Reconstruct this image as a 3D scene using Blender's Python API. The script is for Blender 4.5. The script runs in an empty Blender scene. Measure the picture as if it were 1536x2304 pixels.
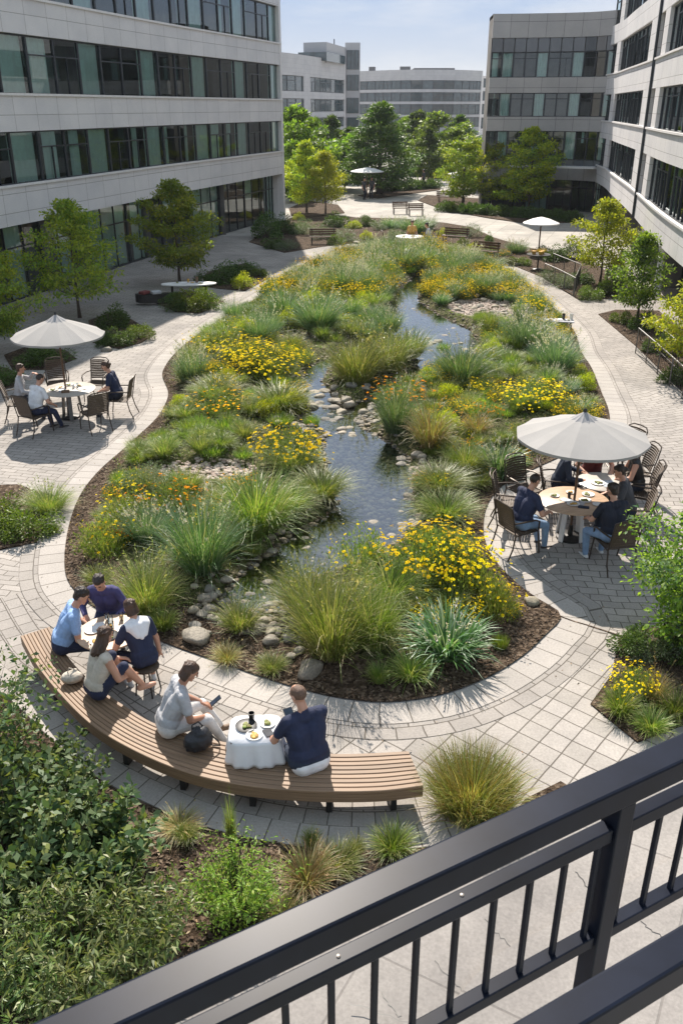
import bpy, bmesh, math, random
import numpy as np
from mathutils import Vector, Matrix, Euler
from mathutils.geometry import delaunay_2d_cdt
R = math.radians
PI = math.pi
SC = bpy.context.scene
COL = SC.collection
rng = np.random.default_rng(7)
random.seed(7)
# ------------------------------------------------------------------ camera model used to survey the site from the photograph
H = 7.5; F = 1950.0; PITCH = math.atan(912 / F)
CP, SP = math.cos(PITCH), math.sin(PITCH)
def ray(x, y):
    a = (x - 768) / F; b = -(y - 1152) / F
    return (a, CP + b * SP, -SP + b * CP)
def at(x, y, z=0.0):
    r = ray(x, y); t = (z - H) / r[2]
    return (r[0] * t, r[1] * t)
def hgt(y, Y):
    r = ray(768, y); return H + r[2] * Y / r[1]
def mpp(X, Y, Z=0.0):            # metres per photo pixel at a point
    return (Y * CP - (Z - H) * SP) / F
# ------------------------------------------------------------------ object helpers
def tag(o, label=None, cat=None, group=None, kind=None):
    if label: o['label'] = label
    if cat: o['category'] = cat
    if group: o['group'] = group
    if kind: o['kind'] = kind
    return o
def empty(name, loc=(0, 0, 0), rz=0.0, label=None, cat=None, group=None, scale=1.0):
    o = bpy.data.objects.new(name, None); COL.objects.link(o)
    o.location = loc; o.rotation_euler = (0, 0, rz); o.scale = (scale,) * 3; o.empty_display_size = 0.2
    return tag(o, label, cat, group)
def link(name, me, parent=None, loc=(0, 0, 0), rz=0.0, scale=None):
    o = bpy.data.objects.new(name, me); COL.objects.link(o)
    o.location = loc; o.rotation_euler = (0, 0, rz)
    if scale is not None: o.scale = scale
    if parent: o.parent = parent
    return o
def copy_tree(o, parent=None):
    c = o.copy(); COL.objects.link(c); c.parent = parent
    for ch in list(o.children): copy_tree(ch, c)
    return c
class MB:
    def __init__(s): s.v = []; s.f = []; s.m = []; s.uv = {}
    def add(s, vs, fs, mi=0):
        n = len(s.v); s.v += [tuple(v) for v in vs]; s.f += [tuple(i + n for i in f) for f in fs]; s.m += [mi] * len(fs)
    def box(s, c, d, rz=0.0, mi=0, M=None):
        cx, cy, cz = c; x, y, z = d[0] / 2, d[1] / 2, d[2] / 2
        ca, sa = math.cos(rz), math.sin(rz); vs = []
        for dz in (-z, z):
            for dx, dy in ((-x, -y), (x, -y), (x, y), (-x, y)):
                p = (dx * ca - dy * sa + cx, dx * sa + dy * ca + cy, cz + dz)
                vs.append(p if M is None else tuple(M @ Vector(p)))
        s.add(vs, [(3, 2, 1, 0), (4, 5, 6, 7), (0, 1, 5, 4), (1, 2, 6, 5), (2, 3, 7, 6), (3, 0, 4, 7)], mi); return s
    def bar(s, a, b, w, h, mi=0, up=(0, 0, 1)):       # rectangular bar from a to b
        a, b = Vector(a), Vector(b); t = (b - a).normalized(); u = Vector(up)
        sd = t.cross(u)
        if sd.length < 1e-4: sd = t.cross(Vector((1, 0, 0)))
        sd.normalize(); n = sd.cross(t).normalized(); vs = []
        for p in (a, b):
            for i, j in ((-1, -1), (1, -1), (1, 1), (-1, 1)): vs.append(p + sd * (w / 2 * i) + n * (h / 2 * j))
        s.add(vs, [(0, 1, 2, 3), (7, 6, 5, 4), (4, 5, 1, 0), (5, 6, 2, 1), (6, 7, 3, 2), (7, 4, 0, 3)], mi); return s
    def tube(s, pts, r, n=8, mi=0, cap=True):
        pts = [Vector(p) for p in pts]; N = len(pts)
        rr = r if isinstance(r, (list, tuple)) else [r] * N
        ref = None; vs = []
        for i, p in enumerate(pts):
            t = (pts[min(i + 1, N - 1)] - pts[max(i - 1, 0)]).normalized()
            if ref is None: ref = Vector((0, 0, 1)) if abs(t.z) < .9 else Vector((1, 0, 0))
            x = t.cross(ref); 
            if x.length < 1e-4: x = t.cross(Vector((0, 1, 0)))
            x.normalize(); y = x.cross(t).normalized(); ref = y if abs(t.dot(y)) < .99 else ref
            for k in range(n):
                a = 2 * PI * k / n; vs.append(p + x * (rr[i] * math.cos(a)) + y * (rr[i] * math.sin(a)))
        fs = [(i * n + k, (i + 1) * n + k, (i + 1) * n + (k + 1) % n, i * n + (k + 1) % n) for i in range(N - 1) for k in range(n)]
        if cap: fs += [tuple(range(n)), tuple((N - 1) * n + k for k in reversed(range(n)))]
        s.add(vs, fs, mi); return s
    def lathe(s, prof, n=24, c=(0, 0, 0), mi=0, close=True):
        vs = []; N = len(prof)
        for r, z in prof:
            for k in range(n):
                a = 2 * PI * k / n; vs.append((c[0] + r * math.cos(a), c[1] + r * math.sin(a), c[2] + z))
        fs = [(i * n + k, i * n + (k + 1) % n, (i + 1) * n + (k + 1) % n, (i + 1) * n + k) for i in range(N - 1) for k in range(n)]
        if close: fs += [tuple(reversed(range(n))), tuple((N - 1) * n + k for k in range(n))]
        s.add(vs, fs, mi); return s
    def prism(s, poly, z0, z1, mi=0):
        n = len(poly); vs = [(p[0], p[1], z0) for p in poly] + [(p[0], p[1], z1) for p in poly]
        s.add(vs, [tuple(reversed(range(n))), tuple(range(n, 2 * n))] + [(i, (i + 1) % n, n + (i + 1) % n, n + i) for i in range(n)], mi); return s
    def mesh(s, name, mats, smooth=False):
        me = bpy.data.meshes.new(name); me.from_pydata(s.v, [], s.f)
        for m in (mats if isinstance(mats, (list, tuple)) else [mats]): me.materials.append(m)
        me.polygons.foreach_set('material_index', s.m)
        if smooth: me.polygons.foreach_set('use_smooth', [True] * len(s.f))
        me.update(); return me
    def build(s, name, mats, parent=None, smooth=False, bevel=0.0, loc=(0, 0, 0), rz=0.0):
        o = link(name, s.mesh(name, mats, smooth), parent, loc, rz)
        if bevel:
            b = o.modifiers.new('bevel', 'BEVEL'); b.width = bevel; b.segments = 2; b.limit_method = 'ANGLE'; b.angle_limit = R(35)
        if smooth:
            try: o.data.set_sharp_from_angle(angle=R(40))
            except Exception: pass
        return o
def np_mesh(name, verts, quads, mats, mi=None, smooth=False):
    me = bpy.data.meshes.new(name); nv, nf = len(verts), len(quads); k = quads.shape[1]
    me.vertices.add(nv); me.vertices.foreach_set('co', np.asarray(verts, dtype=np.float32).ravel())
    me.loops.add(nf * k); me.loops.foreach_set('vertex_index', np.asarray(quads, dtype=np.int32).ravel())
    me.polygons.add(nf); me.polygons.foreach_set('loop_start', np.arange(0, nf * k, k, dtype=np.int32))
    me.polygons.foreach_set('loop_total', np.full(nf, k, dtype=np.int32))
    for m in mats: me.materials.append(m)
    if mi is not None: me.polygons.foreach_set('material_index', np.asarray(mi, dtype=np.int32))
    if smooth: me.polygons.foreach_set('use_smooth', np.ones(nf, dtype=bool))
    me.update(calc_edges=True); me.validate(); return me
# ------------------------------------------------------------------ materials
def newmat(name):
    m = bpy.data.materials.new(name); m.use_nodes = True; nt = m.node_tree
    for n in list(nt.nodes): nt.nodes.remove(n)
    out = nt.nodes.new('ShaderNodeOutputMaterial'); return m, nt, out
def N_(nt, t, **kw):
    n = nt.nodes.new(t)
    for k, v in kw.items():
        if k.startswith('_'): setattr(n, k[1:], v)
        else: n.inputs[k.replace('__', ' ')].default_value = v
    return n
def c4(c): return (c[0], c[1], c[2], 1.0)
def mixc(nt, fac, a, b, mode='MIX'):
    n = nt.nodes.new('ShaderNodeMix'); n.data_type = 'RGBA'; n.blend_type = mode
    for sock, v in ((n.inputs[0], fac), (n.inputs[6], a), (n.inputs[7], b)):
        if isinstance(v, (int, float)): sock.default_value = v
        elif isinstance(v, (tuple, list)): sock.default_value = c4(v)
        else: nt.links.new(v, sock)
    return n.outputs[2]
def ramp(nt, fac, stops):
    n = nt.nodes.new('ShaderNodeValToRGB'); e = n.color_ramp.elements
    while len(e) < len(stops): e.new(0.5)
    for i, (p, c) in enumerate(stops): e[i].position = p; e[i].color = c4(c) if isinstance(c, (tuple, list)) else (c, c, c, 1)
    nt.links.new(fac, n.inputs[0]); return n.outputs[0]
def std(name, col, rough=.6, var=.15, scale=6.0, metal=0.0, bump=0.0, bscale=40.0, spec=.5, coords='Object', col2=None, coat=0.0, aniso=None):
    m, nt, out = newmat(name); L = nt.links.new
    tc = N_(nt, 'ShaderNodeTexCoord'); src = tc.outputs[coords]
    if aniso:
        mp = N_(nt, 'ShaderNodeMapping'); mp.inputs['Scale'].default_value = aniso; L(src, mp.inputs[0]); src = mp.outputs[0]
    nz = N_(nt, 'ShaderNodeTexNoise', Scale=scale, Detail=5.0, Roughness=.6); L(src, nz.inputs['Vector'])
    a = tuple(max(0, x * (1 - var)) for x in col); b = tuple(x * (1 + var) for x in col) if col2 is None else col2
    cc = ramp(nt, nz.outputs[0], [(.3, a), (.7, b)])
    p = N_(nt, 'ShaderNodeBsdfPrincipled', Roughness=rough, Metallic=metal)
    p.inputs['Specular IOR Level'].default_value = spec
    if coat: p.inputs['Coat Weight'].default_value = coat
    L(cc, p.inputs['Base Color'])
    if bump:
        n2 = N_(nt, 'ShaderNodeTexNoise', Scale=bscale, Detail=4.0); L(src, n2.inputs['Vector'])
        bp = N_(nt, 'ShaderNodeBump', Strength=bump, Distance=.02); L(n2.outputs[0], bp.inputs['Height']); L(bp.outputs[0], p.inputs['Normal'])
    L(p.outputs[0], out.inputs[0]); return m
def leafmat(name, cols, trans=.35, rough=.5, spec=.4, gain=1.18):
    """foliage: colour varies leaf by leaf (random per island) and plant by plant"""
    m, nt, out = newmat(name); L = nt.links.new
    g = N_(nt, 'ShaderNodeNewGeometry'); oi = N_(nt, 'ShaderNodeObjectInfo')
    k = len(cols); cols = [tuple(x * gain for x in c_) for c_ in cols]; c = ramp(nt, g.outputs['Random Per Island'], [((i + .5) / k, cc) for i, cc in enumerate(cols)])
    hs = N_(nt, 'ShaderNodeHueSaturation'); L(c, hs.inputs['Color'])
    mr = N_(nt, 'ShaderNodeMapRange'); mr.inputs[3].default_value = .485; mr.inputs[4].default_value = .515; L(oi.outputs['Random'], mr.inputs[0]); L(mr.outputs[0], hs.inputs['Hue'])
    mv = N_(nt, 'ShaderNodeMapRange'); mv.inputs[3].default_value = .8; mv.inputs[4].default_value = 1.2; L(oi.outputs['Random'], mv.inputs[0]); L(mv.outputs[0], hs.inputs['Value'])
    col = hs.outputs[0]
    p = N_(nt, 'ShaderNodeBsdfPrincipled', Roughness=rough); p.inputs['Specular IOR Level'].default_value = spec
    t = N_(nt, 'ShaderNodeBsdfTranslucent'); ms = N_(nt, 'ShaderNodeMixShader'); ms.inputs[0].default_value = trans
    L(col, p.inputs['Base Color']); tcol = mixc(nt, 1.0, col, (1.25, 1.28, .55), 'MULTIPLY'); L(tcol, t.inputs['Color'])
    L(p.outputs[0], ms.inputs[1]); L(t.outputs[0], ms.inputs[2]); L(ms.outputs[0], out.inputs[0]); return m
def glassmat(name, tint, refl=(.85, .92, .95), ior=1.5, rough=.02, bump=0.0, bscale=2.0, extra=0.0):
    m, nt, out = newmat(name); L = nt.links.new
    fr = N_(nt, 'ShaderNodeFresnel', IOR=ior); tr = N_(nt, 'ShaderNodeBsdfTransparent'); tr.inputs[0].default_value = c4(tint)
    gl = N_(nt, 'ShaderNodeBsdfGlossy', Roughness=rough); gl.inputs[0].default_value = c4(refl)
    fac = fr.outputs[0]
    if extra:
        ma = N_(nt, 'ShaderNodeMath', _operation='ADD'); ma.inputs[1].default_value = extra; ma.use_clamp = True; L(fac, ma.inputs[0]); fac = ma.outputs[0]
    if bump:
        tc = N_(nt, 'ShaderNodeTexCoord'); nz = N_(nt, 'ShaderNodeTexNoise', Scale=bscale, Detail=3.0); L(tc.outputs['Object'], nz.inputs['Vector'])
        bp = N_(nt, 'ShaderNodeBump', Strength=bump, Distance=.05); L(nz.outputs[0], bp.inputs['Height']); L(bp.outputs[0], gl.inputs['Normal']); L(bp.outputs[0], fr.inputs['Normal'])
    ms = N_(nt, 'ShaderNodeMixShader'); L(fac, ms.inputs[0]); L(tr.outputs[0], ms.inputs[1]); L(gl.outputs[0], ms.inputs[2]); L(ms.outputs[0], out.inputs[0]); return m
def pavermat(name, bw, bh, rot=0.0, offset=.5, warp=.0, warp_scale=.5, c1=(.375, .346, .322), c2=(.312, .288, .268), joint=(.13, .115, .10), mortar=.012, uv=False, squash=1.0, stain=.34):
    m, nt, out = newmat(name); L = nt.links.new
    tc = N_(nt, 'ShaderNodeTexCoord'); src = tc.outputs['UV' if uv else 'Object']
    base = src
    mp = N_(nt, 'ShaderNodeMapping'); mp.inputs['Rotation'].default_value = (0, 0, rot); L(src, mp.inputs[0]); src = mp.outputs[0]
    if warp:
        for sc_, am in ((warp_scale, warp), (warp_scale * 5, warp * .16)):
            wn = N_(nt, 'ShaderNodeTexNoise', Scale=sc_, Detail=2.0); L(base, wn.inputs['Vector'])
            s1 = N_(nt, 'ShaderNodeVectorMath', _operation='SUBTRACT'); s1.inputs[1].default_value = (.5, .5, .5); L(wn.outputs['Color'], s1.inputs[0])
            s2 = N_(nt, 'ShaderNodeVectorMath', _operation='SCALE'); s2.inputs['Scale'].default_value = am; L(s1.outputs[0], s2.inputs[0])
            s3 = N_(nt, 'ShaderNodeVectorMath', _operation='ADD'); L(src, s3.inputs[0]); L(s2.outputs[0], s3.inputs[1]); src = s3.outputs[0]
    br = N_(nt, 'ShaderNodeTexBrick', Scale=1.0); br.offset = offset; br.squash = squash
    br.inputs['Brick Width'].default_value = bw; br.inputs['Row Height'].default_value = bh
    br.inputs['Mortar Size'].default_value = mortar; br.inputs['Mortar Smooth'].default_value = .2; br.inputs['Bias'].default_value = 0
    br.inputs['Color1'].default_value = c4(c1); br.inputs['Color2'].default_value = c4(c2); br.inputs['Mortar'].default_value = c4(joint)
    L(src, br.inputs['Vector'])
    n1 = N_(nt, 'ShaderNodeTexNoise', Scale=.45, Detail=6.0, Roughness=.65); L(base, n1.inputs['Vector'])
    n2 = N_(nt, 'ShaderNodeTexNoise', Scale=35.0, Detail=4.0); L(base, n2.inputs['Vector'])
    st = ramp(nt, n1.outputs[0], [(.3, (1 - stain,) * 3), (.62, (1.06, 1.05, 1.03))]); gr = ramp(nt, n2.outputs[0], [(.3, (.86,) * 3), (.7, (1.1,) * 3)])
    col = mixc(nt, 1.0, mixc(nt, 1.0, br.outputs[0], st, 'MULTIPLY'), gr, 'MULTIPLY')
    p = N_(nt, 'ShaderNodeBsdfPrincipled', Roughness=.85); p.inputs['Specular IOR Level'].default_value = .25; L(col, p.inputs['Base Color'])
    ad = N_(nt, 'ShaderNodeMath', _operation='MULTIPLY_ADD'); ad.inputs[1].default_value = .25; L(n2.outputs[0], ad.inputs[0])
    inv = N_(nt, 'ShaderNodeMath', _operation='SUBTRACT'); inv.inputs[0].default_value = 1.0; L(br.outputs[1], inv.inputs[1]); L(inv.outputs[0], ad.inputs[2])
    bp = N_(nt, 'ShaderNodeBump', Strength=.5, Distance=.008); L(ad.outputs[0], bp.inputs['Height']); L(bp.outputs[0], p.inputs['Normal'])
    L(p.outputs[0], out.inputs[0]); return m
def soilmat(name, c1, c2, c3, sc=22.0):
    m, nt, out = newmat(name); L = nt.links.new
    tc = N_(nt, 'ShaderNodeTexCoord'); v = N_(nt, 'ShaderNodeTexVoronoi', Scale=sc); L(tc.outputs['Object'], v.inputs['Vector'])
    n = N_(nt, 'ShaderNodeTexNoise', Scale=1.2, Detail=8.0, Roughness=.7); L(tc.outputs['Object'], n.inputs['Vector'])
    w = N_(nt, 'ShaderNodeTexNoise', Scale=60.0, Detail=4.0); L(tc.outputs['Object'], w.inputs['Vector'])
    bw = N_(nt, 'ShaderNodeRGBToBW'); L(v.outputs['Color'], bw.inputs[0])
    a = ramp(nt, bw.outputs[0], [(.15, c1), (.6, c2), (.92, c3)]); b = ramp(nt, n.outputs[0], [(.3, (.6,) * 3), (.7, (1.25,) * 3)])
    col = mixc(nt, 1.0, a, b, 'MULTIPLY')
    p = N_(nt, 'ShaderNodeBsdfPrincipled', Roughness=.95); p.inputs['Specular IOR Level'].default_value = .1; L(col, p.inputs['Base Color'])
    ad = N_(nt, 'ShaderNodeMath', _operation='ADD'); L(v.outputs['Distance'], ad.inputs[0]); L(w.outputs[0], ad.inputs[1])
    bp = N_(nt, 'ShaderNodeBump', Strength=.9, Distance=.03); L(ad.outputs[0], bp.inputs['Height']); L(bp.outputs[0], p.inputs['Normal']); L(p.outputs[0], out.inputs[0]); return m
def slatmat(name, c1, c2, rough=.6):       # timber with grain along U
    m, nt, out = newmat(name); L = nt.links.new
    tc = N_(nt, 'ShaderNodeTexCoord'); mp = N_(nt, 'ShaderNodeMapping'); mp.inputs['Scale'].default_value = (1.2, 60, 1); L(tc.outputs['UV'], mp.inputs[0])
    n = N_(nt, 'ShaderNodeTexNoise', Scale=1.0, Detail=6.0, Roughness=.7); L(mp.outputs[0], n.inputs['Vector'])
    g = N_(nt, 'ShaderNodeNewGeometry')
    a = ramp(nt, n.outputs[0], [(.3, c1), (.7, c2)]); b = ramp(nt, g.outputs['Random Per Island'], [(0, (.78,) * 3), (1, (1.15,) * 3)])
    p = N_(nt, 'ShaderNodeBsdfPrincipled', Roughness=rough); L(mixc(nt, 1.0, a, b, 'MULTIPLY'), p.inputs['Base Color'])
    bp = N_(nt, 'ShaderNodeBump', Strength=.4, Distance=.003); L(n.outputs[0], bp.inputs['Height']); L(bp.outputs[0], p.inputs['Normal']); L(p.outputs[0], out.inputs[0]); return m

M = {}
M['pave'] = pavermat('pave', .42, .17, rot=R(12), warp=.55, warp_scale=.35, mortar=.009, c1=(.38, .352, .328), c2=(.32, .296, .275))
M['pave_fan'] = pavermat('pave_fan', .36, .16, rot=R(-22), warp=1.3, warp_scale=.28, mortar=.009, c1=(.38, .352, .328), c2=(.32, .296, .275))
M['pave_grid'] = pavermat('pave_grid', .315, .315, rot=R(40), offset=0.0, warp=.10, warp_scale=.6, mortar=.010, c1=(.40, .37, .345), c2=(.34, .315, .29))
M['pave_patio'] = pavermat('pave_patio', .33, .21, rot=R(4), warp=.35, warp_scale=.5, mortar=.010)
M['pave_course'] = pavermat('pave_course', .30, .24, warp=.03, warp_scale=1.2, mortar=.009, uv=True)
M['border'] = pavermat('border', .36, 3.0, offset=0.0, mortar=.009, uv=True, c1=(.405, .376, .352), c2=(.35, .325, .303), stain=.18)
M['plaza_far'] = pavermat('plaza_far', 1.2, 1.2, rot=R(20), offset=0.0, warp=.4, warp_scale=.2, mortar=.02, c1=(.42, .395, .36), c2=(.36, .34, .31), joint=(.25, .23, .21))
M['concrete'] = pavermat('concrete', 2.6, 2.6, rot=R(29), offset=0.0, mortar=.012, c1=(.29, .272, .258), c2=(.28, .262, .25), joint=(.21, .195, .185), stain=.38)
M['soil'] = soilmat('soil', (.035, .024, .016), (.095, .066, .045), (.20, .15, .11))
M['bedground'] = soilmat('bedground', (.035, .04, .015), (.08, .085, .03), (.20, .17, .11), 14.0)
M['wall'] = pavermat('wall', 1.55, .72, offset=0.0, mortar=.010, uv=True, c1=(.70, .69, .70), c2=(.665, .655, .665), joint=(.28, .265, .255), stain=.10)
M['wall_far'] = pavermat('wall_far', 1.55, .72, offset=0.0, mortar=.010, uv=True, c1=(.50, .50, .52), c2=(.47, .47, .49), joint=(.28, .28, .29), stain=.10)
M['wall_dark'] = pavermat('wall_dark', 1.3, 1.1, offset=0.0, mortar=.014, uv=True, c1=(.44, .43, .43), c2=(.40, .39, .39), joint=(.15, .15, .155), stain=.10)
M['ledge'] = std('ledge', (.72, .70, .69), .7, .06)
M['wframe'] = std('wframe', (.035, .042, .05), .4, .1, metal=.3)
M['glass'] = glassmat('glass', (.74, .90, .88), ior=1.6, rough=.015, extra=.05)
M['glass_far'] = std('glass_far', (.035, .06, .07), .08, .5, .8, spec=.9)
M['curtain'] = std('curtain', (.78, .88, .86), .9, .08, 3.0)
M['interior'] = std('interior', (.16, .15, .14), .9, .4, .6)
M['roofdark'] = std('roofdark', (.10, .10, .105), .8, .1)
M['panelglass'] = std('panelglass', (.11, .12, .135), .18, .15, .7, spec=.8)
M['wood'] = slatmat('wood', (.15, .09, .052), (.29, .19, .115))
M['wood_pole'] = std('wood_pole', (.12, .065, .035), .45, .25, 20)
M['steel_dark'] = std('steel_dark', (.045, .043, .042), .4, .15, 20, metal=.6)
M['rail'] = std('rail', (.009, .012, .022), .36, .3, 4.0, spec=.13)
M['rail_grey'] = std('rail_grey', (.16, .155, .15), .4, .15, 15, metal=.7)
M['rivet'] = std('rivet', (.55, .50, .45), .35, .2, 30, metal=.7)
M['canopy'] = std('canopy', (.31, .30, .29), .9, .07, 1.5, bump=.1, bscale=8)
M['canopy_vent'] = std('canopy_vent', (.30, .295, .30), .85, .08, 3)
M['black'] = std('black', (.012, .012, .013), .45, .3, 12)
M['tabletop'] = std('tabletop', (.50, .46, .41), .35, .10, 3)
M['tabletop_wood'] = std('tabletop_wood', (.48, .33, .22), .4, .2, 4, aniso=(1, 7, 1))
M['white'] = std('white', (.72, .71, .69), .6, .05)
M['cloth_white'] = std('cloth_white', (.76, .76, .78), .9, .04, 5, bump=.15, bscale=14)
M['weave'] = std('weave', (.085, .058, .038), .65, .3, 40, bump=.3, bscale=120)
M['chairmetal'] = std('chairmetal', (.055, .04, .03), .4, .2, 20, metal=.4)
M['cushion'] = std('cushion', (.33, .28, .23), .9, .1)
M['skin'] = std('skin', (.50, .27, .185), .5, .08, 8)
M['skin_tan'] = std('skin_tan', (.36, .18, .115), .5, .08, 8)
M['lip'] = std('lip', (.38, .12, .10), .5, .05)
M['eye'] = std('eye', (.03, .02, .018), .2, .1)
M['hair_dark'] = std('hair_dark', (.022, .013, .009), .45, .5, 18, bump=.7, bscale=70, aniso=(1, 1, .15))
M['hair_brown'] = std('hair_brown', (.06, .03, .018), .45, .5, 18, bump=.7, bscale=70, aniso=(1, 1, .15))
M['hair_short'] = std('hair_short', (.13, .075, .05), .6, .3, 50, bump=.5, bscale=120)
for k, c in dict(navy=(.018, .025, .062), navy2=(.012, .015, .028), sky=(.26, .40, .66), purple=(.055, .050, .14), beige=(.52, .47, .40), greytee=(.42, .42, .44), whitetee=(.68, .68, .70), charcoal=(.06, .062, .07), jeans=(.05, .09, .17), jeans_dark=(.02, .03, .055), whitepants=(.60, .58, .57), denim_light=(.20, .30, .45), darkred=(.15, .03, .03)).items():
    M[k] = std(k, c, .85, .2, 7, bump=1.0, bscale=9)
M['shoe_white'] = std('shoe_white', (.6, .6, .6), .6, .1)
M['shoe_dark'] = std('shoe_dark', (.025, .02, .02), .5, .2)
M['shoe_brown'] = std('shoe_brown', (.16, .10, .06), .6, .2)
M['food_orange'] = std('food_orange', (.62, .25, .05), .6, .5, 25, col2=(.75, .5, .12))
M['food_mix'] = std('food_mix', (.35, .12, .05), .6, .7, 18, col2=(.25, .35, .06))
M['paper_print'] = std('paper_print', (.25, .38, .52), .7, .5, 14, col2=(.75, .76, .78))
M['drink'] = std('drink', (.55, .30, .06), .1, .2, 8)
M['clearglass'] = glassmat('clearglass', (.88, .92, .95), ior=1.45)
M['screen'] = std('screen', (.02, .03, .05), .12, .3, 10)
M['bag'] = std('bag', (.014, .015, .02), .5, .4, 7, bump=.8, bscale=12)
M['stone1'] = std('stone1', (.34, .31, .27), .8, .35, 5, bump=.5, bscale=14)
M['water'] = glassmat('water', (.62, .68, .60), refl=(.95, .98, 1), ior=1.38, rough=.02, bump=.07, bscale=3.4, extra=.23)
M['trunk'] = std('trunk', (.075, .055, .04), .9, .35, 12, bump=.6, bscale=30, aniso=(1, 1, .25))
# stones: colour varies stone by stone
def islmat(name, cols, rough=.75, bump=.4, bscale=20, obj=False):
    m, nt, out = newmat(name); L = nt.links.new
    if obj: rnd = N_(nt, 'ShaderNodeObjectInfo').outputs['Random']
    else: rnd = N_(nt, 'ShaderNodeNewGeometry').outputs['Random Per Island']
    k = len(cols); c = ramp(nt, rnd, [((i + .5) / k, cc) for i, cc in enumerate(cols)])
    tc = N_(nt, 'ShaderNodeTexCoord'); n = N_(nt, 'ShaderNodeTexNoise', Scale=bscale, Detail=5.0); L(tc.outputs['Object'], n.inputs['Vector'])
    col = mixc(nt, 1.0, c, ramp(nt, n.outputs[0], [(.3, (.65,) * 3), (.7, (1.2,) * 3)]), 'MULTIPLY')
    p = N_(nt, 'ShaderNodeBsdfPrincipled', Roughness=rough); L(col, p.inputs['Base Color'])
    bp = N_(nt, 'ShaderNodeBump', Strength=bump, Distance=.02); L(n.outputs[0], bp.inputs['Height']); L(bp.outputs[0], p.inputs['Normal']); L(p.outputs[0], out.inputs[0]); return m
M['pebble'] = islmat('pebble', [(.20, .16, .10), (.10, .08, .05), (.32, .26, .18), (.15, .12, .05), (.17, .155, .13), (.075, .065, .05)])
M['pebble_pink'] = islmat('pebble_pink', [(.42, .32, .26), (.30, .22, .18), (.52, .44, .36), (.36, .30, .26)])
M['boulder'] = islmat('boulder', [(.24, .21, .17), (.36, .31, .24), (.17, .16, .14), (.30, .26, .19)], obj=True, bscale=7)
M['chips'] = islmat('chips', [(.05, .03, .02), (.11, .07, .045), (.20, .15, .10), (.08, .05, .03)], rough=.9)
# foliage
G1, G2, G3 = (.075, .125, .022), (.115, .175, .03), (.05, .09, .02)
M['gr_green'] = leafmat('gr_green', [(.075, .125, .022), (.125, .19, .034), (.175, .235, .045), (.09, .145, .026), (.29, .28, .11)], .4, .42, .5, 1.32)
M['gr_blue'] = leafmat('gr_blue', [(.05, .11, .035), (.08, .17, .06), (.07, .14, .035), (.12, .18, .11), (.20, .25, .18)], .32, .42, .5, 1.38)
M['gr_straw'] = leafmat('gr_straw', [(.13, .18, .045), (.30, .28, .12), (.18, .22, .06), (.44, .39, .22), (.15, .20, .05)], .38, .45, .5, 1.22)
M['gr_russet'] = leafmat('gr_russet', [(.10, .13, .025), (.19, .17, .035), (.25, .13, .05), (.15, .17, .03), (.34, .26, .12)], .35, .5, .4, 1.1)
M['gr_tan'] = leafmat('gr_tan', [(.30, .20, .09), (.42, .33, .17), (.22, .14, .06), (.20, .20, .07)], .3)
M['gr_lav'] = leafmat('gr_lav', [(.11, .19, .10), (.19, .28, .18), (.09, .17, .06), (.28, .34, .27)], .28)
M['gr_lime'] = leafmat('gr_lime', [(.13, .22, .03), (.20, .28, .045), (.09, .17, .02), (.26, .30, .07)], .42, .5, .4, 1.35)
M['stemgreen'] = leafmat('stemgreen', [(.085, .135, .035), (.13, .18, .045), (.18, .225, .075)], .33, .5, .35, 1.1)
M['petal_y'] = leafmat('petal_y', [(.76, .56, .008), (.80, .64, .015), (.72, .46, .006)], .2, .9, .05, 1.0)
M['petal_o'] = leafmat('petal_o', [(.74, .24, .01), (.78, .38, .015), (.68, .17, .02), (.74, .48, .01)], .2, .9, .05, 1.0)
M['centre'] = std('centre', (.55, .30, .02), .9, .2)
M['petal_w'] = leafmat('petal_w', [(.65, .62, .58), (.60, .50, .50), (.55, .58, .50)], .25, .9, .05, 1.0)
M['lf_bush'] = leafmat('lf_bush', [(.085, .135, .02), (.125, .18, .026), (.165, .215, .032), (.06, .105, .015)], .35, .5, .3, 1.1)
M['lf_dark'] = leafmat('lf_dark', [(.045, .08, .02), (.065, .11, .027), (.09, .145, .03), (.035, .06, .016)], .35, .45, .3, 1.4)
M['lf_mid'] = leafmat('lf_mid', [(.085, .135, .02), (.125, .18, .026), (.165, .215, .032), (.06, .105, .015)], .5, .5, .3, 1.9)
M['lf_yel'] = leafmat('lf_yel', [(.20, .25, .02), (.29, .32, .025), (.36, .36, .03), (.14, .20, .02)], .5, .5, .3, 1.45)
M['lf_olive'] = leafmat('lf_olive', [(.13, .165, .02), (.19, .21, .026), (.23, .24, .03), (.09, .13, .018)], .5, .5, .3, 1.8)
M['lf_grey'] = leafmat('lf_grey', [(.10, .15, .08), (.16, .21, .12), (.07, .11, .055), (.22, .26, .17)], .28)
M['lf_gloss'] = leafmat('lf_gloss', [(.05, .10, .04), (.08, .14, .055), (.12, .17, .08), (.035, .07, .028), (.17, .21, .06)], .3, .48, .28, 1.25)
M['lf_fern'] = leafmat('lf_fern', [(.07, .12, .03), (.11, .165, .045), (.16, .185, .07), (.05, .08, .03), (.22, .23, .09)], .34, .45, .45, 1.3)
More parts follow.
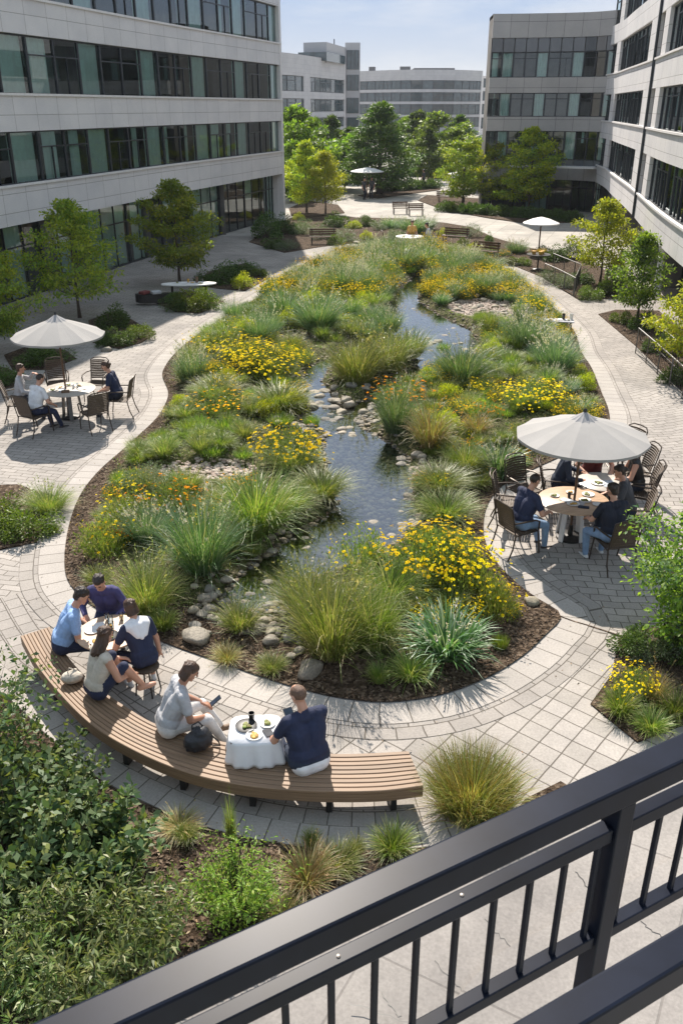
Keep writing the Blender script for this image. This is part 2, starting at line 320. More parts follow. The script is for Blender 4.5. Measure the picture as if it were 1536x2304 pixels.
# ------------------------------------------------------------------ world, sun, camera
SUN_AZ, SUN_EL = R(-7.0), R(45)
w = bpy.data.worlds.new('World'); SC.world = w; w.use_nodes = True; nt = w.node_tree
bg = nt.nodes['Background']; L = nt.links.new
sky = nt.nodes.new('ShaderNodeTexSky'); sky.sky_type = 'NISHITA'; sky.sun_disc = False
sky.sun_elevation = SUN_EL; sky.sun_rotation = SUN_AZ; sky.air_density = 1.0; sky.dust_density = .5; sky.ozone_density = 1.5
tc = N_(nt, 'ShaderNodeTexCoord'); mp = N_(nt, 'ShaderNodeMapping'); mp.inputs['Scale'].default_value = (1.6, 1.6, 7.0); L(tc.outputs['Generated'], mp.inputs[0])
nz = N_(nt, 'ShaderNodeTexNoise', Scale=1.6, Detail=7.0, Roughness=.62); L(mp.outputs[0], nz.inputs['Vector'])
cl = ramp(nt, nz.outputs[0], [(.42, (0, 0, 0)), (.64, (.85, .85, .85))])
sx_ = N_(nt, 'ShaderNodeSeparateXYZ'); L(tc.outputs['Generated'], sx_.inputs[0])
gd = ramp(nt, sx_.outputs[2], [(0.0, (.90, .93, .98)), (.035, (.82, .88, .97)), (.11, (.50, .66, .94)), (.40, (.60, .70, .90)), (1.0, (.60, .70, .90))])
gs = N_(nt, 'ShaderNodeVectorMath', _operation='SCALE'); gs.inputs['Scale'].default_value = 3.9; L(gd, gs.inputs[0])
ss_ = N_(nt, 'ShaderNodeVectorMath', _operation='SCALE'); ss_.inputs['Scale'].default_value = 2.2; L(sky.outputs[0], ss_.inputs[0])
mn = N_(nt, 'ShaderNodeVectorMath', _operation='MINIMUM'); L(gs.outputs[0], mn.inputs[0]); L(ss_.outputs[0], mn.inputs[1])
L(mixc(nt, cl, mn.outputs[0], (3.8, 3.9, 4.05)), bg.inputs[0]); bg.inputs[1].default_value = .116
sl = bpy.data.lights.new('sun', 'SUN'); sl.energy = 4.6; sl.angle = R(.6); sl.color = (1.0, .915, .81)
so = bpy.data.objects.new('sun', sl); COL.objects.link(so)
sd = Vector((math.sin(SUN_AZ) * math.cos(SUN_EL), math.cos(SUN_AZ) * math.cos(SUN_EL), math.sin(SUN_EL)))
so.rotation_euler = (-sd).to_track_quat('-Z', 'Y').to_euler(); so.location = (0, 0, 60)
cam = bpy.data.cameras.new('camera'); co = bpy.data.objects.new('camera', cam); COL.objects.link(co); SC.camera = co
cam.sensor_fit = 'VERTICAL'; cam.sensor_height = 36.0; cam.lens = F / 2304 * 36.0; cam.clip_end = 3000; cam.clip_start = .05
co.location = (0, 0, H); co.rotation_euler = (PI / 2 - PITCH, 0, 0)
cam.dof.use_dof = True; cam.dof.focus_distance = 17.0; cam.dof.aperture_fstop = 9.0
SC.view_settings.view_transform = 'Standard'; SC.view_settings.look = 'None'; SC.view_settings.exposure = .92; SC.view_settings.gamma = 1.0
SC.render.resolution_x = 682; SC.render.resolution_y = 1024
SC.cycles.use_denoising = True; SC.cycles.max_bounces = 8; SC.cycles.transparent_max_bounces = 16; SC.cycles.diffuse_bounces = 4; SC.cycles.glossy_bounces = 3
SC.cycles.caustics_reflective = False; SC.cycles.caustics_refractive = False; SC.cycles.sample_clamp_indirect = 6.0
# ------------------------------------------------------------------ plan curves
def crom(P, closed=False, n=8):
    P = [Vector((p[0], p[1])) for p in P]; out = []; N = len(P)
    for i in range(N if closed else N - 1):
        g = (lambda j: P[j % N]) if closed else (lambda j: P[min(max(j, 0), N - 1)])
        a, b, c, d = g(i - 1), g(i), g(i + 1), g(i + 2)
        for k in range(n):
            t = k / n; out.append(.5 * ((2 * b) + (c - a) * t + (2 * a - 5 * b + 4 * c - d) * t * t + (3 * b - a - 3 * c + d) * t ** 3))
    if not closed: out.append(P[-1])
    return [(p.x, p.y) for p in out]
def resample(P, step, closed=False):
    P = [np.array(p) for p in P]; 
    if closed: P = P + [P[0]]
    out = [P[0]]; acc = 0.0
    for a, b in zip(P[:-1], P[1:]):
        l = np.linalg.norm(b - a); 
        if l < 1e-9: continue
        pos = step - acc
        while pos <= l: out.append(a + (b - a) * pos / l); pos += step
        acc = l - (pos - step)
    if not closed and np.linalg.norm(out[-1] - P[-1]) > step * .2: out.append(P[-1])
    return [(float(p[0]), float(p[1])) for p in out]
def offs(P, d, closed=False):     # offset to the left of travel for d>0
    n = len(P); out = []
    for i in range(n):
        a = P[(i - 1) % n] if closed or i > 0 else P[i]; b = P[(i + 1) % n] if closed or i < n - 1 else P[i]
        tx, ty = b[0] - a[0], b[1] - a[1]; l = math.hypot(tx, ty) or 1
        out.append((P[i][0] - ty / l * d, P[i][1] + tx / l * d))
    return out
def sheet(name, poly, z, mat, kind='structure', z0=None):
    vs = [Vector(p) for p in poly]; n = len(vs)
    r = delaunay_2d_cdt(vs, [(i, (i + 1) % n) for i in range(n)], [], 1, 1e-5)
    me = bpy.data.meshes.new(name); V = [(v.x, v.y, z) for v in r[0]]; Fc = [tuple(f) for f in r[2]]
    if z0 is not None:     # a visible edge down to z0
        k = len(V); idx = []
        V += [(p[0], p[1], z0) for p in poly] + [(p[0], p[1], z) for p in poly]
        Fc += [(k + i, k + (i + 1) % n, k + n + (i + 1) % n, k + n + i) for i in range(n)]
    me.from_pydata(V, [], Fc); me.materials.append(mat)
    up = [p for p in me.polygons if abs(p.normal.z) > .5 and p.normal.z < 0]
    if up: me.flip_normals()
    o = link(name, me); 
    if kind: o['kind'] = kind
    return o
def ribbon(name, P, w0, w1, z, mat, closed=False, th=0.0, curb=0.0):
    """strip between offsets w0 and w1 of a line, UV in metres"""
    A, B = offs(P, w0, closed), offs(P, w1, closed); n = len(P); s = 0; S = [0]
    for i in range(1, n + (1 if closed else 0)): s += math.hypot(P[i % n][0] - P[i - 1][0], P[i % n][1] - P[i - 1][1]); S.append(s)
    V = []; UV = []; Fc = []
    m = n + (1 if closed else 0)
    for i in range(m):
        a, b = A[i % n], B[i % n]; V += [(a[0], a[1], z), (b[0], b[1], z)]; UV += [(S[i], 0), (S[i], abs(w1 - w0))]
    for i in range(m - 1): Fc.append((2 * i, 2 * i + 1, 2 * i + 3, 2 * i + 2))
    me = bpy.data.meshes.new(name); me.from_pydata(V, [], Fc); me.materials.append(mat)
    ul = me.uv_layers.new(name='UVMap')
    for lp in me.loops: ul.data[lp.index].uv = UV[lp.vertex_index]
    if me.polygons and me.polygons[0].normal.z < 0: me.flip_normals()
    o = link(name, me); o['kind'] = 'structure'; return o
def W(*pp, z=0.0): return [at(x, y, z) for x, y in pp]
# ------------------------------------------------------------------ ground
g = MB(); g.add([(-1500, -300, -.02), (1500, -300, -.02), (1500, 2600, -.02), (-1500, 2600, -.02)], [(0, 1, 2, 3)])
M['ground'] = std('ground', (.30, .30, .25), .9, .25, .02); g.build('ground', M['ground'])['kind'] = 'structure'
sheet('courtyard_paving', [(-20, 3), (22, 3), (26, 60), (24, 82), (-12, 82), (-24, 40)], 0.0, M['pave'])
sheet('far_plaza', [(-30, 62), (-2.5, 57), (4, 57), (9, 52), (14, 47), (40, 47), (60, 330), (-70, 330)], .004, M['plaza_far'])
BED = crom(W((770, 580), (870, 566), (960, 563), (1050, 577), (1120, 603), (1180, 640), (1240, 690), (1290, 745), (1305, 790), (1330, 830), (1350, 880), (1368, 925), (1366, 960), (1330, 1000), (1260, 1030), (1190, 1062), (1130, 1095), (1095, 1140), (1087, 1200), (1105, 1252), (1150, 1305), (1205, 1348), (1262, 1387), (1225, 1432), (1180, 1475), (1110, 1520), (1030, 1555), (950, 1575), (860, 1583), (780, 1576), (700, 1560), (600, 1530), (500, 1495), (400, 1460), (300, 1420), (222, 1375), (180, 1343), (150, 1300), (147, 1240), (160, 1170), (185, 1110), (225, 1060), (270, 1020), (320, 975), (355, 940), (375, 905), (378, 880), (366, 850), (370, 830), (395, 796), (450, 750), (520, 705), (590, 665), (650, 627), (700, 602)), closed=True, n=5)
BEDR = resample(BED, .22, True)
area = sum(a[0] * b[1] - b[0] * a[1] for a, b in zip(BEDR, BEDR[1:] + BEDR[:1])) / 2
if area < 0: BEDR.reverse()
ribbon('path_border', BEDR, -.46, 0.0, .012, M['border'], True)
ribbon('path_course', BEDR, -.78, -.46, .008, M['pave_course'], True)
# other paving fields
fg = W((345, 1437), (640, 1540), (860, 1580), (1110, 1515), (1262, 1387), (1400, 1428), (1385, 1500), (1330, 1585), (1440, 1672), (1536, 1640), (1700, 1700), (1536, 1900), (1100, 2100), (960, 1905), (700, 1800), (450, 1700), (250, 1590), (200, 1500))
sheet('terrace_paving', crom(fg, True, 2), .004, M['pave_grid'])
patio = crom(W((1390, 1005), (1270, 1035), (1180, 1068), (1110, 1115), (1087, 1190), (1110, 1265), (1180, 1335), (1262, 1380), (1420, 1425), (1560, 1430), (1680, 1300), (1660, 1130), (1560, 1040)), True, 5)
sheet('patio_paving', patio, .005, M['pave_patio'])
sheet('path_paving', crom(W((1180, 640), (1290, 745), (1368, 925), (1390, 1005), (1560, 1040), (1600, 960), (1536, 890), (1420, 775), (1345, 705), (1290, 672), (1220, 625), (1120, 585), (1010, 552), (960, 552), (1000, 575), (1100, 600)), True, 3), .003, M['pave_fan'])
# curved apron round the bench: outer edge against the front bed
APR = resample(crom(W((-120, 1380), (-60, 1500), (40, 1590), (110, 1660), (200, 1740), (350, 1818), (480, 1868), (650, 1903), (820, 1915), (975, 1906), (1120, 1880)), n=8), .2)
ribbon('apron_border', APR, 0.0, .34, .014, M['border'])
for k_ in range(3): ribbon('apron_course', APR, .34 + .27 * k_, .61 + .27 * k_, .012 - .001 * k_, M['pave_course'])
ribbon('patio_line', resample(crom(W((1150, 1303), (1205, 1350), (1262, 1388), (1330, 1410), (1410, 1436)), n=6), .2), -.03, .0, .016, M['soil'])
# concrete terrace under the balcony
sheet('concrete_terrace', W((360, 2330), (800, 2075), (1140, 1905), (1560, 1700), (2300, 1400)) + [(14, 1.0), (-3, 1.0)], .10, M['concrete'], z0=0)
sheet('concrete_step', W((900, 2420), (1100, 2180), (1560, 1925), (2300, 1560)) + [(14, .8), (0, .8)], .16, M['concrete'], z0=.1)
for i, (a, b) in enumerate([((1090, 2065), (1150, 2135)), ((1295, 1960), (1345, 2030)), ((975, 2160), (1045, 2240)), ((1040, 2350), (790, 2270)), ((1440, 2085), (1500, 2130)), ((860, 2230), (900, 2290))]):
    pa, pb = at(*a, .1), at(*b, .1); pts = []
    zc = .164 if i in (3, 4) else .104
    for t in np.linspace(0, 1, 12): pts.append((pa[0] + (pb[0] - pa[0]) * t + random.uniform(-.02, .02), pa[1] + (pb[1] - pa[1]) * t + random.uniform(-.02, .02)))
    ribbon('pavement_crack', pts, -.004, .004 + .004 * (i % 2), zc, M['black'])
# ------------------------------------------------------------------ the stream garden terrain
ST = [[(950, 622, 13), (920, 650, 17), (910, 680, 28), (935, 715, 55), (970, 748, 88), (1005, 775, 72), (985, 795, 50), (880, 802, 22), (790, 792, 20), (715, 828, 17), (700, 860, 18), (722, 900, 25), (742, 935, 30), (775, 965, 30), (800, 1000, 66), (828, 1040, 84), (835, 1090, 86), (845, 1140, 74), (825, 1182, 90), (750, 1222, 92), (675, 1262, 72), (610, 1302, 60), (560, 1340, 46)],
      [(1000, 795, 26), (945, 838, 18), (865, 888, 14), (800, 922, 14), (760, 945, 20)]]
SP_ = []
for s_ in ST:
    pts = [(*at(x, y, .1), hw * mpp(*at(x, y))) for x, y, hw in s_]
    for a, b in zip(pts[:-1], pts[1:]):
        for t in np.linspace(0, 1, 14, endpoint=False): SP_.append([a[k] + (b[k] - a[k]) * t for k in range(3)])
SP_ = np.array(SP_)
BEDA = np.array(resample(BEDR, .1, True))
def sdist(X, Y):
    out = np.empty(len(X))
    for i in range(0, len(X), 4000):
        d = np.hypot(X[i:i + 4000, None] - SP_[None, :, 0], Y[i:i + 4000, None] - SP_[None, :, 1]) - SP_[None, :, 2]; out[i:i + 4000] = d.min(1)
    return out
def edist(X, Y):
    out = np.empty(len(X))
    for i in range(0, len(X), 4000):
        d = np.hypot(X[i:i + 4000, None] - BEDA[None, :, 0], Y[i:i + 4000, None] - BEDA[None, :, 1]); out[i:i + 4000] = d.min(1)
    return out
PB = np.array(BEDR)
def inside(X, Y, poly=None):
    P = PB if poly is None else np.array(poly); Q = np.roll(P, -1, 0); c = np.zeros(len(X), bool)
    for (x1, y1), (x2, y2) in zip(P, Q):
        m = ((y1 > Y) != (y2 > Y))
        if y1 != y2: c ^= m & (X < (x2 - x1) * (Y - y1) / (y2 - y1) + x1)
    return c
def sm(t): t = np.clip(t, 0, 1); return t * t * (3 - 2 * t)
# cobble and gravel areas (centre px, half sizes px)
COB = [(560, 1415, 130, 62), (470, 1075, 100, 24), (1085, 705, 70, 20), (1035, 795, 55, 16), (650, 1470, 70, 30), (700, 960, 70, 20), (930, 1180, 40, 24), (960, 1080, 40, 22), (820, 945, 45, 22), (650, 770, 60, 12), (890, 1055, 20, 20), (1170, 760, 45, 14)]
CB = []
for x, y, a, b in COB:
    p0, p1, p2 = at(x, y), at(x, y - b), at(x, y + b); CB.append((p0[0], (p1[1] + p2[1]) / 2, a * mpp(*p0), (p1[1] - p2[1]) / 2))
def cob(X, Y):
    d = np.full(len(X), 9.0)
    for x, y, a, b in CB: d = np.minimum(d, np.hypot((X - x) / a, (Y - y) / b))
    return d
def terr(X, Y):
    X = np.atleast_1d(np.asarray(X, float)); Y = np.atleast_1d(np.asarray(Y, float))
    e = edist(X, Y); s = sdist(X, Y); c = cob(X, Y)
    nse = .035 * np.sin(X * 2.3 + 1.1 * np.sin(Y * 1.7)) * np.cos(Y * 1.9 + X) + .02 * np.sin(X * 6.1 + Y * 4.7)
    m = .035 + (.24 + nse) * sm((e - .15) / 1.3)
    m = np.where(c < 1.2, np.minimum(m, .10 + .1 * sm((c - .8) / .4)), m)
    return .025 + (m - .025) * sm((s + .12) / .55)
xs = np.arange(PB[:, 0].min(), PB[:, 0].max(), .14); ys = np.arange(PB[:, 1].min(), PB[:, 1].max(), .17)
gx, gy = np.meshgrid(xs, ys); gx = gx.ravel() + rng.uniform(-.03, .03, gx.size); gy = gy.ravel() + rng.uniform(-.03, .03, gy.size)
k_ = inside(gx, gy); gx, gy = gx[k_], gy[k_]; k_ = edist(gx, gy) > .08; gx, gy = gx[k_], gy[k_]
bp_ = [Vector(p) for p in BEDR]; nb = len(bp_)
r_ = delaunay_2d_cdt(bp_ + [Vector((float(a), float(b))) for a, b in zip(gx, gy)], [(i, (i + 1) % nb) for i in range(nb)], [], 1, 1e-6)
V_ = np.array([(v.x, v.y) for v in r_[0]]); Z_ = terr(V_[:, 0], V_[:, 1])
me = bpy.data.meshes.new('planting_bed'); me.from_pydata([(x, y, z) for (x, y), z in zip(V_, Z_)], [], [tuple(f) for f in r_[2]]); me.materials.append(M['soil']); me.materials.append(M['bedground'])
fc = np.array([np.mean(V_[list(f)], 0) for f in r_[2]]); fe = edist(fc[:, 0], fc[:, 1]); fs_ = sdist(fc[:, 0], fc[:, 1])
me.polygons.foreach_set('material_index', (((fe > np.where(fc[:, 1] < 17, .85, .35)) & (fs_ > .1)).astype(int)).tolist())
me.polygons.foreach_set('use_smooth', [True] * len(me.polygons))
if sum(p.normal.z for p in me.polygons) < 0: me.flip_normals()
link('planting_bed', me)['kind'] = 'structure'
# water: cells of a grid over the channel
cx, cy = np.meshgrid(np.arange(SP_[:, 0].min() - 1, SP_[:, 0].max() + 1, .3), np.arange(SP_[:, 1].min() - .6, SP_[:, 1].max() + .6, .3)); sh = cx.shape
sv = sdist(cx.ravel(), cy.ravel()).reshape(sh); wb = MB(); idx = {}
def wv(i, j):
    if (i, j) not in idx: idx[(i, j)] = len(wb.v); wb.v.append((cx[i, j], cy[i, j], .105))
    return idx[(i, j)]
for i in range(sh[0] - 1):
    for j in range(sh[1] - 1):
        if min(sv[i, j], sv[i + 1, j], sv[i, j + 1], sv[i + 1, j + 1]) < .32: wb.f.append((wv(i, j), wv(i, j + 1), wv(i + 1, j + 1), wv(i + 1, j))); wb.m.append(0)
wo = wb.build('water', M['water']); wo['kind'] = 'structure'
# ------------------------------------------------------------------ smaller beds
def bed(px, z=.03, name='planting_bed', edge=True, n=3, mat='soil'):
    poly = crom(W(*px), True, n) if n > 1 else W(*px)
    o = sheet(name, poly, z, M[mat], z0=0.0); return poly
BEDS = dict(
    left=bed([(-160, 1100), (40, 1092), (128, 1120), (104, 1175), (84, 1222), (-20, 1242), (-160, 1250)], n=1),
    planter=bed([(345, 680), (385, 662), (440, 655), (505, 680), (450, 706), (395, 702)], n=1),
    tree_bed=bed([(435, 640), (470, 612), (555, 592), (608, 625), (552, 655), (490, 650)], n=1),
    walk_bed=bed([(200, 722), (262, 700), (352, 752), (318, 772), (268, 786), (205, 770)], n=1),
    shade_bed=bed([(10, 800), (70, 778), (150, 790), (172, 808), (110, 832), (30, 834)], n=1),
    edge_bed=bed([(-60, 815), (20, 830), (50, 850), (30, 872), (-60, 890)], n=1),
    corner_bed=bed([(560, 545), (600, 520), (650, 492), (700, 478), (800, 490), (900, 492), (1000, 502), (1060, 512), (1110, 535), (1180, 556), (1260, 572), (1320, 590), (1395, 625), (1390, 672), (1300, 675), (1220, 625), (1130, 588), (1080, 570), (1010, 551), (960, 544), (870, 541), (800, 547), (720, 556), (640, 569)], n=1),
    right_bed=bed([(1345, 708), (1385, 698), (1480, 700), (1620, 820), (1620, 930), (1536, 884), (1430, 780)], n=1),
    side_bed=bed([(1415, 1425), (1390, 1440), (1375, 1520), (1327, 1586), (1432, 1672), (1536, 1632), (1800, 1560), (1700, 1380), (1540, 1400)], n=1),
    plaza_bed=bed([(940, 452), (960, 440), (1080, 448), (1290, 462), (1300, 500), (1200, 506), (1100, 492), (1000, 474)], z=.06, n=1),
    plaza_left_bed=bed([(650, 470), (690, 452), (760, 462), (775, 480), (700, 490), (655, 486)], z=.06, n=1),
    plaza_mid_bed=bed([(805, 441), (850, 432), (930, 424), (985, 420), (990, 428), (900, 440), (850, 447)], z=.06, n=1),
    lawn_far=bed([(930, 392), (1075, 392), (1080, 400), (960, 404)], z=.06, n=1, name='lawn', mat='bedground'))
front = [(-5.9, 12.5)] + [p for p in offs(APR, -.01)] + W((1180, 1800), (1260, 1760), (1310, 1790), (1180, 1880), (900, 2020), (600, 2200), (360, 2345)) + [(-1.6, 2.2), (-9, 2.2), (-9, 12.5)]
sheet('planting_bed', front, .02, M['soil'], z0=0.0)
# loose bark chips on the mulch
def chips(name, n, sampler, mat, size=(.012, .045)):
    X, Y, Z = sampler(n); n = len(X); s = rng.uniform(*size, n)[:, None]; a = rng.uniform(0, 2 * PI, n)
    u = np.stack([np.cos(a), np.sin(a), rng.uniform(-.5, .5, n)], 1); v = np.stack([-np.sin(a), np.cos(a), rng.uniform(-.5, .5, n)], 1) * .4
    c = np.stack([X, Y, Z + .012], 1); v3 = np.stack([c - u * s, c - v * s, c + u * s, c + v * s + np.array([0, 0, .01])], 1).reshape(-1, 3)
    o = link(name, np_mesh(name, v3, np.arange(4 * n).reshape(n, 4), [mat])); o['kind'] = 'stuff'; return o
def s_bed(n):
    i = rng.integers(0, len(BEDA), n); X = BEDA[i, 0] + rng.normal(0, .5, n); Y = BEDA[i, 1] + rng.normal(0, .5, n)
    k = inside(X, Y); X, Y = X[k], Y[k]; k = (edist(X, Y) > .03) & (Y < 30); X, Y = X[k], Y[k]; return X, Y, terr(X, Y)
tag(chips('bark_mulch', 26000, s_bed, M['chips']), 'brown bark mulch round the rim of the stream garden', 'mulch')
def s_front(n):
    X = rng.uniform(-5, 2.2, n); Y = rng.uniform(3, 8.5, n); k = inside(X, Y, front); return X[k], Y[k], np.full(k.sum(), .02)
tag(chips('bark_mulch', 16000, s_front, M['chips']), 'brown bark mulch and litter in the front bed below the balcony', 'mulch')
def s_leaf(n):
    X = rng.uniform(-3, 1.5, n); Y = rng.uniform(4, 7.4, n); k = inside(X, Y, front); return X[k], Y[k], np.full(k.sum(), .03)
M['litter'] = islmat('litter', [(.32, .22, .12), (.42, .33, .22), (.25, .15, .08)])
tag(chips('leaf_litter', 500, s_leaf, M['litter'], (.02, .05)), 'dry fallen leaves scattered on the front bed', 'leaf litter')
# pebbles of the stream bottom and gravel banks
def ico(sub=1):
    b = bmesh.new(); bmesh.ops.create_icosphere(b, subdivisions=sub, radius=1.0)
    v = np.array([x.co[:] for x in b.verts]); f = np.array([[q.index for q in p.verts] for p in b.faces]); b.free(); return v, f
IV, IF = ico(2)
def pebbles(name, X, Y, Z, size, mat, flat=.5):
    n = len(X); s = rng.uniform(*size, n); a = rng.uniform(0, PI, n); st = rng.uniform(.6, 1, n)
    v = IV[None] * np.stack([s, s * st, s * flat], 1)[:, None, :]
    ca, sa = np.cos(a)[:, None], np.sin(a)[:, None]; vx = v[..., 0] * ca - v[..., 1] * sa; vy = v[..., 0] * sa + v[..., 1] * ca
    v = np.stack([vx + X[:, None], vy + Y[:, None], v[..., 2] + (Z + s * flat * .35)[:, None]], 2).reshape(-1, 3)
    f = (IF[None] + (np.arange(n) * len(IV))[:, None, None]).reshape(-1, 3)
    o = link(name, np_mesh(name, v, f, [mat], smooth=True)); o['kind'] = 'stuff'; return o
def s_str(n, lo, hi):
    X = rng.uniform(SP_[:, 0].min() - 1, SP_[:, 0].max() + 1, n); Y = rng.uniform(SP_[:, 1].min() - 1, SP_[:, 1].max() + 1, n)
    s = sdist(X, Y); k = (s > lo) & (s < hi); return X[k], Y[k], terr(X[k], Y[k])
X, Y, Z = s_str(30000, -2, .12); k = rng.random(len(X)) < np.where(Y < 22, .9, .3); tag(pebbles('streambed_pebbles', X[k], Y[k], Z[k], (.03, .085), M['pebble']), 'submerged pebbles paving the stream bottom', 'pebbles')
X, Y, Z = s_str(14000, .05, .38); k = rng.random(len(X)) < .45; tag(pebbles('bank_gravel', X[k], Y[k], Z[k], (.02, .07), M['pebble']), 'mixed grey and tan gravel along the stream banks', 'gravel')
for i, (nm, lb) in enumerate([('cobbles', 'small cobbles bedded at the near end of the stream'), ('gravel', 'pinkish gravel patch on the left bank'), ('gravel', 'pale gravel bar right of the upper pool'), ('gravel', 'stony bar below the upper pool'), ('gravel', 'stones between grasses beside the two front boulders'), ('gravel', 'gravel beside the narrows on the left'), ('gravel', 'stones at the right foot of the main pool'), ('gravel', 'pale stones by the right bank of the main pool'), ('gravel', 'gravel spit in the middle narrows'), ('gravel', 'thin gravel line left of the upper pool'), ('gravel', 'few stones at the right rim of the main pool'), ('gravel', 'gravel under the yellow flowers on the far right')]):
    x, y, a, b = CB[i]; n = int(700 * a * b) + 60; t = rng.uniform(0, 2 * PI, n); q = np.sqrt(rng.random(n)) * 1.1
    X, Y = x + np.cos(t) * q * a, y + np.sin(t) * q * b; k = inside(X, Y); X, Y = X[k], Y[k]
    k = edist(X, Y) > (.9 if i in (0, 4) else .2); X, Y = X[k], Y[k]
    if len(X): tag(pebbles(nm, X, Y, terr(X, Y) + .01, (.025, .075), M['pebble_pink' if i in (1, 2, 7) else 'pebble']), lb, nm)
# single stones
def stone_mesh(seed, sub=3):
    v, f = ico(sub); q = np.random.default_rng(seed); 
    for _ in range(7):
        d = q.normal(size=3); d /= np.linalg.norm(d); h = q.uniform(.55, .85); t = v @ d; v = v - np.clip(t - h, 0, None)[:, None] * d * .85
    v = v * (1 + .05 * np.sin(v @ q.normal(size=3) * 4 + 1)[:, None]); v[:, 2] *= q.uniform(.55, .72)
    return np_mesh('stone', v, f, [M['boulder']], smooth=True)
STM = [stone_mesh(s_) for s_ in range(7)]
def stone(px, py, r_px, label, group=None, k=0, cat='stone', name='stone', sq=1.0):
    X, Y = at(px, py); z = float(terr(X, Y)[0]); r = r_px * mpp(X, Y)
    o = link(name, STM[k % 7], None, (X, Y, z + r * .22), k * 1.3, (r, r * sq, r)); return tag(o, label, cat, group)
stone(440, 1445, 35, 'large grey boulder on the mulch behind the curved bench', k=0, cat='boulder', name='boulder', sq=.9)
stone(697, 1520, 34, 'large rounded tan boulder at the front rim of the garden', k=3, cat='boulder', name='boulder', sq=.85)
stone(1192, 1360, 20, 'pale round rock near the corner of the bed by the patio', k=2, cat='boulder', name='boulder')
for i, (x, y, r, lb) in enumerate([(610, 1458, 19, 'tan rounded stone behind the front boulders'), (650, 1450, 18, 'dark grey stone beside the tan one in the cobbles'), (583, 1432, 20, 'flat pale stone among the front cobbles'), (672, 1478, 15, 'small pale stone just above the tan boulder'), (655, 1490, 13, 'smallest pale stone left of the tan boulder')]):
    stone(x, y, r, lb, k=i + 1)
grp = {}
zones = [('cobbles at the near end of the stream', 430, 690, 1320, 1440, 66, (9, 18)), ('left bank of the main pool', 600, 740, 1205, 1290, 22, (8, 15)), ('right shore of the main pool', 885, 970, 1040, 1200, 28, (8, 17)), ('narrows above the main pool', 690, 860, 880, 990, 44, (8, 16)), ('bar right of the upper pool', 1020, 1160, 680, 725, 46, (5, 11)), ('stony foot of the upper pool', 940, 1090, 765, 815, 34, (5, 11)), ('left rim of the stream', 590, 690, 940, 1000, 10, (7, 13))]
for zi, (zn, x0, x1, y0, y1, n, rr) in enumerate(zones):
    for i in range(n):
        x, y = rng.uniform(x0, x1), rng.uniform(y0, y1); X, Y = at(x, y)
        if not inside(np.array([X]), np.array([Y]))[0]: continue
        stone(x, y, rng.uniform(*rr), f'weathered stone lying in the {zn}', f'stones in the {zn}', k=int(rng.integers(7)))
for i, (x, y, r) in enumerate([(840, 1186, 17), (880, 1215, 14), (905, 1190, 18), (935, 1192, 16), (820, 1215, 12), (750, 925, 16), (718, 915, 14), (1000, 760, 10), (960, 768, 9), (985, 775, 12), (930, 700, 7), (1020, 745, 8)]):
    stone(x, y, r, 'wet mossy stone standing out of the shallow water' if y > 1100 else ('dark wet rock breaking the water in the narrows' if y > 850 else 'small dark rock breaking the surface of the upper pool'), 'wet stones in the water' if y > 1100 else ('dark rocks in the narrows' if y > 850 else 'rocks in the upper pool'), k=i)

def s_pave(n):
    X = rng.uniform(-9, 7, n); Y = rng.uniform(6, 26, n); k = ~inside(X, Y) & ~inside(X, Y, front) & (np.abs(X) < Y * .42 + 1); X, Y = X[k], Y[k]
    e = edist(X, Y); k = rng.random(len(X)) < np.exp(-e * 1.1); return X[k], Y[k], np.full(k.sum(), .012)
tag(chips('leaf_litter', 2600, s_pave, M['litter'], (.008, .024)), 'small dry leaves and crumbs of mulch blown on the paving', 'leaf litter')
# ------------------------------------------------------------------ plants
def unit(v): return v / np.maximum(np.linalg.norm(v, axis=-1, keepdims=True), 1e-9)
def blades(q, n, base_r, L, spread, curl, width, segs=4, up_tip=False):
    az = q.uniform(0, 2 * PI, n); rr = base_r * np.sqrt(q.random(n)); a2 = az + q.normal(0, .5, n)
    P = np.stack([rr * np.cos(az), rr * np.sin(az), np.zeros(n)], 1)
    th = np.abs(q.normal(0, 1, n)) * spread * .6 + spread * .5 * rr / max(base_r, 1e-6); cu = curl * q.uniform(.35, 1.5, n)
    ln = L * q.uniform(.55, 1.08, n) * (1 - .22 * rr / max(base_r, 1e-6)); w = width * q.uniform(.6, 1.3, n)
    tw = a2 + PI / 2 + q.normal(0, .5, n); side = np.stack([np.cos(tw), np.sin(tw), np.zeros(n)], 1)
    out = []; pts = [P]
    for s in range(segs):
        t = th + cu * ((s + .5) / segs) ** 1.6; t = np.minimum(t, 2.5)
        d = np.stack([np.sin(t) * np.cos(a2), np.sin(t) * np.sin(a2), np.cos(t)], 1); P = P + d * (ln / segs)[:, None]; P[:, 2] = np.maximum(P[:, 2], .01); pts.append(P)
    prof = [.7, 1.0, .85, .55, .12, .05][:segs] + [.06]
    for i, p in enumerate(pts):
        hw = side * (w * prof[i] / 2)[:, None]; out += [p - hw, p + hw]
    V = np.stack(out, 1); k = 2 * (segs + 1)
    base = (np.arange(n) * k)[:, None, None]; f = np.array([[2 * i, 2 * i + 1, 2 * i + 3, 2 * i + 2] for i in range(segs)])
    return V.reshape(-1, 3), (base + f[None]).reshape(-1, 4), pts[-1], unit(pts[-1] - pts[-2])
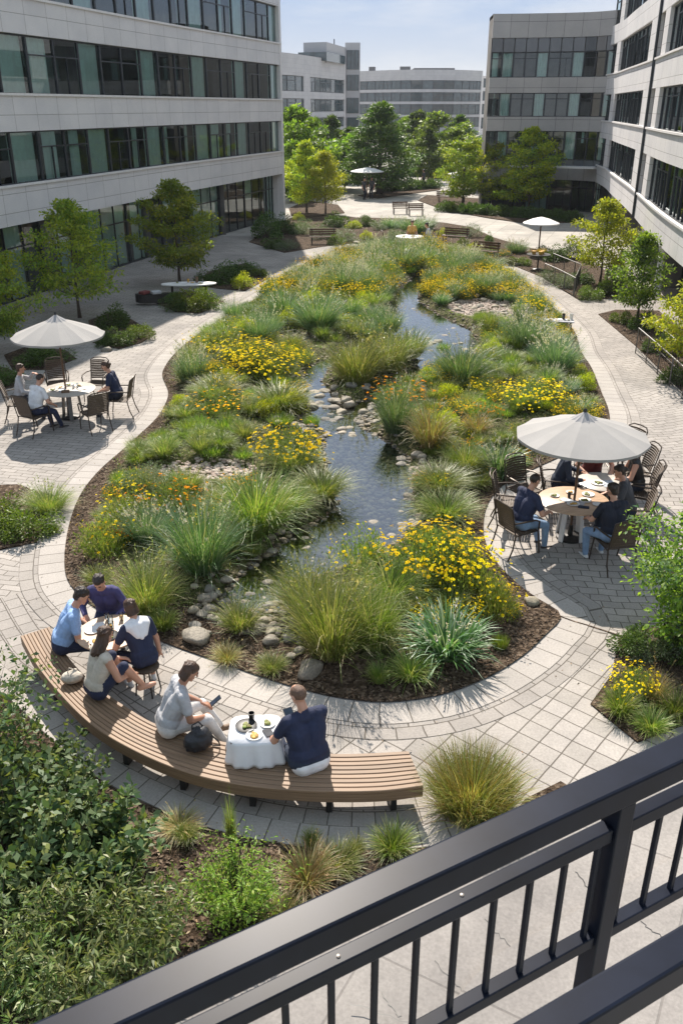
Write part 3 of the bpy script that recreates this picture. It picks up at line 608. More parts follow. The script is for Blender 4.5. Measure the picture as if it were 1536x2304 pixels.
def leafquads(q, P, D, size, aspect=.45, fold=.15, jit=.35):
    n = len(P); s = size * q.uniform(.6, 1.3, n)[:, None]; D = unit(D + q.normal(0, jit, (n, 3)))
    sd_ = unit(np.cross(D, unit(q.normal(0, 1, (n, 3)) + np.array([0, 0, 1.2])))); nn = np.cross(sd_, D)
    m = P + D * s * .45 + nn * s * fold
    V = np.stack([P, m - sd_ * s * aspect / 2, P + D * s, m + sd_ * s * aspect / 2], 1).reshape(-1, 3)
    return V, np.arange(4 * n).reshape(n, 4)
def merge(parts):
    V, Fq, Mi = [], [], []; o = 0
    for v, f, m in parts: V.append(v); Fq.append(f + o); Mi.append(np.full(len(f), m)); o += len(v)
    return np.concatenate(V), np.concatenate(Fq), np.concatenate(Mi)
def grass_mesh(seed, mats, n=300, base=.12, L=.75, spread=.5, curl=.9, width=.012, frac2=.0, heads=0):
    n = int(n * 1.25); width *= 1.0; q = np.random.default_rng(seed); v, f, tip, d = blades(q, n, base, L, spread, curl, width)
    mi = np.repeat((q.random(n) < frac2).astype(int), 4); parts = [(v, f, 0)]
    V, Fq, Mi = merge(parts); Mi = mi
    if heads:      # seed heads / flower spikes on upright stalks
        v2, f2, t2, d2 = blades(q, heads, base * .8, L * 1.15, spread * .55, curl * .4, width * .45)
        P = np.repeat(t2, 9, 0) - np.repeat(d2, 9, 0) * q.uniform(0, .16, (heads * 9, 1)); v3, f3 = leafquads(q, P, np.repeat(d2, 9, 0), .04, .35, .1, .5)
        a, b, c = merge([(V, Fq, 0), (v2, f2, 1), (v3, f3, 2 if len(mats) > 2 else 1)]); c[:len(Mi)] = Mi; V, Fq, Mi = a, b, c
    return np_mesh('clump', V, Fq, mats, Mi)
def bush_pts(q, n, r, h, lumps=14, tight=.3):
    c = unit(q.normal(0, 1, (lumps, 3))); c[:, 2] = np.abs(c[:, 2]); c *= q.uniform(.5, .82, (lumps, 1)); idx = q.integers(0, lumps, n)
    d = unit(q.normal(0, 1, (n, 3))); P = c[idx] + d * tight * q.uniform(.6, 1.08, (n, 1)); P[:, 2] = np.abs(P[:, 2])
    return P * np.array([r, r, h]), unit(d + c[idx] * .9)
def bush_mesh(seed, mats, n=1800, r=.5, h=.6, leaf=.05, aspect=.5, lumps=14, tight=.34, fold=.15, sprigs=0):
    q = np.random.default_rng(seed); P, D = bush_pts(q, n, r, h, lumps, tight); v, f = leafquads(q, P, D, leaf, aspect, fold); parts = [(v, f, 0)]
    t, tf, _, _ = blades(q, 30, .05, h * .8, .7, .2, .015); parts.append((t, tf, 1 if len(mats) > 1 else 0))
    if sprigs:
        v2, f2, t2, d2 = blades(q, sprigs, r * .4, h * 1.15, .7, .15, .006); parts.append((v2, f2, 0))
        k = 10; P = np.repeat(t2, k, 0) - np.repeat(d2, k, 0) * np.tile(np.linspace(0, .3 * h, k), sprigs)[:, None]; v3, f3 = leafquads(q, P, np.repeat(d2, k, 0), leaf * .8, aspect, fold, .8); parts.append((v3, f3, 0))
    return np_mesh('shrub', *merge(parts)[:2], mats, merge(parts)[2])
def flower_meshes(seed, mleaf, mpet, n=110, r=.45, h=.55, fr=.0225, leaves=1500, mcen=None, airy=.5):
    q = np.random.default_rng(seed); v, f, tip, d = blades(q, n, r * .6, h * 1.0, .6, .4, .005)
    P, D = bush_pts(q, leaves, r, h * .85, 16, .36); v2, f2 = leafquads(q, P, D + np.array([0, 0, .7]), .055, .28, .1, .5)
    v4, f4, _, _ = blades(q, 170, r * .6, h * .8, .6, .6, .009)
    V, Fq, Mi = merge([(v, f, 0), (v2, f2, 0), (v4, f4, 0)]); fol = np_mesh('foliage', V, Fq, [mleaf], Mi)
    # flower heads: six broad petals and a raised centre
    T = tip; N = unit(np.stack([d[:, 0] * .5, d[:, 1] * .5 - .15, np.ones(n)], 1) + q.normal(0, .2, (n, 3))); X = unit(np.cross(N, np.array([[.3, 1., .1]]))); Y = np.cross(N, X)
    T = T.copy(); T[:, 2] += .01; s = fr * q.uniform(.5, 1.4, n)[:, None]; PV = []; PF = []; c = 0
    Q = []
    for k in range(6):
        a = k * PI / 3; e = X * math.cos(a) + Y * math.sin(a); g_ = -X * math.sin(a) + Y * math.cos(a)
        Q.append(np.stack([T, T + e * s * .6 - g_ * s * .38 + N * s * .12, T + e * s * 1.05, T + e * s * .6 + g_ * s * .38 + N * s * .12], 1))
    PV = np.concatenate(Q, 0).reshape(-1, 3); nf = len(PV) // 4; PF = np.arange(4 * nf).reshape(nf, 4)
    Cn = []
    for k in range(4):
        a = k * PI / 2; b = a + PI / 2; e1 = X * math.cos(a) + Y * math.sin(a); e2 = X * math.cos(b) + Y * math.sin(b)
        Cn.append(np.stack([T + N * s * .4, T + e1 * s * .3 + N * s * .15, T + (e1 + e2) * s * .16 + N * s * .15, T + e2 * s * .3 + N * s * .15], 1))
    CV = np.concatenate(Cn, 0).reshape(-1, 3); cf = np.arange(len(CV)).reshape(-1, 4)
    V, Fq, Mi = merge([(PV, PF, 0), (CV, cf, 1)]); return fol, np_mesh('bloom', V, Fq, [mpet, mcen or M['centre']], Mi)
# prototypes: kind -> list of (foliage mesh, bloom mesh or None, nominal width, nominal height)
PR = {}
PR['green'] = [(grass_mesh(10 + i, [M['gr_green'], M['gr_straw']], 420, .16, .78, .55, 1.15, .013, .10), None, 1.0, .62) for i in range(3)]
PR['blue'] = [(grass_mesh(20 + i, [M['gr_blue'], M['gr_straw'], M['petal_w']], 460, .17, .85, .5, .75, .013, .06, 10), None, 1.0, .72) for i in range(3)]
PR['straw'] = [(grass_mesh(30 + i, [M['gr_green'], M['gr_straw']], 420, .17, .85, .5, .9, .012, .5, 26), None, 1.0, .75) for i in range(3)]
PR['tan'] = [(grass_mesh(40 + i, [M['gr_straw'], M['gr_tan']], 380, .15, .75, .6, 1.1, .010, .6, 14), None, 1.0, .62) for i in range(2)]
PR['lav'] = [(grass_mesh(50 + i, [M['gr_lav'], M['gr_blue'], M['petal_w']], 420, .20, .70, .6, .45, .012, .35, 40), None, 1.0, .66) for i in range(3)]
PR['iris'] = [(grass_mesh(55, [M['gr_blue'], M['gr_lav'], M['petal_w']], 300, .2, .62, .7, 1.0, .026, .3, 26), None, 1.0, .6)]
PR['moss'] = [(grass_mesh(60 + i, [M['gr_lime'], M['gr_green']], 420, .34, .34, .8, .8, .014, .4), None, 1.0, .3) for i in range(3)]
PR['yellow'] = [(*flower_meshes(70 + i, M['stemgreen'], M['petal_y'], 210), 1.0, .62) for i in range(3)]
PR['yellow_far'] = [(*flower_meshes(76 + i, M['stemgreen'], M['petal_y'], 300, fr=.0205), 1.0, .62) for i in range(2)]
PR['yellow_thin'] = [(*flower_meshes(80 + i, M['gr_green'], M['petal_y'], 42, leaves=1200), 1.0, .62) for i in range(2)]
PR['orange'] = [(*flower_meshes(90 + i, M['stemgreen'], M['petal_o'], 95, mcen=M['petal_y']), 1.0, .62) for i in range(2)]
PR['bush'] = [(bush_mesh(100 + i, [M['lf_bush'], M['trunk']], 2600, .5, .62, .05), None, 1.0, .7) for i in range(2)]
PR['bush_dark'] = [(bush_mesh(110 + i, [M['lf_dark'], M['trunk']], 2600, .5, .62, .055), None, 1.0, .7) for i in range(2)]
PR['bush_grey'] = [(bush_mesh(120 + i, [M['lf_grey'], M['trunk']], 2600, .5, .62, .045, .3, sprigs=50), None, 1.0, .75) for i in range(2)]
PR['bush_yel'] = [(bush_mesh(130 + i, [M['lf_yel'], M['trunk']], 2600, .5, .62, .045), None, 1.0, .7) for i in range(2)]
PR['hedge'] = [(bush_mesh(140, [M['lf_dark'], M['trunk']], 2600, .5, .5, .07, lumps=26), None, 1.0, .6)]
def fine(seeds, mats, n, base, L, spread, curl, width, frac, heads, w, h): return [(grass_mesh(s_, mats, n, base, L, spread, curl, width, frac, heads), None, w, h) for s_ in seeds]
FINE = {'green': fine((210, 211, 212), [M['gr_green'], M['gr_straw']], 800, .2, .74, .6, 1.15, .0072, .14, 0, 1.0, .6), 'blue': fine((220, 221, 222), [M['gr_blue'], M['gr_straw'], M['petal_w']], 850, .2, .82, .55, .75, .007, .08, 22, 1.0, .7),
 'straw': fine((230, 231), [M['gr_green'], M['gr_straw']], 800, .2, .8, .55, .9, .0065, .5, 50, 1.0, .7), 'lav': fine((240, 241, 242), [M['gr_lav'], M['gr_blue'], M['petal_w']], 850, .24, .68, .65, .45, .0065, .35, 80, 1.0, .64),
 'moss': fine((250, 251), [M['gr_lime'], M['gr_green']], 800, .36, .34, .8, .8, .008, .4, 0, 1.0, .3)}
INFO = {'green': ('ornamental_grass', 'grass clump', 'fresh green arching'), 'blue': ('ornamental_grass', 'grass clump', 'blue-green upright'), 'straw': ('ornamental_grass', 'grass clump', 'green and straw coloured'), 'tan': ('ornamental_grass', 'grass clump', 'bronze and tan'), 'lav': ('lavender', 'plant', 'grey-green spiky'), 'iris': ('iris', 'plant', 'broad bladed blue-grey'), 'moss': ('ground_cover_plant', 'plant', 'low bright green'), 'yellow': ('coneflower', 'flower clump', 'yellow flowering'), 'yellow_thin': ('coneflower', 'flower clump', 'sparsely yellow flowered'), 'orange': ('coneflower', 'flower clump', 'orange and yellow flowering'), 'bush': ('shrub', 'shrub', 'mid green rounded'), 'bush_dark': ('shrub', 'shrub', 'dark green rounded'), 'bush_grey': ('shrub', 'shrub', 'silvery grey-green'), 'bush_yel': ('shrub', 'shrub', 'yellow-green rounded'), 'hedge': ('hedge', 'hedge', 'clipped dark green')}
pc = [0]
def plant(kind, X, Y, wm, hm, label=None, group=None, z=None):
    kk = 'yellow_far' if kind == 'yellow' and Y > 19 else kind; lst = FINE[kk] if kk in FINE and wm > 1.02 else PR[kk]; pr = lst[pc[0] % len(lst)]; pc[0] += 1; rz = pc[0] * 2.4
    nm, cat, adj = INFO[kind]; z = 0.03 if z is None else z
    sx = wm / pr[2]; sz = hm / pr[3]; me, bl = pr[0], pr[1]
    if bl is None:
        o = link(nm, me, None, (X, Y, z), rz, (sx, sx, sz)); tag(o, label, cat, group); return o
    o = link(nm, me, None, (X, Y, z), rz, (sx, sx, sz)); tag(o, label, cat, group)
    b = link('bloom', bl, o); b['kind'] = 'stuff'; return o
def ppx(kind, x, yb, wpx, hpx, label=None, group=None, z=None, grow=1.0):
    """x, yb: foot of the clump in the photograph; wpx, hpx its size there"""
    X, Y = at(x, yb); m = mpp(X, Y); wm = wpx * m * grow; Y += wm * .30 * Y / math.hypot(Y, H); X *= 1 + wm * .3 / math.hypot(Y, H) * 0
    hm = max(.14, (hpx * m - wm * .35 * H / math.hypot(Y, H)) / (Y / math.hypot(Y, H))); hm = min(hm, wm * 1.25)
    if z is None: z = float(terr(X, Y)[0]) if inside(np.array([X]), np.array([Y]))[0] else .03
    return plant(kind, X, Y, wm, hm, label, group, z)
HERO = [
 ('blue', 450, 1335, 190, 195, 'tallest blue-green grass clump behind the people on the bench'),
 ('green', 575, 1250, 200, 185, 'large green grass clump left of the lower stream'),
 ('green', 660, 1196, 110, 90, 'green grass tuft hanging over the left stream bank'),
 ('straw', 325, 1405, 170, 150, 'arching pale grass right behind the round table at the bench'),
 ('green', 365, 1432, 75, 65, 'small light grass tuft beside the grey boulder'),
 ('straw', 220, 1332, 75, 60, 'small tuft on the mulch at the left rim'),
 ('yellow_thin', 225, 1275, 130, 130, 'yellow daisies at the left rim of the garden above the small tuft'),
 ('yellow_thin', 290, 1225, 150, 120, 'yellow daisies behind those of the left rim'),
 ('orange', 375, 1200, 150, 120, 'orange and yellow daisies left of the tall blue-green grass'),
 ('lav', 330, 1255, 130, 100, 'silvery plant between the left rim daisies and the tall grass'),
 ('bush_grey', 330, 1140, 100, 80, 'pale soft shrub by the left gravel patch'),
 ('yellow_thin', 300, 1125, 80, 60, 'few yellow flowers beside a pale stone at the left rim'),
 ('moss', 270, 1105, 50, 40, 'yellow-green mound on the left rim mulch'),
 ('straw', 745, 1520, 230, 235, 'big front clump of green and straw blades with seed heads'),
 ('straw', 690, 1420, 170, 150, 'straw grass leaning over the front cobbles'),
 ('green', 840, 1500, 150, 180, 'green grass between the big straw clump and the iris'),
 ('yellow', 960, 1360, 200, 170, 'dense yellow coneflowers in the front of the garden'),
 ('yellow', 1040, 1380, 170, 170, 'yellow coneflowers right of the densest front ones'),
 ('yellow', 1010, 1290, 170, 110, 'yellow coneflowers at the back of the front group'),
 ('yellow_thin', 1115, 1420, 120, 140, 'green leafy clump with few yellow flowers by the patio rim'),
 ('yellow_thin', 810, 1320, 140, 120, 'orange-yellow flowers over green blades right of the lower stream'),
 ('green', 880, 1400, 150, 120, 'green blades in front of the dense coneflowers'),
 ('iris', 1010, 1515, 200, 160, 'blue-grey iris clump with pale buds at the front rim'),
 ('green', 925, 1552, 110, 80, 'low spreading tuft at the front edge below the iris'),
 ('green', 852, 1552, 60, 60, 'small dark tuft at the front edge'),
 ('moss', 1125, 1468, 45, 45, 'small yellow-green tuft right of the iris'),
 ('straw', 538, 1445, 110, 90, 'loose green tuft growing between the front cobbles'),
 ('tan', 510, 1505, 80, 55, 'dry buff tuft on the mulch by the grey boulder'),
 ('straw', 610, 1525, 80, 50, 'dry tuft left of the tan boulder'),
 ('green', 722, 1158, 150, 90, 'dome of green grass at the left edge of the main pool'),
 ('yellow', 650, 1085, 160, 125, 'yellow flowered mound left of the main pool'),
 ('straw', 660, 1095, 130, 70, 'pale grass skirting the yellow mound by the pool'),
 ('orange', 495, 965, 140, 85, 'orange flowering clump on the left side of the garden'),
 ('green', 625, 955, 150, 85, 'grassy dome left of the narrows'),
 ('yellow', 610, 880, 150, 105, 'broad yellow flower mound left of the narrows'),
 ('yellow', 545, 850, 140, 90, 'yellow flower mound left of the broadest one'),
 ('lav', 430, 875, 90, 95, 'grey-green spiky plant on the left rim by the path bend'),
 ('straw', 485, 925, 120, 60, 'pale low grass above the orange flowers'),
 ('yellow_thin', 490, 810, 130, 60, 'yellow flowers along the left rim near the path'),
 ('straw', 800, 890, 150, 130, 'bronze-based grass mound on the island between the stream arms'),
 ('straw', 870, 865, 130, 110, 'tall seed-headed grass behind the bronze mound'),
 ('green', 920, 832, 120, 85, 'green grass at the right end of the island'),
 ('blue', 890, 1005, 100, 120, 'dark upright grass on the right bank above the pool'),
 ('tan', 970, 1045, 120, 130, 'straw coloured plume grass right of the dark upright one'),
 ('orange', 900, 935, 140, 75, 'low plants with orange specks right of the narrows'),
 ('blue', 1045, 895, 150, 115, 'big blue-green clump in the middle of the right bank'),
 ('yellow', 1200, 950, 140, 85, 'orange-yellow flowers just behind the right parasol'),
 ('iris', 1125, 1085, 130, 110, 'blue-grey plant left of the right patio table'),
 ('green', 1050, 1090, 110, 90, 'green tuft on the right pool bank'),
 ('green', 990, 1140, 150, 75, 'green grass on the lower right pool bank'),
 ('green', 1005, 1195, 150, 85, 'green arching grass by the patio at the end of the pool'),
 ('lav', 1255, 855, 130, 100, 'grey spiky clump at the right rim of the garden'),
 ('lav', 1190, 800, 130, 90, 'pale spiky clump near the party table'),
 ('green', 1105, 765, 60, 55, 'dark green tuft on the gravel bar'),
 ('moss', 1145, 850, 70, 38, 'round green cushion on the right bank'),
 ('moss', 700, 968, 42, 36, 'small green cushion in the stony left rim'),
 ('moss', 998, 792, 38, 26, 'mossy cushion standing in the upper pool'),
 ('yellow', 1165, 690, 90, 50, 'bright yellow flower band on the far right rim'),
 ('yellow', 1210, 720, 80, 55, 'bright yellow flowers at the near end of the far right band'),
 ('blue', 715, 770, 120, 100, 'blue-green clump left of the upper pool'),
 ('blue', 600, 772, 80, 75, 'dark green clump in the middle left'),
 ('blue', 640, 740, 110, 80, 'blue-green clump behind the dark middle left one'),
 ('lav', 840, 642, 90, 60, 'grey-green dome at the far left of the stream'),
 ('blue', 905, 625, 100, 62, 'dark green dome where the stream begins'),
 ('tan', 1075, 1010, 90, 70, 'dry cream flowered clump left of the parasol'),
]
for h_ in HERO: ppx(*h_[:5], label=h_[5], grow=1.1)
# fill the rest of the garden by zones
ZN = [  # name, px polygon (x0,x1,y0,y1), kinds, n, size m
 ('left rim by the bench', 165, 300, 1130, 1260, ['yellow_thin', 'straw', 'orange', 'lav'], 13, (0.38, 0.74)),
 ('left bank below the gravel patch', 300, 560, 1110, 1230, ['green', 'straw', 'yellow_thin', 'green', 'orange'], 20, (0.42, 0.83)),
 ('left rim above the gravel patch', 300, 560, 985, 1060, ['green', 'moss', 'green', 'moss', 'straw'], 34, (0.42, 0.87)),
 ('left side round the orange flowers', 385, 700, 880, 980, ['green', 'moss', 'yellow', 'bush_yel', 'green'], 34, (0.51, 0.92)),
 ('left side round the yellow mounds', 385, 690, 790, 880, ['yellow', 'green', 'yellow_thin', 'straw', 'moss'], 31, (0.59, 1.10)),
 ('middle left of the garden', 480, 880, 690, 790, ['blue', 'green', 'yellow_thin', 'green', 'blue', 'moss', 'bush_yel'], 75, (0.77, 1.38)),
 ('far left rim of the garden', 590, 880, 600, 690, ['lav', 'yellow', 'blue', 'yellow_thin', 'lav', 'yellow', 'green'], 89, (0.94, 1.75)),
 ('far end of the garden', 740, 1110, 566, 625, ['blue', 'yellow_thin', 'green', 'lav', 'moss', 'yellow'], 66, (1.02, 1.84)),
 ('far right bank of the garden', 950, 1240, 620, 700, ['lav', 'blue', 'yellow', 'green', 'yellow', 'moss'], 69, (0.85, 1.56)),
 ('right bank by the gravel bar', 1060, 1300, 700, 800, ['yellow', 'lav', 'green', 'moss', 'yellow_thin'], 43, (0.59, 1.10)),
 ('right side behind the parasol', 1080, 1350, 800, 960, ['moss', 'green', 'yellow', 'lav', 'green', 'moss', 'bush_yel'], 66, (0.51, 1.01)),
 ('middle of the right bank', 880, 1110, 830, 990, ['green', 'straw', 'moss', 'yellow', 'green', 'orange', 'bush_yel'], 49, (0.51, 0.92)),
 ('right bank by the patio', 940, 1200, 990, 1120, ['green', 'orange', 'straw', 'yellow_thin', 'moss'], 34, (0.42, 0.74)),
 ('island between the stream arms', 780, 960, 800, 860, ['straw', 'green', 'yellow_thin'], 17, (0.51, 0.83)),
 ('front right of the garden', 840, 1160, 1230, 1440, ['yellow', 'green', 'yellow_thin', 'straw', 'yellow'], 29, (0.38, 0.69)),
 ('lower left stream bank', 410, 640, 1220, 1340, ['green', 'straw', 'green'], 11, (0.34, 0.64)),
]
placed = []
for zi, (zn, x0, x1, y0, y1, kinds, n, ss) in enumerate(ZN):
    tries = 0; c = 0
    A0, A1 = at(0, y1)[1], at(0, y0)[1]
    while c < n and tries < n * 40:
        tries += 1; y = 1 / rng.uniform(1 / A1, 1 / A0); yy = None
        Yw = y; # world depth; sample x across the zone at that depth
        xx = rng.uniform(x0, x1); X = (xx - 768) * mpp(0, Yw); w_ = rng.uniform(*ss)
        if not inside(np.array([X]), np.array([Yw]))[0] or edist(np.array([X]), np.array([Yw]))[0] < w_ * .42 + (.45 if Yw < 16 else 0.05): continue
        if sdist(np.array([X]), np.array([Yw]))[0] < w_ * .28 or cob(np.array([X]), np.array([Yw]))[0] < 1.15: continue
        if any(math.hypot(X - a, Yw - b) < (w_ + c_) * .20 for a, b, c_ in placed): continue
        kd = kinds[int(rng.integers(len(kinds)))]; placed.append((X, Yw, w_))
        hr = {'moss': .38, 'green': .62, 'straw': .68, 'blue': .68, 'lav': .6}.get(kd, .62)
        plant(kd, X, Yw, w_, w_ * hr * rng.uniform(.85, 1.15), f'{INFO[kd][2]} {"plants" if False else "plant"} in the {zn}', f'{INFO[kd][2]} plants in the {zn}', float(terr(X, Yw)[0])); c += 1
# ground cover over the bed, a continuous mass of small tufts
def cover(name, label, n, mats, cond, L=.13, z=None, w=.011):
    X = rng.uniform(PB[:, 0].min(), PB[:, 0].max(), n); Y = rng.uniform(PB[:, 1].min(), PB[:, 1].max(), n); k = inside(X, Y); X, Y = X[k], Y[k]
    e, s, c = edist(X, Y), sdist(X, Y), cob(X, Y); nz_ = np.sin(X * 1.3 + 2 * np.sin(Y * .7)) + np.sin(Y * 1.1 + X * .6); k = (e > np.where(Y < 17, .8, .2) + .15 * np.sin(X * 5 + Y * 3)) & (s > .22) & (c > 1.1) & cond(nz_); X, Y = X[k], Y[k]
    Z = terr(X, Y); m = len(X); v, f, _, _ = blades(rng, m * 5, .07, L, .9, .9, w, segs=2)
    v = v.reshape(m * 5, -1, 3) + np.repeat(np.stack([X, Y, Z - .01], 1), 5, 0)[:, None, :]
    o = link(name, np_mesh(name, v.reshape(-1, 3), f, mats)); tag(o, label, 'ground cover', kind='stuff')
cover('ground_cover', 'short mixed green ground cover between the clumps', 26000, [M['gr_green']], lambda q: q > -.2)
cover('ground_cover', 'pale dry ground cover patches between the clumps', 16000, [M['gr_straw']], lambda q: q < .3, .11)
cover('ground_cover', 'bright lime ground cover patches by the clumps', 12000, [M['gr_lime']], lambda q: np.abs(q) < .9, .10)
# ------------------------------------------------------------------ plants outside the garden
OUT = [
 ('bush', 55, 1218, 130, 90, 'round green shrub-like grass in the left kerbside bed'), ('straw', 100, 1165, 120, 75, 'reddish tipped grass behind the round one in the left bed'), ('bush', -5, 1195, 130, 90, 'green grass cut by the left edge of the photo'),
 ('moss', 112, 1205, 40, 25, 'small tuft on the left bed soil'),
 ('bush_dark', 250, 740, 80, 60, 'dark spiky shrub at the back of the bed behind the left parasol'), ('bush', 310, 770, 70, 50, 'light green shrub at the right corner of the bed behind the parasol'), ('bush_dark', 255, 782, 80, 50, 'low grey-green shrub in front of the dark spiky one'),
 ('bush_dark', 95, 828, 120, 55, 'dark shrub in the shade under the left parasol'), ('bush_dark', 10, 870, 80, 50, 'dark shrub at the left edge below the tree'),
 ('bush', 425, 704, 80, 62, 'bright shrub in front of the long table'), ('bush', 466, 698, 75, 58, 'bright shrub right of the first before the long table'), ('bush_dark', 388, 702, 60, 45, 'dark shrub at the left of the long table'),
 ('bush_dark', 500, 640, 80, 55, 'dark shrub on the bed behind the long table'), ('bush_yel', 545, 652, 60, 42, 'sunlit yellow-green shrub in the bed beside the path'), ('bush_dark', 540, 622, 80, 40, 'dark feathery shrub behind the sunlit one'), ('bush', 585, 625, 40, 25, 'small round shrub at the right tip of the bed beside the path'), ('bush_dark', 465, 645, 60, 40, 'low dark shrub beside the tree trunk'),
 ('bush_dark', 600, 540, 70, 62, 'dark shrub against the corner of the left building'), ('bush_dark', 640, 530, 60, 50, 'dark shrub at the building corner nearer the path'), ('bush_grey', 645, 565, 50, 28, 'grey shrub at the tip of the corner bed'), ('bush_dark', 610, 560, 60, 30, 'low dark shrub in front of the corner shrubs'),
 ('bush_grey', 680, 530, 50, 45, 'silver shrub right of the building corner'), ('bush_grey', 720, 540, 60, 42, 'blue-grey shrub behind the small park bench'), ('bush_yel', 672, 497, 30, 20, 'yellow ball shrub far behind the building corner'), ('bush_dark', 760, 512, 60, 38, 'dark shrub under the yellow-green tree'),
 ('bush_grey', 775, 545, 60, 36, 'feathery grey-green shrub right of the park bench'), ('bush', 755, 552, 40, 28, 'small green shrub beside the park bench'), ('bush_yel', 824, 540, 34, 22, 'bright yellow cushion shrub in the far bed'), ('bush_yel', 795, 515, 40, 22, 'yellowish shrub behind the cushion'), ('bush_dark', 820, 510, 45, 26, 'dark green shrub in the middle of the far bed'), ('bush_grey', 850, 520, 40, 24, 'grey shrub in the middle of the far bed'), ('bush_grey', 888, 542, 40, 32, 'blue-grey mound near the far dining group'),
 ('lav', 880, 515, 60, 28, 'tall green grass at the back of the far bed'), ('blue', 930, 528, 80, 42, 'large grass mound behind the far dining group'), ('blue', 960, 520, 60, 36, 'grass mound right of the large one'), ('bush_yel', 1000, 532, 40, 20, 'low yellow-green shrub in the far bed'), ('bush', 1025, 535, 45, 22, 'low green shrub in the far bed'), ('bush_grey', 1060, 536, 50, 36, 'tall grey-green shrub right of the far path'),
 ('bush', 1042, 555, 32, 22, 'round ball shrub beside the far path'), ('bush_yel', 1068, 565, 40, 22, 'yellow-green shrub next to the ball'), ('bush', 1100, 575, 44, 24, 'green shrub on the right of the far path'), ('orange', 1130, 578, 50, 22, 'orange flecked flowers by the far path'), ('bush', 1150, 598, 50, 24, 'green cushion beside the far path'), ('bush', 1180, 600, 34, 24, 'small ball shrub near the flower pots'), ('bush_dark', 1100, 550, 20, 32, 'little conical shrub by the far path'),
 ('lav', 1165, 572, 60, 34, 'spiky grey plant in the bed before the little parasol'), ('bush_dark', 1245, 590, 60, 42, 'dark shrub behind the ramp rail'), ('bush_dark', 1285, 585, 60, 40, 'dark shrub right behind the ramp rail'), ('bush', 1215, 580, 40, 30, 'upright green shrub near the little parasol'),
 ('bush_grey', 1240, 640, 60, 40, 'soft grey-green shrub inside the ramp rail'), ('bush_grey', 1275, 650, 60, 40, 'second grey-green shrub inside the ramp rail'),
 ('bush', 1330, 678, 60, 40, 'grassy shrub under the yellow-green tree'), ('bush_dark', 1375, 670, 60, 60, 'dark shrub beside the column under the yellow-green tree'), ('bush_dark', 1390, 640, 60, 60, 'tall dark shrub behind the yellow-green tree'), ('bush_dark', 1310, 640, 50, 35, 'dark shrub in the shade behind the ramp'),
 ('bush', 1400, 730, 50, 36, 'green shrub at the tip of the right bed'), ('bush_dark', 1450, 745, 60, 60, 'dark shrub at the foot of the dark slender tree'), ('bush_dark', 1500, 800, 80, 50, 'dark shrub behind the right handrail'), ('bush_dark', 1540, 870, 90, 60, 'dark shrub at the right edge of the photo behind the handrail'),
 ('bush_dark', 1440, 1490, 110, 80, 'dome of clipped green leaves in the right front bed'), ('bush_grey', 1480, 1500, 110, 80, 'pale variegated shrub beside the clipped dome'), ('bush_dark', 1535, 1500, 120, 110, 'dark shrub behind the variegated one at the photo edge'),
 ('yellow', 1425, 1590, 110, 110, 'orange-yellow flower clump in the right front bed'), ('tan', 1475, 1600, 90, 100, 'dry twiggy grass beside the yellow clump'), ('green', 1400, 1625, 90, 80, 'green grass spilling over the right front kerb'), ('green', 1470, 1665, 100, 70, 'lime green tuft by the black railing'), ('green', 1520, 1630, 90, 80, 'green tuft in the right front bed corner'),
 ('green', 420, 1905, 60, 50, 'small lime tuft on the mulch of the front bed'), ('straw', 700, 1915, 50, 50, 'thin tuft at the kerb of the front bed'), ('tan', 400, 1890, 110, 60, 'dry brown tuft in the front bed'), ('straw', 760, 1975, 110, 70, 'yellowish tuft in the front bed'), ('green', 885, 1940, 110, 80, 'green tuft right of the dry grass at the kerb'), ('tan', 690, 2020, 150, 110, 'matted dry grass in the front bed'), ('straw', 800, 1935, 50, 50, 'wispy tuft at the kerb of the front bed by the dry grass'), ('tan', 640, 2085, 110, 60, 'low dry tuft near the railing'),
]
for h_ in OUT: ppx(*h_[:5], label=h_[5], grow=1.12)
for i in range(13): X, Y = at(1000 + i * 24, 476 + i * 2.0); plant('hedge', X, Y, 1.5, .9, 'low clipped hedge ball in the row before the right wing', 'clipped hedge balls before the right wing', .06)
for i in range(7): X, Y = at(930 + i * 24, 396 + .5 * i); plant('hedge', X, Y, 4.2, 1.1, 'far hedge lump round the distant lawn', 'far hedges round the distant lawn', .06)
for i in range(8): X, Y = at(865 + i * 16, 432 - i * 1.2); plant('hedge', X, Y, 1.8, 1.0, 'dark hedge lump right of the big plaza tree', 'hedge behind the big plaza tree', .06)
# bushy grass clump at the right end of the bench
big = np.random.default_rng(5)
me1 = grass_mesh(201, [M['gr_russet'], M['gr_straw']], 2300, .40, .95, .5, .75, .008, .35, 0)
o = link('ornamental_grass', me1, None, (*at(1062, 1822), .02), 0, (.9, .9, .95)); tag(o, 'dense russet and green grass mound right of the bench end', 'grass clump')
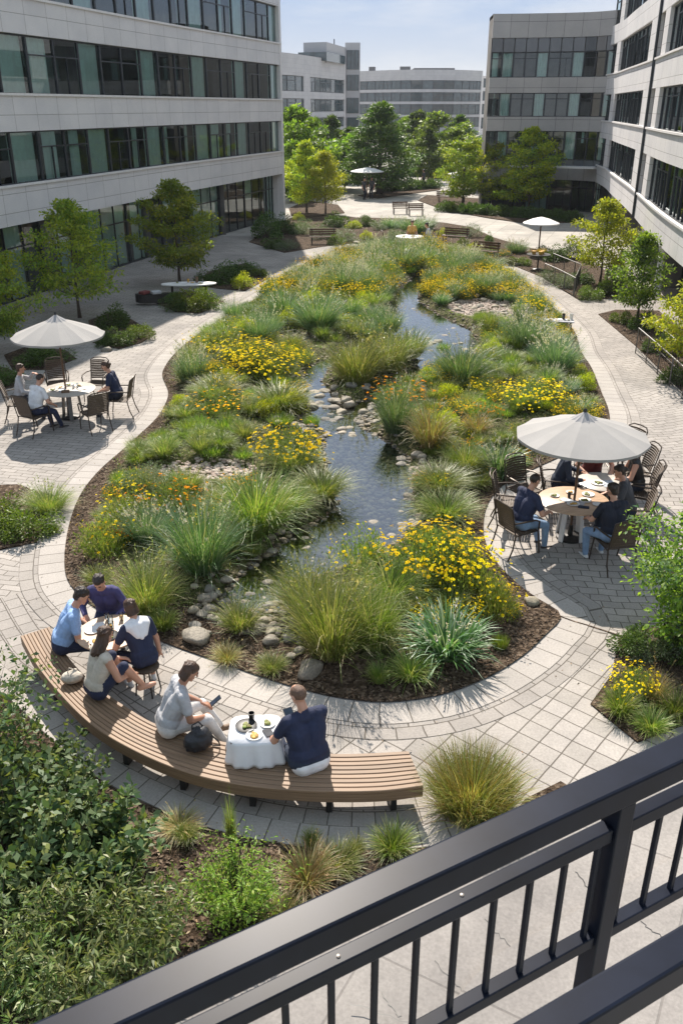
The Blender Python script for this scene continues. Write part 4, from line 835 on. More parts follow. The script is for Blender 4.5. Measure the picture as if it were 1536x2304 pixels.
# foreground shrubs
def sprig_shrub(seed, n, rad, hgt_, leaf, aspect, mleaf, k=26, fold=.12, bend=.35, up=.55, tw=.012):
    q = np.random.default_rng(seed); v, f, tip, d = blades(q, n, rad * .35, hgt_ * 1.1, up, bend, tw, segs=4); V = v.reshape(n, 10, 3)
    mids = V.reshape(n, 5, 2, 3).mean(2); t = q.uniform(.35, 1, (n, k)); i = np.clip((t * 4).astype(int), 0, 3); fr_ = (t * 4 - i)[..., None]
    a = np.take_along_axis(mids, i[..., None], 1); b = np.take_along_axis(mids, (i + 1)[..., None], 1); P = (a + (b - a) * fr_).reshape(-1, 3)
    D = unit(b - a).reshape(-1, 3); sd_ = unit(np.cross(D, q.normal(0, 1, D.shape))); P = P + sd_ * q.uniform(0, .05, (len(P), 1))
    v2, f2 = leafquads(q, P, D * .5 + sd_, leaf, aspect, fold, .3)
    st_ = np_mesh('stem', v, f, [M['trunk']]); return np_mesh('foliage', v2, f2, [mleaf]), st_
def fshrub(X, Y, seed, label, n, rad, h_, leaf, asp, ml, k=26, s=1.0, **kw):
    a, b = sprig_shrub(seed, n, rad, h_, leaf, asp, ml, k, **kw); r_ = empty('shrub', (X, Y, 0), seed, label, 'shrub', scale=s); link('foliage', a, r_); link('stem', b, r_); return r_
for i, (x, y, n, rad, h_, leaf, asp, ml, k, lb) in enumerate([
    (40, 1990, 150, .8, 1.4, .10, .55, 'lf_gloss', 34, 'big glossy broadleaf shrub at the left edge of the front bed'),
    (235, 1985, 120, .5, 1.05, .095, .55, 'lf_gloss', 34, 'glossy broadleaf shrub nearest the bark path of the front bed'),
    (-60, 1790, 130, .75, 1.8, .09, .55, 'lf_gloss', 30, 'tall broadleaf shrub rising behind the others at the left edge'),
    (120, 1800, 110, .55, .85, .08, .55, 'lf_gloss', 30, 'broadleaf shrub leaning over the apron kerb'),
    (215, 2230, 150, .6, 1.15, .095, .22, 'lf_fern', 40, 'feathery fern-like shrub in the bottom left corner'),
    (20, 2250, 150, .62, 1.25, .095, .22, 'lf_fern', 40, 'feathery shrub at the very corner left of the other feathery one'),
    (310, 2140, 90, .45, .8, .09, .24, 'lf_fern', 34, 'small feathery shrub beside the mulch strip')]):
    X, Y = at(x, y); fshrub(X, Y, i + 2.0, lb, n, rad, h_, leaf, asp, M[ml], k) if False else fshrub(X, Y, 300 + i, lb, n, rad, h_, leaf, asp, M[ml], k)
X, Y = at(530, 2060); fshrub(X, Y, 320, 'upright yellow-green shrub in the middle of the front bed', 160, .44, .95, .045, .32, M['gr_lime'], 30, bend=.25, up=.45)
X, Y = at(555, 2085); fshrub(X, Y, 321, 'green leafy base growth of the yellow-green shrub', 60, .45, .45, .05, .3, M['lf_mid'], 18, bend=.5, up=.8)
X, Y = at(522, 1905); plant('green', X, Y, .18, .75, 'single tall weed stalk standing at the kerb of the front bed')
X, Y = at(-30, 1570); fshrub(X, Y, 323, 'shrub sprigs reaching in at the left edge below the bench', 40, .5, 1.2, .06, .5, M['lf_gloss'], 22, bend=.5, up=.7)
# ------------------------------------------------------------------ trees
M['greywall'] = std('greywall', (.42, .42, .44), .8, .05)
def tree_meshes(seed, height, width, leafmats, n_leaf=9000, leaf=.11, trunk_h=.28, shape='oval', tiers=True, tr=.07, aspect=.5, density=1.0):
    n_leaf = int(n_leaf * .68); q = np.random.default_rng(seed); tb = MB(); P = Vector((0, 0, 0)); pts = [P.copy()]; H_ = height * .93
    for i in range(1, 9):
        z = H_ * i / 8; pts.append(Vector((q.normal(0, .012) * z, q.normal(0, .012) * z, z)))
    tb.tube(pts, [tr * (1 - .88 * (i / 8)) + (tr * .35 if i == 0 else 0) for i in range(9)], 8); cents = []; 
    nl = int(26 * density)
    for i in range(nl):
        t = (i + .5) / nl; z = height * (trunk_h + (0.97 - trunk_h) * t); a = i * 2.4 + q.uniform(-.4, .4)
        if shape == 'oval': rmax = width / 2 * math.sin(PI * min(1, max(.12, .22 + .78 * t))) ** .75 * (1.0 if t < .8 else .8)
        elif shape == 'cone': rmax = width / 2 * (1.04 - t) ** .8 * (.75 if t < .08 else 1)
        else: rmax = width / 2 * (.62 + .38 * math.sin(PI * t)) * (1 if t < .85 else .65)
        rmax *= q.uniform(.55, 1.22); z0 = z - rmax * q.uniform(.25, .55); z0 = max(z0, height * trunk_h * .75)
        k = min(7, int(z0 / H_ * 8)); base = pts[k].lerp(pts[k + 1], z0 / H_ * 8 - k)
        d = Vector((math.cos(a), math.sin(a), 0)); e = Vector((base.x, base.y, z)) + d * rmax; m = base.lerp(e, .5) + Vector((0, 0, -.04 * rmax))
        r0 = tr * .42 * (1 - .6 * t); tb.tube([base, m, e], [r0, r0 * .6, r0 * .2], 5)
        for u in (.45, .7, .92, 1.02):
            c = base.lerp(e, u); cents.append((c, (.25 + .17 * width / 4) * (1.25 - .5 * u)))
            if u > .4:
                for sgn in (-1, 1):
                    sb = c + Vector((-d.y, d.x, .15)) * (sgn * rmax * q.uniform(.18, .38)); tb.tube([c, sb], [r0 * .3, r0 * .1], 4, cap=False); cents.append((sb, (.22 + .14 * width / 4) * q.uniform(.7, 1.1)))
    cents.append((pts[-1], .25 * width / 4)); cents.append((pts[-1] + Vector((0, 0, height * .05)), .16 * width / 4)); cents.append((pts[-2], .3 * width / 4))
    C = np.array([c[0][:] for c in cents]); Rr = np.array([c[1] for c in cents]); wgt = Rr ** 2; wgt /= wgt.sum(); idx = q.choice(len(C), n_leaf, p=wgt)
    d = unit(q.normal(0, 1, (n_leaf, 3))); rr = q.uniform(.25, 1.15, n_leaf)[:, None]; fl = .48 if tiers else .9
    Pn = C[idx] + d * rr * Rr[idx][:, None] * np.array([1.15, 1.15, fl]); D = unit(d + np.array([0, 0, -.25])); v, f = leafquads(q, Pn, D, leaf, aspect, .12, .5)
    mi = (np.random.default_rng(seed + 1).random(len(C)) < .35).astype(int)[idx] if len(leafmats) > 1 else None
    return tb.mesh('trunk', M['trunk'], True), np_mesh('crown', v, f, leafmats, mi)
TM = {}
def tree(key, X, Y, rz, label, sc=(1, 1, 1), group=None, nm='tree'):
    t, c = TM[key]; o = empty(nm, (X, Y, 0), rz, label, 'tree', group); o.scale = sc; link('trunk', t, o); link('crown', c, o); return o
TM['maple'] = tree_meshes(1, 4.5, 3.9, [M['lf_mid'], M['lf_olive']], 15000, .14, .22, tr=.07)
TM['maple2'] = tree_meshes(2, 4.4, 3.9, [M['lf_olive'], M['lf_mid']], 12000, .135, .24, tr=.06)
TM['yellow'] = tree_meshes(3, 3.8, 2.8, [M['lf_yel'], M['lf_olive']], 11000, .125, .26, 'oval', tr=.055)
TM['slender'] = tree_meshes(4, 3.3, 1.8, [M['lf_mid'], M['lf_dark']], 9000, .12, .22, 'oval', tr=.05, density=.9)
TM['conifer'] = tree_meshes(5, 7.9, 7.4, [M['lf_dark'], M['lf_bush']], 30000, .24, .13, 'cone', tr=.2, aspect=.4, density=1.8)
TM['plaza'] = tree_meshes(6, 6.2, 5.0, [M['lf_yel'], M['lf_mid']], 15000, .21, .20, 'oval', tr=.12)  # lighter yellow leaf colour stands in for sunlight that the wing blocks
TM['plaza2'] = tree_meshes(7, 6.0, 4.6, [M['lf_mid'], M['lf_olive']], 13000, .21, .18, 'round', tr=.12)
TM['far'] = tree_meshes(8, 7.0, 5.6, [M['lf_dark'], M['lf_bush']], 9000, .38, .15, 'oval', tr=.12, density=.8)
TM['far2'] = tree_meshes(9, 7.0, 6.0, [M['lf_bush'], M['lf_mid']], 9000, .38, .15, 'round', tr=.12, density=.8)
TM['near'] = tree_meshes(12, 2.9, 2.0, [M['lf_mid'], M['lf_gloss']], 19000, .085, .16, 'round', tiers=False, tr=.045, density=1.0)
X, Y = at(180, 715); tree('maple2', X, Y, .4, 'airy olive green tree by the left building behind the left parasol')
X, Y = at(405, 642); tree('maple', X, Y, 1.2, 'dense green tree standing beside the long table by the left building', (.98, .98, 1.03))
X, Y = at(2, 800); tree('maple', X - .1, Y, 3.1, 'dark green tree cut by the left edge beside the left parasol', (.78, .78, .84))
X, Y = at(1348, 640); tree('yellow', X, Y, .2, 'yellow-green tree by the ramp in front of the right building')
X, Y = at(1432, 722); tree('slender', X, Y, 1.9, 'slender dark green tree under the overhang of the right building')
X, Y = at(1545, 850); tree('yellow', X, Y, 2.5, 'leafy tree cut by the right edge behind the handrail', (.85, .85, .85))
X, Y = at(852, 437); tree('conifer', X, Y, .3, 'big dark broad-pyramid tree in the middle of the far plaza', (1.3, 1.3, 1.0))
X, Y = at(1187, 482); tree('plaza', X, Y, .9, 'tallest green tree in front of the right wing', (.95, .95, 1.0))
X, Y = at(1040, 465); tree('plaza2', X, Y, 2.2, 'spreading green tree left of the right wing', (.9, .9, .88))
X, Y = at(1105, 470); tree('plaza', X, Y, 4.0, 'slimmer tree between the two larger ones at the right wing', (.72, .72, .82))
X, Y = at(985, 455); tree('plaza2', X, Y, 5.0, 'pale green tree left of the spreading one by the plaza', (.6, .6, .72)) if False else None
X, Y = at(732, 482); tree('yellow', X, Y, 1.1, 'yellow-green tree right of the left building corner', (1.2, 1.2, 1.2))
X, Y = at(690, 480); tree('plaza', X, Y, 2.4, 'green tree with thin trunks hugging the left building corner', (.68, .68, .85))
for i, (x, yb, yt, w, k, lb) in enumerate([
    (668, 440, 258, 90, 'far2', 'tall light green tree directly behind the left building corner'), (712, 425, 290, 100, 'far2', 'rounded tree in front of the white middle building'),
    (745, 405, 275, 60, 'far', 'pointed tree right of the rounded one before the middle building'), (655, 455, 330, 60, 'far2', 'low leafy tree peeping past the left building corner'),
    (790, 410, 300, 70, 'far', 'dark tree behind the big plaza tree on its left'), (775, 425, 340, 60, 'far', 'small dark tree behind the yellow-green one'),
    (935, 375, 262, 75, 'far', 'dark tree just right of the big plaza tree'), (908, 360, 272, 50, 'far2', 'tree half behind the big plaza tree'),
    (985, 385, 265, 75, 'far2', 'bushy tree in the middle of the far grove'), (1030, 370, 270, 60, 'far', 'dark tree at the right of the far grove'),
    (1015, 400, 300, 60, 'far2', 'low tree before the far grove'), (1060, 380, 315, 50, 'far2', 'small tree at the right end of the far grove'),
    (962, 410, 300, 50, 'far', 'narrow tree at the left front of the far grove'), (1075, 430, 330, 60, 'far2', 'light green tree left of the wing corner')]):
    X, Y = at(x, yb); m_ = mpp(X, Y); h_ = hgt(yt, Y); tree(k, X, Y, i * 1.7, lb, (w * m_ / 5.2 * 1.45,) * 2 + (h_ / 6.3,))
X, Y = at(1565, 1470); tree('near', X, Y, .7, 'small leafy tree at the right edge in front of the patio', (1.0, 1.0, .86))
# ------------------------------------------------------------------ buildings
def facade(root, line, rows, bands, bay, transom=.32, thick=.4, ground=None, ground_bay=2, inner=-1, curtains=.4, piers=(), end_piers=(0, 1), far=False, wallmat='wall', top=None, ledges=(), recess=.22, glass='glass', seed=0, sub=None, interior=3.2, split=.5, skip_interior=False):
    """line runs left to right as seen from the courtyard; outward normal is to the right of travel"""
    q = random.Random(seed); P = resample(line, bay); n = len(P) - 1
    def off(d): return offs(P, d)          # + = into the building (left of travel)
    O, I = off(0), off(thick); wb = MB(); uv = []; S = [0]
    for a, b in zip(P[:-1], P[1:]): S.append(S[-1] + math.hypot(b[0] - a[0], b[1] - a[1]))
    def quad(vs, us): k = len(wb.v); wb.v += vs; wb.f.append(tuple(range(k, k + 4))); wb.m.append(0); uv.extend(us)
    def band(z0, z1, A, B, i0=0, i1=None):
        i1 = n if i1 is None else i1
        for i in range(i0, i1):
            a, b, c, d = A[i], A[i + 1], B[i], B[i + 1]
            quad([(*a, z0), (*b, z0), (*b, z1), (*a, z1)], [(S[i], z0), (S[i + 1], z0), (S[i + 1], z1), (S[i], z1)])
            quad([(*a, z1), (*b, z1), (*d, z1), (*c, z1)], [(S[i], 0), (S[i + 1], 0), (S[i + 1], thick), (S[i], thick)])
            quad([(*b, z0), (*a, z0), (*c, z0), (*d, z0)], [(S[i], 0), (S[i + 1], 0), (S[i + 1], thick), (S[i], thick)])
            quad([(*d, z0), (*c, z0), (*c, z1), (*d, z1)], [(S[i], z0), (S[i + 1], z0), (S[i + 1], z1), (S[i], z1)])
        for i, f in ((i0, 1), (i1, 0)):
            a, c = A[i], B[i]; vs = [(*a, z0), (*a, z1), (*c, z1), (*c, z0)]
            if not f: vs.reverse()
            quad(vs, [(0, z0), (0, z1), (thick, z1), (thick, z0)])
    def flush(nm):
        me = bpy.data.meshes.new(nm); me.from_pydata(wb.v, [], wb.f); me.materials.append(M[wallmat]); ul = me.uv_layers.new(name='UVMap')
        for lp, u in zip(me.loops, uv): ul.data[lp.index].uv = u
        link(nm, me, root); wb.v.clear(); wb.f.clear(); wb.m.clear(); uv.clear()
    for z0, z1 in bands: band(z0, z1, O, I); flush('wall')
    for i in piers:      # solid wall bays
        for z0, z1 in rows: band(z0, z1, off(.004), off(thick), i, i + 1); flush('wall_bay')
    if end_piers:
        zt = top or bands[-1][1]
        for i, j in [((0, 1), (n, n - 1))[k] for k in end_piers]:
            dx, dy = P[j][0] - P[i][0], P[j][1] - P[i][1]; l = math.hypot(dx, dy); dx, dy = dx / l, dy / l; s = 1 if i == 0 else -1; nx, ny = -dy * s, dx * s
            c = (P[i][0] + dx * .14 + nx * .25, P[i][1] + dy * .14 + ny * .25, zt / 2 - .01); pb = MB(); pb.box(c, (.34, .56, zt), math.atan2(dy, dx)); pb.build('pier', M['ledge'], root)
    if ledges:
        for z in ledges:
            lb = MB(); A, B = off(-.07), off(.05)
            for i in range(n): lb.add([(*A[i], z - .09), (*A[i + 1], z - .09), (*B[i + 1], z - .09), (*B[i], z - .09), (*A[i], z), (*A[i + 1], z), (*B[i + 1], z), (*B[i], z)], [(3, 2, 1, 0), (4, 5, 6, 7), (0, 1, 5, 4), (2, 3, 7, 6), (1, 2, 6, 5), (3, 0, 4, 7)])
            lb.build('ledge', M['ledge'], root)
    allrows = [(r[0], r[1], 1, recess) for r in rows] + ([(ground[0], ground[1], ground_bay, ground[2])] if ground else [])
    for ri, (z0, z1, gb, rec) in enumerate(allrows):
        Q = off(rec); i = 0
        while i < n:
            j = min(i + gb, n)
            if gb == 1 and i in piers: i = j; continue
            a, b = Vector((*Q[i], 0)), Vector((*Q[j], 0)); d = (b - a).normalized(); nn = Vector((-d.y, d.x, 0)); l = (b - a).length; fw = .055 if not far else .12; dp = .10
            fb = MB(); up = (0, 0, 1)
            def V(s, z, o=0.0): p = a + d * s + nn * o; return (p.x, p.y, z)
            e = .002
            fb.bar(V(fw / 2 + e, z0), V(fw / 2 + e, z1), fw, dp, up=tuple(nn)); fb.bar(V(l - fw / 2 - e, z0), V(l - fw / 2 - e, z1), fw, dp, up=tuple(nn))
            fb.bar(V(fw, z0 + fw / 2), V(l - fw, z0 + fw / 2), dp, fw); fb.bar(V(fw, z1 - fw / 2), V(l - fw, z1 - fw / 2), dp, fw)
            wide = (i % 3) != 1
            if wide or gb > 1:
                zt = z1 - (z1 - z0) * transom; fb.bar(V(fw, zt), V(l - fw, zt), dp * .8, fw * .9)
                for k in range(1, gb + (1 if q.random() < split else 0) + (0 if gb == 1 else 1)):
                    m = gb + (1 if gb > 1 else 1); s = l * k / (m if gb > 1 else 2)
                    if s < l - .2: fb.bar(V(s, z0 + fw), V(s, zt - fw * .45 if gb == 1 else z1 - fw), fw * .7, dp * .7, up=tuple(nn))
            if far:
                fb.add([V(fw, z0 + fw, .02), V(l - fw, z0 + fw, .02), V(l - fw, z1 - fw, .02), V(fw, z1 - fw, .02)], [(0, 1, 2, 3)], 1)
                fb.build('window', [M['wframe'], M['glass_far']], root)
            else:
                wo_ = fb.build('window', M['wframe'], root); gb_ = MB(); gb_.add([V(fw, z0 + fw, .01), V(l - fw, z0 + fw, .01), V(l - fw, z1 - fw, .01), V(fw, z1 - fw, .01)], [(0, 1, 2, 3)]); gb_.build('pane', M[glass], wo_)
                if (not wide and curtains > 0) or q.random() < curtains * .6:
                    cb = MB(); s0, s1 = (0.08, l - .08) if not wide else sorted((q.uniform(.1, l * .5), q.uniform(l * .5, l - .1))); 
                    if q.random() < .5 and wide: s1 = s0 + (s1 - s0) * .5
                    m = 14; zz = z0 + .05 if (not wide or q.random() < .6) else z1 - (z1 - z0) * q.uniform(.3, .6); vs = []
                    for k in range(m + 1):
                        o_ = .16 + .035 * math.sin(k * 1.9 + i); s = s0 + (s1 - s0) * k / m; vs += [V(s, zz, o_), V(s + q.uniform(-.01, .01), z1 - .05, o_)]
                    cb.add(vs, [(2 * k, 2 * k + 2, 2 * k + 3, 2 * k + 1) for k in range(m)]); cb.build('curtain', M['curtain'], wo_, smooth=True)
            i = j
    if not skip_interior:
        ib = MB(); A, B = off(thick + .02), off(thick + interior)
        zs = [b[0] + .1 for b in bands] + [bands[-1][1] - .2]
        for z in zs:
            for i in range(n): ib.add([(*A[i], z), (*A[i + 1], z), (*B[i + 1], z), (*B[i], z), (*A[i], z + .25), (*A[i + 1], z + .25), (*B[i + 1], z + .25), (*B[i], z + .25)], [(3, 2, 1, 0), (4, 5, 6, 7), (0, 1, 5, 4), (2, 3, 7, 6)])
        for i in range(n): ib.add([(*B[i], 0), (*B[i + 1], 0), (*B[i + 1], zs[-1]), (*B[i], zs[-1])], [(0, 1, 2, 3)])
        for i in (0, n): ib.add([(*A[i], 0), (*B[i], 0), (*B[i], zs[-1]), (*A[i], zs[-1])], [(0, 1, 2, 3)])
        for i in range(3, n, 5):      # room partitions and desks
            ib.add([(*A[i], 0), (*B[i], 0), (*B[i], zs[-1]), (*A[i], zs[-1])], [(0, 1, 2, 3)])
        ib.build('interior', M['interior'], root)
    return P
# left building
LL = crom([(-17.0, 24.5), (-15.0, 30.5), (-13.2, 37.0), (-11.9, 41.5), (-10.6, 46.3), (-8.9, 52.3), (-6.7, 59.2), (-4.15, 67.2)], n=6)
bl = empty('office_building', (-12, 45, 0), 0, 'large pale stone office block with ribbon windows filling the left side', 'building')
bl.location = (0, 0, 0)
LB = facade(bl, LL, [(4.62, 6.6), (7.95, 10.1), (11.4, 13.6), (14.9, 17.0)], [(3.12, 4.62), (6.6, 7.95), (10.1, 11.4), (13.6, 14.9), (17.0, 19.0)], 1.95, ground=(0.0, 3.12, .75), ground_bay=2, curtains=.95, ledges=(4.66, 7.99, 11.44), seed=3, top=19)
tb_ = MB(); back = offs(LL, 14); tb_.prism([p for p in offs(LL, .3)] + list(reversed(back)), 18.6, 18.9); tb_.build('roof', M['roofdark'], bl)
cb_ = MB(); cb_.prism([p for p in offs(LL, 4.2)] + list(reversed(back)), 0, 18.6); cb_.build('core', M['wall'], bl)
eb = MB(); e0, e1 = offs(LL, .42)[-1], offs(LL, 14)[-1]; dd = Vector((e1[0] - e0[0], e1[1] - e0[1])); eb.bar((e0[0], e0[1] - .2, 9.4), (e1[0], e1[1] - .2, 9.4), .3, 18.7); eb.build('side_wall', M['ledge'], bl)
# right building, long curved side
RL = crom([(19.45, 71.4), (18.75, 66.0), (17.6, 60.0), (16.3, 53.0), (15.2, 47.4), (13.6, 39.7), (12.35, 32.7), (11.3, 25.5)], n=6)
br_ = empty('office_building', (0, 0, 0), 0, 'curved pale office block overhanging the walk on the right side', 'building')
RB = facade(br_, RL, [(3.48, 5.4), (6.55, 8.3), (9.6, 11.5), (12.7, 14.6)], [(2.3, 3.48), (5.4, 6.55), (8.3, 9.6), (11.5, 12.7), (14.6, 16.5)], 1.75, ground=(0.0, 2.3, 1.7), ground_bay=3, curtains=.8, piers=(2, 12, 13, 15), ledges=(3.52, 6.59, 9.64), seed=8, end_piers=(1,), transom=.22, split=.9, top=16.5, interior=4.0)
backR = offs(RL, 14); t2 = MB(); t2.prism([p for p in offs(RL, .3)] + list(reversed(backR)), 16.1, 16.4); t2.build('roof', M['roofdark'], br_)
sb_ = MB(); so_, si_ = offs(RL, .03), offs(RL, 2.2); sb_.prism(so_ + list(reversed(si_)), 2.27, 2.297); sb_.build('soffit', M['ledge'], br_)
c2 = MB(); c2.prism([p for p in offs(RL, 4.8)] + list(reversed(backR)), 0, 16.0); c2.build('core', M['wall'], br_)
dp_ = MB(); k_ = len(RB) - 1; i_ = min(range(len(RB)), key=lambda i: abs(RB[i][1] - 47)); px_, py_ = offs(RB, -.06)[i_]; dp_.tube([(px_, py_, 2.3), (px_, py_, 16.4)], .07, 8); dp_.build('downpipe', M['wframe'], br_, smooth=True)
for yy in (62, 46, 38, 30):
    i_ = min(range(len(RB)), key=lambda i: abs(RB[i][1] - yy)); px_, py_ = offs(RB, .45)[i_]
    cm = MB(); cm.lathe([(.2, 0), (.17, .05), (.15, 1.6), (.19, 2.0), (.34, 2.27)], 16, (px_, py_, 0)); cm.build('column', M['ledge'], br_, smooth=True)
# right wing, front facing the courtyard
wg = empty('office_building', (0, 0, 0), 0, 'four storey wing with grey glass spandrels facing the courtyard on the right', 'building')
WL = crom([(11.25, 73.6), (13.5, 73.4), (16.5, 72.8), (18.4, 72.0), (19.5, 70.6)], n=6)
WB = facade(wg, WL, [(3.75, 5.8), (6.8, 8.45), (9.5, 11.2)], [(2.3, 3.2), (5.8, 6.8), (8.45, 9.5), (12.15, 13.7)], .85, ground=(0.0, 2.3, .5), ground_bay=2, curtains=.18, seed=5, wallmat='wall_dark', ledges=(3.3,), top=13.7, end_piers=False, transom=.25, split=.3)
QQ = offs(WB, .10)
for i in range(len(WB) - 1):
    a, b = Vector((*QQ[i], 0)), Vector((*QQ[i + 1], 0)); d = (b - a).normalized(); nn = Vector((-d.y, d.x, 0)); l = (b - a).length
    for z0, z1 in ((11.22, 12.13), (3.22, 3.74)):
        sp_ = MB(); sp_.bar(a + d * .03 + Vector((0, 0, (z0 + z1) / 2)), b - d * .03 + Vector((0, 0, (z0 + z1) / 2)), .05, z1 - z0); sp_.build('spandrel_panel', M['panelglass'], wg)
bW = offs(WL, 16); t3 = MB(); t3.prism([p for p in offs(WL, .3)] + [(22.5, 71), (26, 78), (26, 92), (15.2, 90)], 13.3, 13.5); t3.build('roof', M['roofdark'], wg)
c3 = MB(); c3.prism([(13.0, 77.4)] + [p for p in offs(WL, 3.8)][1:] + [(26, 80), (26, 92), (15.4, 90)], 0, 13.3); c3.build('core', M['wall_dark'], wg)
s3 = MB(); s3.bar((11.75, 74.0, 6.8), (15.2, 90, 6.8), .3, 13.6); s3.build('side_wall', M['wall_dark'], wg)
k3 = MB(); k3.bar((13.2, 72.9, 3.3), (19.2, 70.6, 3.3), 1.2, .12); k3.build('canopy', M['ledge'], wg)
# middle building, left of the sky gap
bm = empty('office_building', (0, 0, 0), 0, 'white office block with curved parapet and glazed penthouse behind the left trees', 'building')
def X_(px, Y): return (px - 768) * Y * CP / F
ML = crom([(X_(560, 160), 160), (X_(645, 168), 168), (X_(710, 182), 182), (X_(776, 203), 203)], n=5)
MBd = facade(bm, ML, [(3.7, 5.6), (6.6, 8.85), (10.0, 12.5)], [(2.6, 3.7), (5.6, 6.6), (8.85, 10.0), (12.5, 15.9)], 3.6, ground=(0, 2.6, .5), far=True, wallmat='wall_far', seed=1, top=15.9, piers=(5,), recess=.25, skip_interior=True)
p5 = MB(); b5 = offs(ML, 22); p5.prism(offs(ML, .9) + list(reversed(b5)), 0, 15.4); p5.build('core', M['wall'], bm)
X0, X1 = X_(776, 203), X_(809, 205)
e5 = empty('stair_tower', (0, 0, 0), 0, 'narrow tower with a glazed top corner right of the white office block', 'building')
m5 = MB(); m5.box(((X0 + X1) / 2, 209, 9.8), (X1 - X0, 8, 19.6)); m5.build('wall', M['greywall'], e5)
for (z0, z1) in ((3.0, 5.4), (6.2, 9.2), (10.6, 13.6), (14.6, 18.2)):
    wv_ = MB(); wv_.box(((X0 + X1) / 2 + .1, 204.95, (z0 + z1) / 2), ((X1 - X0) * .78, .08, z1 - z0), mi=1); 
    for k in range(4): wv_.box((X0 + (X1 - X0) * (.13 + .26 * k), 204.88, (z0 + z1) / 2), (.12, .1, z1 - z0))
    wv_.build('window', [M['wframe'], M['glass_far']], e5)
ph = MB(); ph.prism([(X_(683, 186), 190), (X_(735, 186), 188), (X_(776, 203), 204.6), (X_(776, 212), 216), (X_(683, 205), 212)], 15.2, 18.7); ph.build('penthouse', M['greywall'], bm)
pw = MB(); pw.prism([(X_(672, 186), 187.5), (X_(735, 184), 185.5), (X_(776, 199), 201), (X_(776, 204), 204), (X_(672, 200), 200)], 15.4, 16.9); pw.build('clerestory', M['glass_far'], bm)
an = MB(); an.tube([(X_(752, 195), 196, 18.7), (X_(752, 195), 196, 19.7)], .12, 6); an.build('vent_pipe', M['wframe'], bm)
# far building
bf = empty('office_building', (0, 0, 0), 0, 'long far office block with curved front closing the view', 'building')
FL = crom([(X_(806, 300), 300), (X_(850, 294), 294), (X_(900, 288), 288), (X_(960, 286), 286), (X_(1020, 288), 288), (X_(1081, 296), 296)], n=5)
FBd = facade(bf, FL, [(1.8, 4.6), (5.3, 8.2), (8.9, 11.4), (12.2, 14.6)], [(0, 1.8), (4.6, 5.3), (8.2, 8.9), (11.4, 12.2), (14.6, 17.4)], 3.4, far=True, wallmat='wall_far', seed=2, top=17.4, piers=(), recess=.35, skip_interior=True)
p6 = MB(); p6.prism(offs(FL, 1.0) + list(reversed(offs(FL, 30))), 0, 16.9); p6.build('core', M['wall'], bf)
p7 = MB(); p7.prism([(X_(930, 290), 292), (X_(1020, 290), 292), (X_(1020, 290), 305), (X_(930, 290), 305)], 16.9, 18.0); p7.box((X_(910, 290), 293, 17.6), (3, 3, 1.6)); p7.box((X_(838, 290), 300, 17.8), (2, 2, 1.6)); p7.build('roof_plant', M['wall_dark'], bf)
bg2 = empty('office_building', (0, 0, 0), 0, 'glazed end bay seen between the far block and the right wing', 'building')
GL = [(X_(1081, 262), 262), (X_(1125, 258), 258)]
facade(bg2, GL, [(2, 4.8), (5.6, 8.2), (9, 11.3), (12.2, 14.4)], [(0, 2), (4.8, 5.6), (8.2, 9), (11.3, 12.2), (14.4, 15)], 2.2, far=True, seed=4, top=15, recess=.2, skip_interior=True)
p8 = MB(); p8.prism(offs(GL, .8) + list(reversed(offs(GL, 20))), 0, 14.8); p8.build('core', M['wall'], bg2)
# ------------------------------------------------------------------ curved timber bench
BI = [at(x, y, .46) for x, y in [(113, 1410), (150, 1472), (205, 1532), (275, 1583), (362, 1632), (500, 1667), (610, 1686), (760, 1695), (918, 1689)]]
BO = [at(x, y, .46) for x, y in [(46, 1431), (80, 1492), (132, 1558), (205, 1630), (300, 1688), (420, 1738), (550, 1767), (700, 1780), (850, 1780), (952, 1768)]]
I_, O_ = crom(BI, n=10), crom(BO, n=10)
def param(P, n):
    S = [0]; 
    for a, b in zip(P[:-1], P[1:]): S.append(S[-1] + math.hypot(b[0] - a[0], b[1] - a[1]))
    out = []
    for k in range(n + 1):
        s = S[-1] * k / n; j = max(i for i in range(len(S)) if S[i] <= s + 1e-9); j = min(j, len(P) - 2); t = (s - S[j]) / max(S[j + 1] - S[j], 1e-9)
        out.append((P[j][0] + (P[j + 1][0] - P[j][0]) * t, P[j][1] + (P[j + 1][1] - P[j][1]) * t))
    return out
NB = 90; IP, OP = param(I_, NB), param(O_, NB)
bench = empty('bench', (0, 0, 0), 0, 'long curved timber slat bench sweeping round the near end of the garden', 'bench')
NS = 9; sm_ = bpy.data.meshes.new('seat'); V = []; Fc = []; UV = []
def lerp2(a, b, t): return (a[0] + (b[0] - a[0]) * t, a[1] + (b[1] - a[1]) * t)
for s in range(NS):
    t0, t1 = (s + .035) / NS, (s + .965) / NS; b0 = len(V)
    for k in range(NB + 1):
        A, B = lerp2(OP[k], IP[k], t0), lerp2(OP[k], IP[k], t1); c = .012
        A2, B2 = lerp2(OP[k], IP[k], t0 + .014), lerp2(OP[k], IP[k], t1 - .014)
        V += [(*A, .425), (*A, .452), (*A2, .46), (*B2, .46), (*B, .452), (*B, .425)]; u = k * .075 + s * 3.1
        UV += [(u, 0 + s), (u, .03 + s), (u, .04 + s), (u, .1 + s), (u, .11 + s), (u, .14 + s)]
    for k in range(NB):
        for j in range(6): a = b0 + 6 * k + j; b = b0 + 6 * k + (j + 1) % 6; Fc.append((a, a + 6, b + 6, b))
    Fc += [tuple(b0 + j for j in range(6)), tuple(b0 + 6 * NB + j for j in reversed(range(6)))]
sm_.from_pydata(V, [], Fc); sm_.materials.append(M['wood']); ul = sm_.uv_layers.new(name='UVMap')
for lp in sm_.loops: ul.data[lp.index].uv = UV[lp.vertex_index]
link('seat', sm_, bench)
